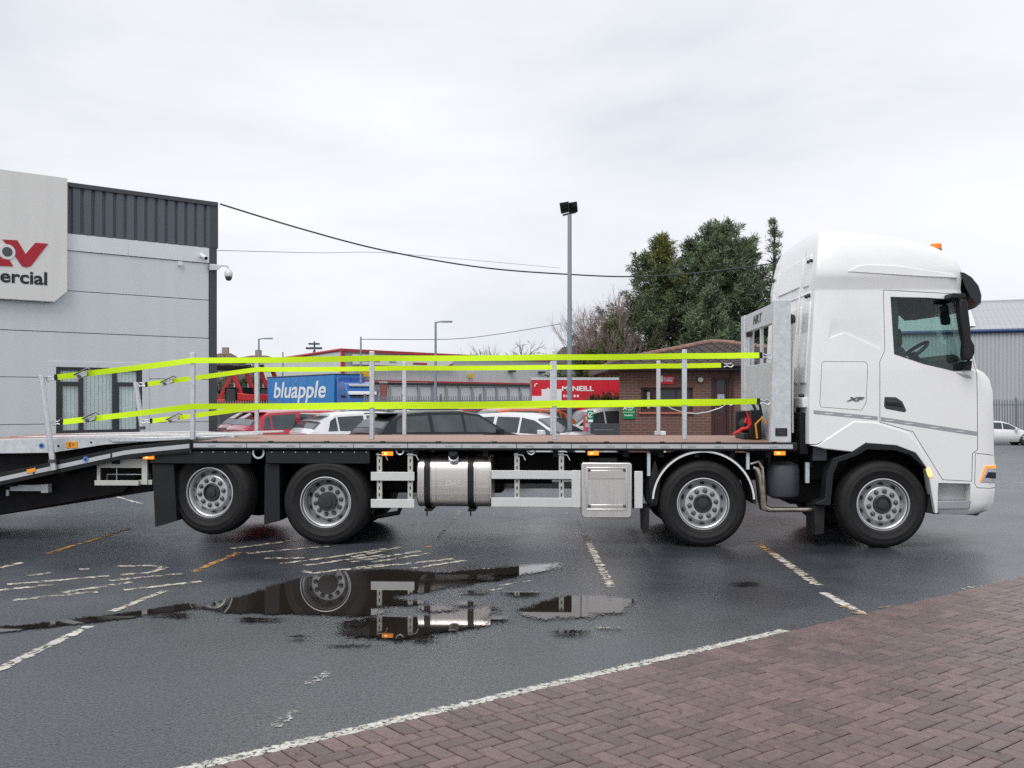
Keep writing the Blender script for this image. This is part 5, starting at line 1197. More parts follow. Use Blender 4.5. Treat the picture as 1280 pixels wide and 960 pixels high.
car('white hatchback with black rear spoiler between the red and the black cars', 'white', 470, 25.6, 34, 4.3, 1.8, 1.46, 'hatch')
car('large black car with silver window line beside the fuel tank side of the deck', 'black', 560, 23.8, 33, 4.4, 1.82, 1.50, 'suv')
car('white hatchback facing the camera, right of the black car', 'white', 664, 25.0, -28, 4.2, 1.8, 1.43, 'hatch')
car('orange car with curved roof behind the white hatchback', 'orange', 630, 30.5, 205, 4.4, 1.84, 1.51, 'suv')
car('dark grey car nearest the building corner', 'grey', 316, 33, 36, 4.4, 1.8, 1.47, 'hatch')
car('small bright red hatchback between the grey car and the dark red one', 'red', 362, 29.5, 36, 3.9, 1.7, 1.46, 'hatch')
car('dark blue car with pale windows behind the floodlight post', 'navy', 706, 34.5, 15, 4.4, 1.8, 1.50, 'sedan')
car('white car in front of the floodlight post, cut off by the deck', 'white', 746, 31.5, 200, 4.0, 1.75, 1.51, 'hatch')
car('white saloon parked by the palisade fence right of the cab', 'white', 1243, 57.5, -8, 4.6, 1.84, 1.42, 'sedan').location.z = -0.85
B2 = 'second row of parked cars'
car('silver car in the second row by the building corner', 'silver', 286, 38, 30, 4.4, 1.8, 1.47, 'suv', B2)
car('red car in the second row under the red loaders', 'red', 345, 36, 32, 4.3, 1.8, 1.47, 'hatch', B2)
car('white car in the second row behind the dark red car', 'white', 425, 37, 30, 4.4, 1.8, 1.47, 'suv', B2)
car('grey car in the second row below the blue lorry cab', 'grey', 478, 36, 28, 4.4, 1.8, 1.47, 'hatch', B2)
car('white car in the second row behind the black car', 'white', 555, 34, 30, 4.5, 1.8, 1.47, 'hatch', B2)
car('dark car in the second row right of the orange one', 'black', 700, 36, 200, 4.4, 1.8, 1.5, 'hatch', B2)
car('red car at the right of the second row behind the white hatchback', 'red', 610, 38, 30, 4.2, 1.8, 1.46, 'hatch', B2)
car('white car of the second row near the floodlight post', 'white', 665, 40, 205, 4.4, 1.8, 1.44, 'hatch', B2)
car('silver car of the second row between the white and grey ones', 'silver', 385, 41, 30, 4.4, 1.8, 1.45, 'hatch', B2)

# ------------------------------------------------------------------ brick security office
def brickmat():
    m, n, l, p = nodes_of('brick_wall')
    t = n.new('ShaderNodeTexCoord'); sx_ = n.new('ShaderNodeSeparateXYZ'); l.new(t.outputs['Object'], sx_.inputs[0]); sm_ = n.new('ShaderNodeMath'); l.new(sx_.outputs[0], sm_.inputs[0]); l.new(sx_.outputs[1], sm_.inputs[1]); mp = n.new('ShaderNodeCombineXYZ'); l.new(sm_.outputs[0], mp.inputs[0]); l.new(sx_.outputs[2], mp.inputs[1])
    br = n.new('ShaderNodeTexBrick'); br.inputs['Scale'].default_value = 1; br.inputs['Brick Width'].default_value = 0.225; br.inputs['Row Height'].default_value = 0.075; br.inputs['Mortar Size'].default_value = 0.007
    br.inputs['Color1'].default_value = (0.165, 0.075, 0.055, 1); br.inputs['Color2'].default_value = (0.125, 0.058, 0.046, 1); br.inputs['Mortar'].default_value = (0.24, 0.19, 0.165, 1); br.inputs['Bias'].default_value = -0.2
    l.new(mp.outputs[0], br.inputs['Vector']); l.new(br.outputs['Color'], p.inputs['Base Color']); p.inputs['Roughness'].default_value = 0.8
    bp = n.new('ShaderNodeBump'); bp.invert = True; bp.inputs['Strength'].default_value = 0.6; bp.inputs['Distance'].default_value = 0.01; l.new(br.outputs['Fac'], bp.inputs['Height']); l.new(bp.outputs[0], p.inputs['Normal'])
brickmat()
mat('roof_tile', (0.060, 0.048, 0.044), 0.75, var=0.3, vscale=5, dirt=(0.09, 0.085, 0.06), dscale=2.5, damt=0.5)
mat('ridge_tile', (0.26, 0.15, 0.125), 0.75, var=0.35, vscale=4)
mat('fascia', (0.035, 0.025, 0.022), 0.5); mat('door_maroon', (0.060, 0.018, 0.018), 0.45, var=0.1); mat('sill_tile', (0.42, 0.13, 0.08), 0.6, var=0.1)
mat('curtain', (0.50, 0.46, 0.38), 0.9); mat('lamp_cream', (0.55, 0.52, 0.40), 0.4); mat('sign_red', (0.60, 0.012, 0.03), 0.45, var=0.03); mat('sign_green', (0.0, 0.22, 0.075), 0.45, var=0.03)
OY = 27.0
ox0 = W(775, 500, OY).x; OW = 6.5; OZ = 2.60
off = thing('security_office', 'small brown brick security office with tiled hip roof behind the deck', 'building', (ox0, OY, 0))
def OX(px): return (px-640)/F*OY-ox0
def OZp(py): return CAMH+(HOR-py)/F*OY
wx0, wx1, wz0, wz1 = OX(801), OX(866), OZp(515), OZp(484.5)
dx0, dx1, dz1 = OX(889), OX(912), OZp(472)
wl_ = MB()
for x0, x1, z0, z1 in ((0, wx0, 0, OZ), (wx0, wx1, 0, wz0), (wx0, wx1, wz1, OZ), (wx1, dx0, 0, OZ), (dx0, dx1, dz1, OZ), (dx1, OW, 0, OZ)): wl_.box(x0, x1, 0, 0.22, z0, z1)
wl_.prism([(0.0, 0.2205), (0.22, 0.2205), (1.05, 6), (0.83, 6)], 0, OZ, 'z').box(OW-0.22, OW, 0.2205, 6, 0, OZ).box(1.06, OW-0.2205, 5.78, 6, 0, OZ)
wl_.build('wall', 'brick_wall', off)
MB().box(0.23, OW-0.23, 1.6, 1.65, 0, OZ).build('inner_wall', 'interior', off)
w_ = MB().box(wx0, wx1, 0.08, 0.14, wz0, wz0+0.08).box(wx0, wx1, 0.08, 0.14, wz1-0.06, wz1).box(wx0, wx0+0.08, 0.079, 0.141, wz0+0.081, wz1-0.061).box(wx1-0.06, wx1, 0.079, 0.141, wz0+0.081, wz1-0.061)
sp = OX(819); w_.box(sp-0.06, sp+0.06, 0.079, 0.141, wz0+0.081, wz1-0.061).box(OX(845), OX(845)+0.05, 0.079, 0.141, wz0+0.081, wz1-0.061)
wf_ = w_.build('window', 'door_maroon', off, 0.005)
MB().box(wx0+0.07, wx1-0.05, 0.105, 0.11, wz0+0.07, wz1-0.05).build('pane', 'dark_glass', wf_)
MB().box(OX(809.5), OX(813), 0.095, 0.102, wz0+0.1, wz1-0.12).build('curtain', 'curtain', wf_)
cu_ = MB()
for i in range(12): x = OX(827)+i*0.075; cu_.box(x, x+0.03, 0.098, 0.103, wz0+0.1, wz1-0.07)
o = cu_.build('blind_slats', 'trim_dark', wf_); tag(o, kind='stuff')
MB().box(wx0-0.06, wx1+0.02, -0.05, 0.10, wz0-0.055, wz0-0.001).build('window_sill', 'sill_tile', wf_, 0.005)
lt_ = MB()
x = wx0-0.1
while x < wx1+0.05: lt_.box(x, x+0.068, -0.006, 0.0, wz1+0.002, wz1+0.215); x += 0.075
x = dx0-0.1
while x < dx1+0.05: lt_.box(x, x+0.068, -0.006, 0.0, dz1+0.002, dz1+0.215); x += 0.075
mat('soldier_brick', (0.15, 0.068, 0.052), 0.8, var=0.25, vscale=14)
o = lt_.build('soldier_bricks', 'soldier_brick', off); tag(o, kind='stuff')
dr = MB().box(dx0, dx0+0.10, 0.06, 0.16, 0, dz1).box(dx1-0.06, dx1, 0.06, 0.16, 0, dz1).box(dx0+0.101, dx1-0.061, 0.06, 0.16, dz1-0.08, dz1)
dr.build('door_frame', 'door_maroon', off, 0.005)
dzm = OZp(515)
do = MB().box(dx0+0.103, dx1-0.063, 0.09, 0.13, 0.02, dzm).box(dx0+0.103, dx0+0.17, 0.09, 0.13, dzm+0.001, dz1-0.083).box(dx1-0.12, dx1-0.063, 0.09, 0.13, dzm+0.001, dz1-0.083).build('door', 'door_maroon', off, 0.006)
MB().box(dx0+0.17, dx1-0.12, 0.105, 0.11, dzm, dz1-0.083).build('door_pane', 'dark_glass', do)
MB().box(dx0+0.19, dx1-0.14, 0.078, 0.0895, 0.35, dzm-0.14).build('door_panel', 'door_maroon', do, 0.01)
MB().cyl((dx0+0.14, 0.088, dzm+0.1), (dx0+0.14, 0.03, dzm+0.1), 0.02).box(dx0+0.13, dx0+0.22, 0.03, 0.045, dzm+0.09, dzm+0.11).build('door_handle', 'plate_yellow', do)
a, c = OX(898), OX(907.5)
nt = MB().box(a, c, 0.095, 0.103, OZp(500), OZp(493)).build('door_notice', 'print_white', do)
text('notice_print', 'STAFF', 0.065, 'print_blue', do, ((a+c)/2, 0.0945, OZp(494.8)), bold=0.002, ext=0.001); text('notice_print', 'ONLY', 0.065, 'print_blue', do, ((a+c)/2, 0.0945, OZp(497.6)), bold=0.002, ext=0.001)
MB().cyl((OX(914.5), -0.05, 0.1), (OX(914.5), -0.05, OZ-0.1), 0.03).build('down_pipe', 'fascia', off)
# hip roof: stepped courses of tiles
EV = 0.32
rx0, rx1, ry0, ry1 = -EV, OW+EV, -EV, 6+EV
rh = 0.74; half = (ry1-ry0)/2
MB().box(rx0+0.02, rx1-0.02, ry0+0.02, ry1-0.02, OZ-0.02, OZ+0.01).build('soffit', 'fascia', off)
MB().box(rx0, rx1, ry0-0.02, ry0+0.018, OZ-0.05, OZ+0.12).box(rx0-0.02, rx0+0.018, ry0+0.02, ry1, OZ-0.05, OZ+0.12).build('fascia_board', 'fascia', off)
MB().cyl((rx0, ry0-0.07, OZ+0.07), (rx1, ry0-0.07, OZ+0.07), 0.055).build('gutter', 'fascia', off)
rt = MB(); N = 12
for i in range(N):
    f0, f1 = i/N, (i+1)/N+0.01
    for s_ in range(1):
        A0 = (rx0+half*f0, ry0+half*f0, rx1-half*f0, ry1-half*f0); A1 = (rx0+half*f1, ry0+half*f1, rx1-half*f1, ry1-half*f1)
        z0, z1 = OZ+0.10+rh*f0, OZ+0.10+rh*f1
        lo = [(A0[0], A0[1]), (A0[2], A0[1]), (A0[2], A0[3]), (A0[0], A0[3])]; hi = [(A1[0], A1[1]), (A1[2], A1[1]), (A1[2], A1[3]), (A1[0], A1[3])]
        V = [(p[0], p[1], z0) for p in lo]+[(p[0], p[1], z0+0.045) for p in lo]+[(p[0], p[1], z1+0.02) for p in hi]
        rt.add(V, [(k, (k+1) % 4, 4+(k+1) % 4, 4+k) for k in range(4)]+[(4+k, 4+(k+1) % 4, 8+(k+1) % 4, 8+k) for k in range(4)])
ro = rt.build('roof', 'roof_tile', off, ang=10)
# rolls on the front slope so each course reads as pantiles
pr = MB(); nx_ = int((rx1-rx0)/0.3)
for i in range(N):
    f0, f1 = i/N, (i+1)/N; z0, z1 = OZ+0.15+rh*f0, OZ+0.12+rh*f1; y0, y1 = ry0+half*f0, ry0+half*f1
    x = rx0+half*f1+0.05
    while x < rx1-half*f1-0.05: pr.cyl((x, y0-0.01, z0), (x, y1, z1+0.01), 0.03, 0.025, 6); x += 0.3
o = pr.build('roof_tiles', 'roof_tile', ro); tag(o, kind='stuff')
rzp = OZ+0.10+rh
for (q0, q1) in (((rx0, ry0, OZ+0.16), (rx0+half, ry0+half, rzp+0.05)), ((rx0, ry1, OZ+0.16), (rx0+half, ry0+half, rzp+0.05)), ((rx1, ry0, OZ+0.16), (rx1-half, ry0+half, rzp+0.05)), ((rx0+half, ry0+half, rzp+0.05), (rx1-half+0.01, ry0+half, rzp+0.05))):
    q0, q1 = Vector(q0), Vector(q1); L_ = (q1-q0).length; n = max(1, int(L_/0.36))
    for i in range(n):
        a, c = q0.lerp(q1, i/n), q0.lerp(q1, (i+0.97)/n)
        MB().cyl(a+Vector((0, 0, 0.012)), c, 0.085, 0.075, 10).build('ridge_tile', 'ridge_tile', ro)
# fittings on the office wall
def wall_sign(x0, y0, x1, y1, m, label, name='office_sign'):
    t = thing(name, label, 'sign', (ox0, OY, 0))
    MB().box(OX(x0), OX(x1), -0.03, -0.008, OZp(y1), OZp(y0)).build('sign_board', m, t, 0.004); return t
t = wall_sign(824.5, 469.3, 842.5, 480.2, 'sign_red', 'red office sign with white lettering over the brick office window')
MB().box(OX(824.6), OX(828.5), -0.034, -0.0305, OZp(477), OZp(469.6)).build('sign_badge', 'print_white', t)
for i_, (s_, yy) in enumerate((('SECURITY', 473.2), ('OFFICE', 475.9))): text('sign_lettering', s_, 0.066, 'print_white', t, (OX(835.3), -0.032, OZp(yy)), bold=0.002, ext=0.001)
t = wall_sign(778, 504, 793.5, 523.8, 'sign_green', 'green safety sign with white lettering on the left end of the brick wall')
MB().box(OX(778.3), OX(793.2), -0.033, -0.0305, OZp(515.4), OZp(514.9)).build('divider', 'print_white', t)
for a_ in (0.7, -0.7):
    MB().tube([(OX(781)-0.05, -0.034, OZp(510)-0.05*a_/0.7), (OX(781)+0.05, -0.034, OZp(510)+0.05*a_/0.7)], 0.014).build('arrow_mark', 'print_white', t)
for s_, yy, xx in (('Assembly', 509.3, 787.6), ('point', 512, 787.6), ('Reception', 519, 785.6)): text('sign_lettering', s_, 0.055, 'print_white', t, (OX(xx), -0.033, OZp(yy)), bold=0.002, ext=0.001)
t = thing('wall_lamp', 'round cream bulkhead lamp on the brick wall left of the door', 'lamp', (ox0+OX(875.3), OY, OZp(474.8)))
MB().lathe([(0.09, 0.0), (0.095, -0.04), (0.08, -0.05)], n=28).build('lamp_base', 'fascia', t); MB().lathe([(0.08, -0.045), (0.07, -0.075), (0.04, -0.09), (0, -0.095)], n=28).build('lamp_cover', 'lamp_cream', t)
hp = W(800, 506, OY-0.3); hq = W(912, 504, OY-0.3)
P = [W(x, y, 26.6) for x, y in ((800, 506), (812, 508), (822, 508.5), (832, 506.3), (840, 511), (855, 516), (870, 517), (885, 515), (900, 510), (910, 504))]
tag(MB().tube(P, 0.015, 6).build('hanging_chain', 'galvanised'), 'pale chain hanging in loops across the brick office window', 'chain')
for x0_, x1_ in ((819.5, 832.5),):
    a, c = W(x0_, 546, 26.2), W(x1_, 539, 26.2); tag(MB().box(a.x, c.x, 26.2, 26.5, 0, c.z).build('planter_box', 'white_plastic', None, 0.02), 'low pale box under the office window behind the deck', 'box')
# barrier and charge point by the office
a, c = W(737, 560, 26.4), W(774.5, 529, 26.4)
t = thing('barrier_panel', 'dark grey slatted barrier left of the brick office', 'barrier', (a.x, 26.4, 0))
for i in range(6):
    z0 = 0.12+i*(c.z-0.12)/6; MB().box(0, c.x-a.x, 0, 0.04, z0, z0+(c.z-0.12)/6-0.008).build('slat', 'trim_dark', t, 0.004)
for x in (0.05, c.x-a.x-0.11): MB().box(x, x+0.06, 0.041, 0.10, 0, c.z-0.02).build('post', 'trim_dark', t, 0.004)
a, c = W(729.5, 560, 24.2), W(737.5, 518, 24.2)
mat('pink', (0.50, 0.06, 0.12), 0.45, var=0.05)
t = thing('call_point', 'pink box on a post in front of the white car by the barrier', 'call point', (a.x, 24.2, 0))
MB().box(0.0, c.x-a.x, 0, 0.14, W(0, 539, 24.2).z, c.z).build('housing', 'pink', t, 0.02); MB().box(0.05, c.x-a.x-0.05, 0.02, 0.12, 0, W(0, 539.2, 24.2).z).build('post', 'pole_grey', t, 0.01)
for y0, y1 in ((521, 525.5), (529, 534)): MB().box(0.04, c.x-a.x-0.03, -0.008, 0.0, W(0, y1, 24.2).z, W(0, y0, 24.2).z).build('front_plate', 'curtain', t, 0.004)
a, c = W(734, 560, 24.0), W(742, 513, 24.0)
t = thing('green_notice', 'green notice with a white symbol beside the pink call point', 'sign', (a.x, 24.0, 0))
MB().box(0, c.x-a.x, 0, 0.02, W(0, 528, 24).z, c.z).build('sign_board', 'sign_green', t, 0.004); MB().cyl((0.06, 0.045, 0), (0.06, 0.045, c.z-0.03), 0.02).build('post', 'pole_grey', t)
cc = W(738, 518.5, 24); mb = MB().tube([(cc.x-a.x+0.05*math.cos(q), -0.006, cc.z+0.06*math.sin(q)) for q in np.linspace(0.3, 5.6, 20)], 0.010).tube([(cc.x-a.x-0.045, -0.006, cc.z-0.06), (cc.x-a.x+0.05, -0.006, cc.z+0.05)], 0.010)
mb.build('symbol', 'print_white', t)
MB().box(0.02, c.x-a.x-0.02, -0.006, -0.0005, W(0, 527.5, 24).z, W(0, 524.5, 24).z).build('caption_plate', 'print_white', t)

# ------------------------------------------------------------------ far warehouse with red trim
mat('clad_grey', (0.58, 0.60, 0.60), 0.6, 0.1, var=0.06, vscale=0.6, stretch=(3, 1, 0.3)); mat('trim_red', (0.42, 0.03, 0.045), 0.5, var=0.08); mat('shutter', (0.74, 0.75, 0.76), 0.6, var=0.06)
mat('pilaster', (0.34, 0.36, 0.38), 0.6); mat('glazing_dark', (0.04, 0.05, 0.05), 0.2)
def ribbed(mb, A, B, z0, z1a, z1b, pitch=0.4, d=0.05):
    # a folded sheet from A to B (2-D), top height varying
    A, B = Vector((A[0], A[1], 0)), Vector((B[0], B[1], 0)); L_ = (B-A).length; t = (B-A)/L_; nrm = Vector((t.y, -t.x, 0)); V = []; x = 0.0; prof = []
    while x < L_: prof += [(x, 0), (x+pitch*0.55, 0), (x+pitch*0.7, d), (x+pitch*0.85, d)]; x += pitch
    for s_, o_ in prof:
        s_ = min(s_, L_); p = A+t*s_+nrm*(-o_); V += [(p.x, p.y, z0), (p.x, p.y, z1a+(z1b-z1a)*s_/L_)]
    n = len(prof); mb.add(V, [(2*i, 2*i+2, 2*i+3, 2*i+1) for i in range(n-1)])
wy0, wy1 = 106.0, 135.0
P0, P1 = W(427, 500, wy0), W(703, 500, wy1); PL = W(330, 500, 128)
zc_, zr_ = W(427, 437, wy0).z, W(703, 450.5, wy1).z; zl_ = W(330, 451.5, 128).z
wh = thing('warehouse', 'long grey metal warehouse with red roof edge in the distance', 'building', (0, 0, 0))
zm = W(427, 476, wy0).z
m_ = MB(); ribbed(m_, (P0.x, P0.y), (P1.x, P1.y), zm, zc_, zr_); m_.build('front_cladding', 'clad_grey', wh, ang=10)
m_ = MB(); ribbed(m_, (PL.x, PL.y), (P0.x, P0.y), 0, zl_, zc_); m_.build('gable_cladding', 'clad_grey', wh, ang=10)
q = (P1-P0); q.z = 0; L_ = q.length; q /= L_; nn_ = Vector((q.y, -q.x, 0)); bk_ = -nn_
def fr(s, o, z): p = Vector((P0.x, P0.y, 0))+q*s+nn_*o; return Vector((p.x, p.y, z))
def wbox(s0, s1, o0, o1, z0, z1, z0b=None, z1b=None):
    z0b = z0 if z0b is None else z0b; z1b = z1 if z1b is None else z1b
    return MB().add([fr(s0, o0, z0), fr(s1, o0, z0b), fr(s1, o1, z0b), fr(s0, o1, z0), fr(s0, o0, z1), fr(s1, o0, z1b), fr(s1, o1, z1b), fr(s0, o1, z1)], [(0, 3, 2, 1), (4, 5, 6, 7), (0, 1, 5, 4), (1, 2, 6, 5), (2, 3, 7, 6), (3, 0, 4, 7)])
wbox(-0.2, L_, 0.05, 0.35, zc_-0.2, zc_+0.1, zr_-0.2, zr_+0.1).build('roof_edge', 'trim_red', wh)
tl = Vector((PL.x, PL.y, zl_)); tr_ = Vector((P0.x, P0.y, zc_)); MB().tube([tl, tr_], 0.17, 6).build('gable_edge', 'trim_red', wh)
wbox(-0.2, 0.2, 0.05, 0.3, zm+0.15, zc_-0.21).build('corner_trim', 'trim_red', wh)
wbox(0, L_, 0.05, 0.4, zm-0.05, zm+0.14).build('red_band', 'trim_red', wh)
wbox(0, L_, -0.3, -0.1, zm-0.37, zm-0.06).build('clerestory', 'glazing_dark', wh)
wbox(0, L_, -0.05, 0.15, zm-0.46, zm-0.37).build('window_head', 'pilaster', wh)
nb_ = 17
for i in range(nb_):
    s0, s1 = L_*i/nb_+0.15, L_*(i+1)/nb_-0.15; wbox(s0, s1, -0.2, 0.0, 0, zm-0.47).build('shutter_panel', 'shutter', wh); wbox(s1, s1+0.3, -0.2, 0.2, 0, zm-0.36).build('pilaster', 'pilaster', wh)
    for kx in (0.33, 0.66): pass
rb = [fr(0, -0.1, zc_-0.02), fr(L_, -0.1, zr_-0.02), Vector((P1.x+PL.x-P0.x, P1.y+PL.y-P0.y, zr_-0.2)), Vector((PL.x+0.1, PL.y, zl_-0.02))]; MB().add(rb, [(0, 1, 2, 3)]).build('roof', 'clad_grey', wh)
a = fr(2.6, 0.4, 0); sg_ = wbox(1.2, 16.5, 0.36, 0.44, W(0, 455.5, 107).z, W(0, 443, 107).z)
bt_ = thing('warehouse_sign', 'long white sign with a red corner on the grey warehouse front', 'sign', (0, 0, 0)); sg_.build('sign_board', 'print_white', bt_)
zA, zB = W(0, 455.3, 107).z, W(0, 449, 107).z; MB().add([fr(15.0, 0.46, zA), fr(16.5, 0.46, zA), fr(16.5, 0.46, zB)], [(0, 1, 2)]).build('red_corner', 'trim_red', bt_)
for s0, s1, z0_, m_n in ((1.7, 5.0, 0.35, 'trim_red'), (6.4, 7.4, 0.3, 'pilaster'), (10.0, 12.2, 0.2, 'trim_red')): wbox(s0, s1, 0.445, 0.47, zA+z0_, zA+z0_+0.22).build('print_bar', m_n, bt_)
tag(wbox(2.0, 4.2, 0.36, 0.45, zA-1.3, zA-0.65).build('yellow_sign', 'plate_yellow'), 'small yellow sign under the white warehouse sign', 'sign')
for s_ in (27, 33): tag(wbox(s_, s_+0.9, 0.1, 0.6, W(0, 462, 115).z, W(0, 459, 115).z).build('wall_floodlight', 'flood_dark'), 'dark floodlight on the warehouse front, %s one' % ('left' if s_ == 27 else 'right'), 'lamp', 'floodlights on the warehouse')
tag(wbox(19.5, 20.2, 0.1, 0.3, W(0, 470, 112).z, W(0, 465, 112).z).build('warning_triangle', 'plate_yellow'), 'tiny yellow warning sign on the warehouse cladding', 'sign')
# small red kiosk and shrub in front of the warehouse corner
mat('brick_red', (0.26, 0.075, 0.07), 0.7, var=0.2)
a, c = W(475, 494, 98), W(483, 479, 98); t = thing('gate_pier', 'red brick gate pier in front of the warehouse', 'pier', (a.x, 98, 0)); MB().box(0, c.x-a.x, 0, 0.7, 0, c.z).build('pier', 'brick_red', t, 0.03); MB().box(-0.1, c.x-a.x+0.1, -0.1, 0.8, c.z+0.001, c.z+0.2).build('cap', 'pilaster', t)

# palisade fences
def palisade(A, B, h, pitch, label, m='galvanised', w=0.07):
    A, B = Vector(A), Vector(B); d = B-A; L_ = d.length; ang = math.atan2(d.y, d.x)
    t = thing('palisade_fence', label, 'fence', A, ang, 'palisade fences')
    mb = MB(); x = 0.0
    while x < L_:
        mb.add([(x, 0, 0.05), (x+w, 0, 0.05), (x+w, 0, h-0.12), (x+w/2, 0, h), (x, 0, h-0.12), (x, 0.02, 0.05), (x+w, 0.02, 0.05), (x+w, 0.02, h-0.12), (x+w/2, 0.02, h), (x, 0.02, h-0.12)],
               [(0, 1, 2, 3, 4), (9, 8, 7, 6, 5), (0, 4, 9, 5), (1, 6, 7, 2), (2, 7, 8, 3), (3, 8, 9, 4)]); x += pitch
    o = mb.build('pales', m, t); tag(o, kind='stuff')
    for z in (0.35, h-0.35): MB().box(0, L_, 0.021, 0.06, z-0.03, z+0.03).build('rail', m, t)
    x = 0.0
    while x < L_+0.1: MB().box(x-0.05, x+0.05, 0.061, 0.16, 0, h+0.1).build('post', m, t); x += 2.75
mat('fence_grey', (0.20, 0.22, 0.235), 0.55, 0.3, var=0.1)
a, c = W(455, 500, 66), W(780, 500, 60); palisade((a.x, 66, 0), (c.x, 60, 0), W(0, 494, 63).z, 0.16, 'grey palisade fence in front of the far warehouse', 'fence_grey')
a, c = W(1215, 500, 61), W(1340, 500, 61); palisade((a.x, 61, -0.85), (c.x, 61, -0.85), W(0, 499, 61).z+0.85, 0.165, 'grey palisade fence behind the white saloon at the right', 'fence_grey')
a, c = W(268, 500, 62), W(350, 500, 62); palisade((a.x, 62, 0), (c.x, 62, 0), 1.75, 0.16, 'grey fence in front of the red loaders at the left', 'fence_grey')

# ------------------------------------------------------------------ right hand shed
mat('shed_wall', (0.42, 0.435, 0.45), 0.55, 0.1, var=0.05, vscale=0.7, stretch=(3, 1, 0.2)); mat('shed_roof', (0.40, 0.41, 0.42), 0.5, 0.1, var=0.10, vscale=0.5, stretch=(0.3, 3, 1)); mat('gutter_blue', (0.012, 0.045, 0.16), 0.45, var=0.05)
mat('skylight', (0.60, 0.61, 0.60), 0.4)
sa, sb_ = W(1140, 500, 68.0), W(1420, 500, 63.0)
t = thing('metal_shed', 'pale ribbed metal shed with blue gutter at the right edge', 'building', (sa.x, sa.y, -0.85), math.atan2(sb_.y-sa.y, sb_.x-sa.x))
SL = (sb_-sa).length; ez = W(1250, 414, 66).z+0.85
m_ = MB(); ribbed(m_, (-9.0, 0), (SL, 0), 0.0, ez, ez, 0.24, 0.035); m_.build('wall', 'shed_wall', t, ang=10)
MB().cyl((-9.0, -0.12, ez+0.02), (SL, -0.12, ez+0.02), 0.13, n=12).build('gutter', 'gutter_blue', t)
rz_ = 3.0; ry_ = 13.0; rs = MB(); n = 0; x = -9.0; V = []
while x < SL:
    for s_, d in ((0, 0), (0.18, 0), (0.22, 0.04), (0.29, 0.04)): V += [(x+s_, -0.2, ez+0.10+d), (x+s_, ry_, ez+0.10+rz_+d)]
    x += 0.333
n = len(V)//2; rs.add(V, [(2*i, 2*i+2, 2*i+3, 2*i+1) for i in range(n-1)]); rs.build('roof', 'shed_roof', t, ang=10)
for x in np.arange(-7, SL, 5.0): MB().add([(x, 0.8, ez+0.16+0.072*1.0+0.2), (x+1.0, 0.8, ez+0.16+0.27), (x+1.0, ry_-1.0, ez+0.16+rz_*(ry_-0.8)/(ry_+0.2)), (x, ry_-1.0, ez+0.16+rz_*(ry_-0.8)/(ry_+0.2))], [(0, 1, 2, 3)]).build('roof_light', 'skylight', t)
MB().box(-9.0, SL, ry_-0.2, ry_+0.2, ez+rz_-0.05, ez+rz_+0.22).build('ridge_cap', 'shed_roof', t)
MB().box(-9.0, SL, 0.2, 22, 0, ez-0.02).build('core', 'trim_dark', t)

# ------------------------------------------------------------------ red hoarding and brown hall
a, c = W(664.5, 498, 35), W(780, 475, 35)
t = thing('hoarding', 'long red hoarding with white lettering behind the parked cars', 'hoarding', (a.x, 35, 0))
nx_ = 6; wj = (c.x-a.x)/nx_
for i in range(nx_): MB().box(i*wj+0.004, (i+1)*wj-0.004, 0, 0.06, 0.6, c.z).build('hoarding_panel', 'sign_red', t, 0.004)
for i in range(nx_+1): MB().box(i*wj-0.05, i*wj+0.05, 0.065, 0.16, 0, c.z).build('post', 'pole_grey', t)
MB().box(-0.02, c.x-a.x, -0.01, 0.09, c.z+0.002, c.z+0.09).build('top_rail', 'galvanised', t)
def HX(px): return (px-640)/F*35-a.x
def HZ(py): return CAMH+(HOR-py)/F*35
text('lettering', 'McNEILL', 0.235, 'print_white', t, (HX(722), -0.006, HZ(486)), bold=0.008, ext=0.003, sx=1.28)
MB().box(HX(677), HX(702), -0.012, -0.002, HZ(505), HZ(486.5)).build('white_panel', 'print_white', t); MB().box(HX(665), HX(677), -0.012, -0.002, HZ(505), HZ(495)).build('white_panel', 'print_white', t)
MB().prism([(HX(683), HZ(486.4)), (HX(686.5), HZ(486.4)), (HX(685), HZ(484))], -0.012, -0.002).build('roof_mark', 'print_white', t)
MB().tube([(HX(668.5), -0.008, HZ(483.5)), (HX(669), -0.008, HZ(480.5)), (HX(672), -0.008, HZ(479.5))], 0.02).build('corner_mark', 'print_white', t)
for i_, x in enumerate((704, 708, 712.5, 717, 721)): MB().box(HX(x), HX(x+2.6), -0.008, -0.002, HZ(496.5), HZ(493.5)).build('small_letter', 'print_white', t)
mat('hall_brown', (0.125, 0.115, 0.085), 0.7, var=0.12, vscale=0.5); mat('hall_wall', (0.23, 0.22, 0.21), 0.7, var=0.1)
a, c = W(703, 500, 92), W(800, 500, 92)
t = thing('brown_hall', 'dull brown hall behind the bare birch tree', 'building', (a.x, 92, 0))
hx = c.x-a.x; z0, z1, zt_ = 0, W(0, 452, 92).z, W(0, 434, 92).z
MB().prism([(0, 0), (hx, 0), (hx, zt_+1.2), (0.0, zt_)], 0, 20).build('wall', 'hall_brown', t)
m_ = MB(); ribbed(m_, (0.0, -0.1), (hx, -0.1), 0, z1, z1, 0.5, 0.06); m_.build('lower_cladding', 'hall_wall', t, ang=10)

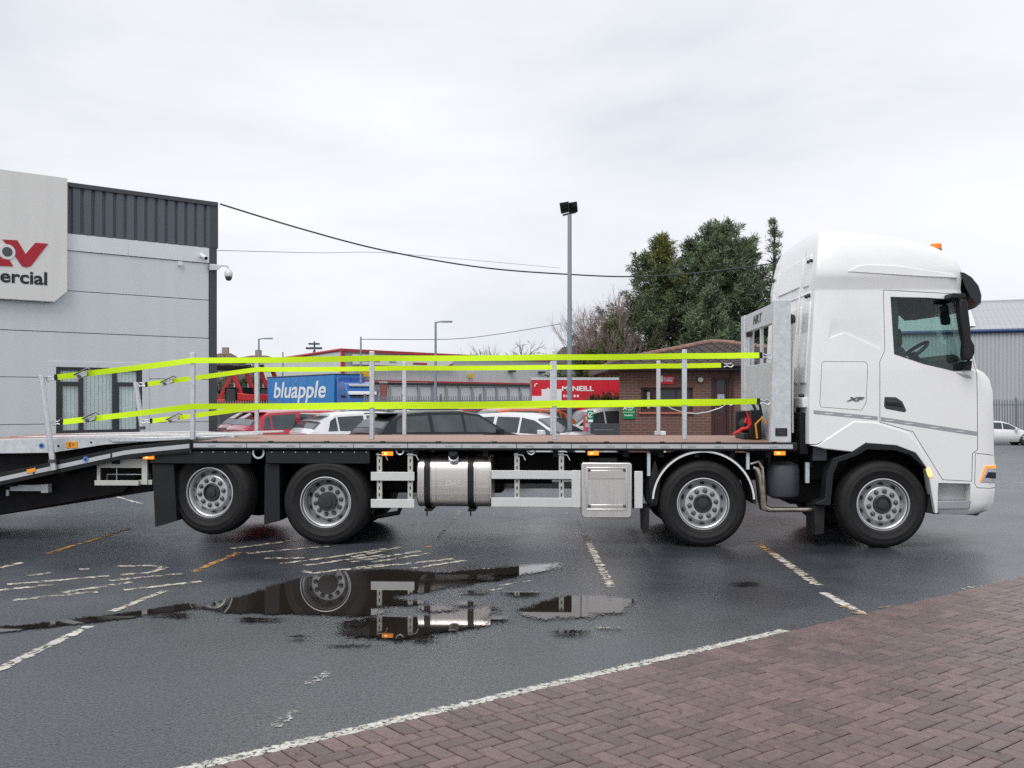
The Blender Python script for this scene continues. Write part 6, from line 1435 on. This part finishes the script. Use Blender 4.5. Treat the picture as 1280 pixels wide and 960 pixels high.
# ------------------------------------------------------------------ blue lorry with lettered curtain
mat('lorry_blue', (0.010, 0.19, 0.52), 0.4, var=0.05, vscale=1.0); mat('cab_blue', (0.005, 0.09, 0.36), 0.3, coat=0.5, var=0.04)
LY0, LY1 = 90.0, 78.3
A, Bp = W(334.5, 500, LY0), W(418, 500, LY1); d = (Bp-A); d.z = 0; LL = d.length; ang = math.atan2(d.y, d.x)
t = thing('curtain_lorry', 'blue curtain sided lorry with white lettering behind the parked cars', 'lorry', (A.x, A.y, 0), ang)
zt_ = W(0, 472.5, LY0).z
MB().box(0, LL, 0, 2.5, 1.15, zt_).build('trailer_body', 'lorry_blue', t, 0.03)
MB().box(-0.03, LL+0.03, -0.03, 2.53, zt_+0.002, zt_+0.1).build('trailer_roof', 'trim_dark', t, 0.02)
for i in range(9):
    x = LL*i/8; MB().box(max(0, x-0.012), min(LL, x+0.012), -0.012, -0.001, 1.15, zt_).build('curtain_seam', 'cab_blue', t)
MB().box(0, LL, 0.0, 2.5, 1.0, 1.14).box(0.2, LL-0.1, 0.7, 1.8, 0.7, 0.99).build('trailer_frame', 'chassis_black', t)
text('curtain_lettering', 'bluapple', 1.95, 'print_white', t, (LL*0.49, -0.02, CAMH+(HOR-488.2)/F*83.5), shear=0.18, bold=0.03, ext=0.008, sx=1.72)
lx = LL*0.455; lz = CAMH+(HOR-477.5)/F*83.5
MB().prism([(lx-0.02, lz-0.25), (lx+0.05, lz-0.25), (lx+0.12, lz+0.05), (lx+0.32, lz+0.3), (lx+0.18, lz+0.0)], -0.03, -0.02).build('leaf_mark', 'print_white', t)
cx0 = LL+0.35
def lorry_cab(t, x0):
    zr = CAMH+(HOR-477)/F*77
    P = [(x0, 0.9), (x0, zr-0.05), (x0+0.9, zr), (x0+1.55, zr-0.2), (x0+1.95, zr-0.85), (x0+2.2, 1.85), (x0+2.28, 1.2), (x0+2.25, 0.5), (x0+0.9, 0.5)]
    c_ = MB().prism(P, 0.02, 2.48).build('cab', 'cab_blue', t, 0.06, seg=3)
    MB().prism([(x0+0.75, 1.95), (x0+1.75, 1.9), (x0+1.62, zr-1.05), (x0+0.8, zr-1.05)], 0.0, 0.018).build('side_window', 'dark_glass', c_)
    MB().add([(x0+2.215, 0.2, 1.95), (x0+2.215, 2.3, 1.95), (x0+2.03, 2.3, zr-0.95), (x0+2.03, 0.2, zr-0.95)], [(0, 1, 2, 3)]).build('windscreen', 'dark_glass', c_)
    MB().prism([(x0+1.94, zr-0.98), (x0+2.2, zr-1.0), (x0+2.16, zr-0.82), (x0+1.92, zr-0.75)], 0.1, 2.4).build('visor', 'print_white', c_)
    MB().box(x0+1.4, x0+1.80, 0.3, 2.2, zr-0.38, zr-0.18).build('roof_lamps', 'lamp_lens', c_, 0.05)
    MB().box(x0+2.255, x0+2.28, 0.5, 2.0, 0.7, 1.5).build('grille', 'chassis_black', c_)
lorry_cab(t, cx0)
MB().box(cx0-0.2, cx0+0.2, 0.1, 2.4, CAMH+(HOR-476.4)/F*72, CAMH+(HOR-470.5)/F*77).build('wind_deflector', 'cab_blue', t, 0.03)
for x in (1.2, 2.5, 3.8 if LL > 6 else 3.0, cx0+1.5):
    for y in (0.12, 2.38):
        w_ = MB().lathe([(0.28, 0.02), (0.3, -0.02), (0.45, -0.02), (0.5, 0.03), (0.5, 0.25), (0.28, 0.25)], (0, 0, 0), 28).build('wheel', 'rubber', t, loc=(x, y, 0.5), rot=(0, 0, 0 if y < 1 else math.pi)); MB().lathe([(0.29, 0.0), (0.2, 0.08), (0, 0.05)], n=20).build('rim', 'rim_paint', w_)

# ------------------------------------------------------------------ red loaders with raised booms
mat('loader_red', (0.50, 0.018, 0.02), 0.4, var=0.06)
LABS = ['red loader farthest left with its folded boom raised', 'red loader second from the left with raised boom', 'red loader hidden partly by a galvanised post', 'red loader right behind the blue lorry trailer end']
proto = None
def make_loader():
    t = thing('loader', LABS[0], 'loader', (0, 0, 0), 0, 'red loaders with raised booms')
    MB().prism([(-1.9, 0.7), (1.7, 0.7), (1.8, 1.2), (0.9, 1.5), (-0.6, 1.6), (-1.9, 1.5)], -0.55, 0.55).build('chassis', 'loader_red', t, 0.06)
    MB().prism([(-0.6, 1.4), (0.3, 1.4), (0.2, 2.45), (-0.5, 2.45)], -0.65, 0.25).build('cab', 'dark_glass', t, 0.04)
    MB().box(-0.58, 0.28, -0.7, 0.3, 2.46, 2.55).build('cab_roof', 'chassis_black', t, 0.04); MB().prism([(0.36, 1.5), (1.75, 1.4), (1.7, 1.95), (0.36, 2.1)], -0.6, 0.3).build('bonnet', 'loader_red', t, 0.05)
    for x in (-0.56, 0.25): MB().box(x-0.04, x+0.04, -0.68, 0.28, 1.4, 2.55).build('cab_pillar', 'chassis_black', t)
    for x in (-1.2, 1.1):
        for y in (-0.95, 0.95):
            w_ = MB().lathe([(0.3, 0.12), (0.3, -0.18), (0.6, -0.2), (0.68, -0.1), (0.68, 0.1), (0.6, 0.2), (0.3, 0.18)], n=24).build('wheel', 'rubber', t, loc=(x, y, 0.68)); MB().lathe([(0.3, -0.12), (0.12, -0.16), (0, -0.16)], n=18).build('rim', 'loader_red', w_)
    MB().prism([(-1.35, 1.5), (-1.05, 1.5), (-0.15, 3.35), (-0.4, 3.45)], 0.35, 0.62).build('boom', 'loader_red', t, 0.03)
    MB().prism([(-0.45, 4.1), (-0.12, 4.1), (0.75, 1.95), (0.45, 1.85)], 0.32, 0.65).build('jib', 'loader_red', t, 0.03)
    MB().tube([(0.1, 0.48, 1.7), (0.0, 0.48, 2.9)], 0.06).build('boom_ram', 'galvanised', t)
    MB().box(-1.35, -0.05, -0.1, 1.1, 3.95, 4.35).build('carriage', 'chassis_black', t, 0.04)
    for y in (0.1, 0.8): MB().box(-1.9, -1.35, y, y+0.12, 3.97, 4.04).build('fork', 'chassis_black', t)
    return t
proto = make_loader()
for i, (px, Y, rz) in enumerate(((292, 93, 8), (311, 95, 22), (331, 97, 30), (347, 99, 35))):
    o = proto if i == 0 else copy_tree(proto)
    if i:
        for ch_ in [c for c in o.children if c.name.split('.')[0] == 'boom']: bpy.data.objects.remove(ch_)
    p = W(px, 500, Y); o.location = (p.x, p.y, 0); o.rotation_euler = (0, 0, R(rz)); o.scale = (1.15, 1.15, 1.15); o['label'] = LABS[i]

# ------------------------------------------------------------------ hillside houses far left
mat('hill_grass', (0.06, 0.07, 0.035), 0.9, var=0.3, vscale=0.1); mat('render_tan', (0.30, 0.25, 0.20), 0.8, var=0.1); mat('roof_brown', (0.115, 0.075, 0.06), 0.8, var=0.2)
hx_ = np.linspace(-400, 400, 60); V = []; Fs = []
for i, x in enumerate(hx_):
    h = 9+5*math.sin(x*0.011+0.6)+2.5*math.sin(x*0.037)
    V += [(x, 240, 0.02), (x, 300, h*0.8), (x, 420, h)]
for i in range(len(hx_)-1): b = i*3; Fs += [(b, b+3, b+4, b+1), (b+1, b+4, b+5, b+2)]
tag(MB().add(V, Fs).build('hill', 'hill_grass', fix=False), kind='structure')
def house(px, Y, wpx, ye, yr, label):
    a, c = W(px-wpx/2, 500, Y), W(px+wpx/2, 500, Y); t = thing('house', label, 'house', (a.x, Y, 0), 0, 'houses on the far rise'); w_ = c.x-a.x; ze, zr = W(0, ye, Y).z, W(0, yr, Y).z
    MB().box(0, w_, 0, 8, 0, ze).build('wall', 'render_tan', t)
    ro = MB().add([(-.4, -.4, ze), (w_+.4, -.4, ze), (w_+.4, 8.4, ze), (-.4, 8.4, ze), (w_*.28, 4, zr), (w_*.72, 4, zr)], [(0, 1, 5, 4), (1, 2, 5), (2, 3, 4, 5), (3, 0, 4), (0, 3, 2, 1)]).build('roof', 'roof_brown', t, ang=10)
    MB().box(w_*.4, w_*.4+.9, 3.6, 4.4, zr-0.3, zr+0.9).build('chimney', 'render_tan', ro)
    for k in (0.25, 0.65):
        wo_ = MB().box(w_*k-0.1, w_*k+1.3, -0.05, -0.005, ze-2.2, ze-0.8).build('window', 'print_white', t); MB().box(w_*k, w_*k+1.2, -0.07, -0.051, ze-2.1, ze-0.9).build('pane', 'dark_glass', wo_)
house(272, 150, 34, 452, 440, 'tan house with brown hip roof beside the building corner')
house(316, 160, 44, 448.5, 443, 'long brown roofed house on the rise above the red loaders')

# ------------------------------------------------------------------ trees
def leafmat(name, c1, c2, scale=1.2, trans=0.15):
    m, n, l, p = nodes_of(name)
    t = n.new('ShaderNodeTexCoord'); a = n.new('ShaderNodeTexNoise'); a.inputs['Scale'].default_value = scale; a.inputs['Detail'].default_value = 4; l.new(t.outputs['Object'], a.inputs['Vector'])
    at = n.new('ShaderNodeAttribute'); at.attribute_name = 'tint'; ad = n.new('ShaderNodeMath'); ad.operation = 'MULTIPLY_ADD'; ad.inputs[1].default_value = 0.45; l.new(at.outputs['Fac'], ad.inputs[0]); l.new(a.outputs['Fac'], ad.inputs[2])
    r = n.new('ShaderNodeValToRGB'); r.color_ramp.elements[0].position = 0.35; r.color_ramp.elements[1].position = 0.95; r.color_ramp.elements[0].color = (*c1, 1); r.color_ramp.elements[1].color = (*c2, 1)
    l.new(ad.outputs[0], r.inputs[0]); l.new(r.outputs[0], p.inputs['Base Color']); p.inputs['Roughness'].default_value = 0.6; p.inputs['Specular IOR Level'].default_value = 0.3
leafmat('needle_dark', (0.036, 0.052, 0.030), (0.145, 0.19, 0.095)); leafmat('needle_blue', (0.042, 0.066, 0.042), (0.17, 0.235, 0.125)); leafmat('needle_yellow', (0.07, 0.085, 0.022), (0.23, 0.24, 0.06)); leafmat('needle_green', (0.045, 0.062, 0.022), (0.14, 0.17, 0.06))
mat('bark', (0.055, 0.042, 0.034), 0.9, var=0.3, vscale=8, bump=0.5, bscale=20); mat('birch_bark', (0.33, 0.30, 0.28), 0.8, var=0.3, vscale=5); mat('twig', (0.24, 0.175, 0.165), 0.85, var=0.2); mat('twig_far', (0.19, 0.165, 0.16), 0.9)
def needle_mesh(centres, dirs, size, per, r):
    # sprays of narrow blades round branch points
    C_ = np.repeat(np.array(centres), per, 0); D = np.repeat(np.array(dirs), per, 0); N_ = len(C_)
    rd = r.normal(size=(N_, 3)); rd /= np.linalg.norm(rd, axis=1)[:, None]
    dv = D*0.75+rd*0.85; dv /= np.linalg.norm(dv, axis=1)[:, None]
    L_ = size*r.uniform(0.55, 1.25, N_); sd_ = np.cross(dv, r.normal(size=(N_, 3))); sd_ /= np.linalg.norm(sd_, axis=1)[:, None]
    Wd = L_*r.uniform(0.05, 0.10, N_)
    base = C_+r.normal(scale=size*0.35, size=(N_, 3))
    a = base; b = base+dv*(L_*0.5)[:, None]+sd_*Wd[:, None]; c = base+dv*L_[:, None]; d = base+dv*(L_*0.5)[:, None]-sd_*Wd[:, None]
    V = np.stack([a, b, c, d], 1).reshape(-1, 3)
    me = bpy.data.meshes.new('crown'); me.vertices.add(len(V)); me.vertices.foreach_set('co', V.astype(np.float32).ravel())
    me.loops.add(4*N_); me.loops.foreach_set('vertex_index', np.arange(4*N_, dtype=np.int32)); me.polygons.add(N_); me.polygons.foreach_set('loop_start', np.arange(0, 4*N_, 4, dtype=np.int32)); me.polygons.foreach_set('loop_total', np.full(N_, 4, np.int32))
    me.update(); me.validate()
    me.attributes.new('tint', 'FLOAT', 'POINT').data.foreach_set('value', np.repeat(r.uniform(0, 1, N_), 4).astype(np.float32))
    return me
def conifer(px, ytop, Y, rad, label, m, seed, zlow=0.8, nb=150, size=0.34, per=15, droop=-0.15, shape=0.8, up=0.0, lean=0.0, clump=1.0, top_thin=0.0):
    r = np.random.default_rng(seed); p = W(px, 500, Y); H = W(0, ytop, Y).z
    t = thing('conifer', label, 'tree', (p.x, p.y, 0), 0, 'conifers behind the office')
    MB().tube([(0, 0, 0), (lean*0.3, 0, H*0.5), (lean, 0, H*0.97)], [0.26*H/9, 0.16*H/9, 0.02], 10).build('trunk', 'bark', t)
    cs, ds = [], []; lb = MB()
    for i in range(nb):
        f = (i+r.uniform(0, 1))/nb; z = zlow+(H-zlow)*f**0.92; a = r.uniform(0, 2*math.pi)
        L_ = rad*max(0.04, (1-f)**shape)*r.uniform(0.45, 1.28); el = droop+up*f+r.normal(0, 0.12)
        d0 = np.array([math.cos(a)*math.cos(el), math.sin(a)*math.cos(el), math.sin(el)]); b0 = np.array([lean*f, 0, z])
        k = max(2, int(L_/(0.26*clump)))
        tip = b0+d0*L_
        lb.tube([tuple(b0), tuple(b0+d0*L_*0.5+np.array([0, 0, 0.03])), tuple(tip)], [0.035*(1-f)+0.012, 0.02, 0.006], 4, caps=False)
        for j in range(k):
            s_ = 0.18+0.82*(j+r.uniform(0, 1))/k
            if r.uniform() < top_thin*f: continue
            q = b0+d0*L_*s_+np.array([0, 0, -0.10*s_*s_*L_*(1 if droop < 0 else -0.8)])+r.normal(0, 0.07+0.05*L_, 3); side = np.cross(d0, [0, 0, 1])*r.choice([-1, 1])
            dd = d0*0.8+side*0.5+np.array([0, 0, 0.35*up+0.1]); cs.append(q); ds.append(dd/np.linalg.norm(dd))
    lb.build('limbs', 'bark', t, fix=False); tag(t.children[-1], kind='stuff')
    # leader
    for j in range(6): cs.append(np.array([lean, 0, H*(0.93+0.012*j)])); ds.append(np.array([0, 0, 1.0]))
    link('crown', needle_mesh(cs, ds, size*0.52, int(per*4.0), r), m, t)
conifer(822, 299, 41, 3.9, 'yellowish topped spreading cedar left of the tall pine', 'needle_dark', 3, 1.2, 150, 0.42, 15, -0.10, 0.55)
conifer(829, 297, 40.6, 0.95, 'yellow green tree top rising from the cedar', 'needle_yellow', 4, 6.0, 60, 0.34, 14, 0.1, 0.7, 0.4)
conifer(897, 289, 42, 2.7, 'tallest dark pine behind the brick office', 'needle_blue', 5, 1.5, 190, 0.45, 17, 0.15, 0.42, 0.5)
conifer(866, 306, 43.5, 2.7, 'dark conifer filling the gap between cedar and tall pine', 'needle_dark', 6, 1.2, 110, 0.42, 15, 0.1, 0.6, 0.4)
conifer(935, 306, 43, 2.2, 'pine with upright shoots right of the tall pine', 'needle_blue', 7, 1.5, 130, 0.42, 16, 0.2, 0.42, 0.6)
conifer(968, 276, 44, 1.9, 'thin topped spruce close to the cab roof', 'needle_dark', 8, 1.5, 150, 0.36, 13, 0.0, 0.95, 0.3, top_thin=0.75)
conifer(888, 366, 38, 1.9, 'low bushy pine in front of the tall conifers', 'needle_blue', 9, 1.5, 90, 0.42, 18, 0.25, 0.75, 0.5)
conifer(766, 405, 39, 1.1, 'small green spruce at the left foot of the cedar', 'needle_green', 10, 2.5, 90, 0.36, 15, -0.1, 0.6)
conifer(742, 440, 37.6, 1.5, 'low spreading spruce branches above the red hoarding', 'needle_green', 11, 2.55, 45, 0.36, 15, -0.05, 0.5)
conifer(1000, 318, 45, 2.4, 'dark conifer mostly hidden behind the cab', 'needle_dark', 12, 1.5, 150, 0.42, 15, 0.0, 0.7)
def bare(px, ytop, Y, spread, label, m, seed, levels=5, r0=0.09, stems=1, upb=0.5, bark=None):
    r = np.random.default_rng(seed); p = W(px, 500, Y); H = W(0, ytop, Y).z
    t = thing('bare_tree', label, 'tree', (p.x, p.y, 0), 0, 'bare winter trees')
    trunk = MB(); tw = MB()
    def grow(p0, d, L_, rr, lv):
        p1 = p0+d*L_*0.5+r.normal(0, 0.04*L_, 3); p2 = p0+d*L_+r.normal(0, 0.05*L_, 3)
        (trunk if lv <= 1 else tw).tube([tuple(p0), tuple(p1), tuple(p2)], [rr, rr*0.8, rr*0.6], 6 if lv <= 1 else 3, caps=False)
        if lv >= levels: return
        for k in range(r.integers(3, 5)):
            s_ = r.uniform(0.35, 1.0); q = p0+(p2-p0)*s_; nd = d+r.normal(0, spread, 3)+np.array([0, 0, upb*0.35]); nd /= np.linalg.norm(nd); grow(q, nd, L_*r.uniform(0.55, 0.78), rr*0.55, lv+1)
    for s_ in range(stems):
        d = np.array([r.normal(0, 0.16 if stems > 1 else 0.03), r.normal(0, 0.12 if stems > 1 else 0.03), 1.0]); d /= np.linalg.norm(d); grow(np.array([r.normal(0, 0.15 if stems > 1 else 0), 0, 0.0]), d, H*0.42, r0, 0)
    tzm = max(v[2] for v in tw.v); k = H/tzm
    for mb in (trunk, tw): mb.v = [(v[0]*k, v[1]*k, v[2]*k) for v in mb.v]
    trunk.build('trunk', bark or m, t, fix=False); tw.build('twigs', m, t, fix=False)
bare(752, 352, 39, 0.42, 'bare birch with pinkish twigs left of the conifers', 'twig', 21, 5, 0.075, 3, 0.9, 'birch_bark')
bare(735, 385, 40, 0.42, 'smaller bare birch beside the floodlight post', 'twig', 22, 5, 0.055, 3, 0.9, 'birch_bark')
bare(655, 421, 150, 0.5, 'round bare tree on the skyline over the warehouse', 'twig_far', 23, 5, 0.28, 1, 0.3)
bare(612, 428, 160, 0.4, 'narrow bare tree left of the round one on the skyline', 'twig_far', 24, 5, 0.22, 2, 0.8)
bare(592, 431, 165, 0.4, 'low bare tree farthest left on the skyline', 'twig_far', 25, 5, 0.2, 2, 0.8)
bare(685, 432, 155, 0.45, 'low bare tree right of the round one on the skyline', 'twig_far', 26, 5, 0.2, 2, 0.6)
bare(300, 440, 140, 0.5, 'bare tree between the two far houses', 'twig_far', 27, 5, 0.2, 2, 0.4)
bare(277, 462, 110, 0.55, 'bare scrubby tree behind the leftmost loader', 'twig_far', 28, 5, 0.15, 3, 0.4)
bare(470, 474, 92, 0.5, 'small bare shrub by the brick gate pier', 'twig', 29, 4, 0.08, 3, 0.4)
# hedge under the hoarding and behind the loaders
def hedge(x0, x1, Y, ytop, label, m, seed):
    r = np.random.default_rng(seed); a, c = W(x0, 500, Y), W(x1, 500, Y); h = W(0, ytop, Y).z; n = 260
    cs = np.stack([r.uniform(a.x, c.x, n), Y+r.uniform(0, 1.2, n), r.uniform(0.1, 1, n)*h], 1); ds = r.normal(size=(n, 3))*0.6+np.array([0, -0.3, 0.6])
    t = thing('hedge', label, 'hedge', (0, 0, 0)); link('foliage', needle_mesh(cs-0, ds, 0.4 if Y > 60 else 0.25, 40, r), m, t)
leafmat('hedge_brown', (0.045, 0.036, 0.025), (0.12, 0.10, 0.06)); leafmat('hedge_green', (0.03, 0.038, 0.02), (0.085, 0.09, 0.045))
hedge(740, 785, 33.6, 500.5, 'brown twiggy hedge in front of the red hoarding', 'hedge_brown', 31); hedge(262, 335, 113, 474, 'dull green hedge behind the red loaders', 'hedge_green', 32)
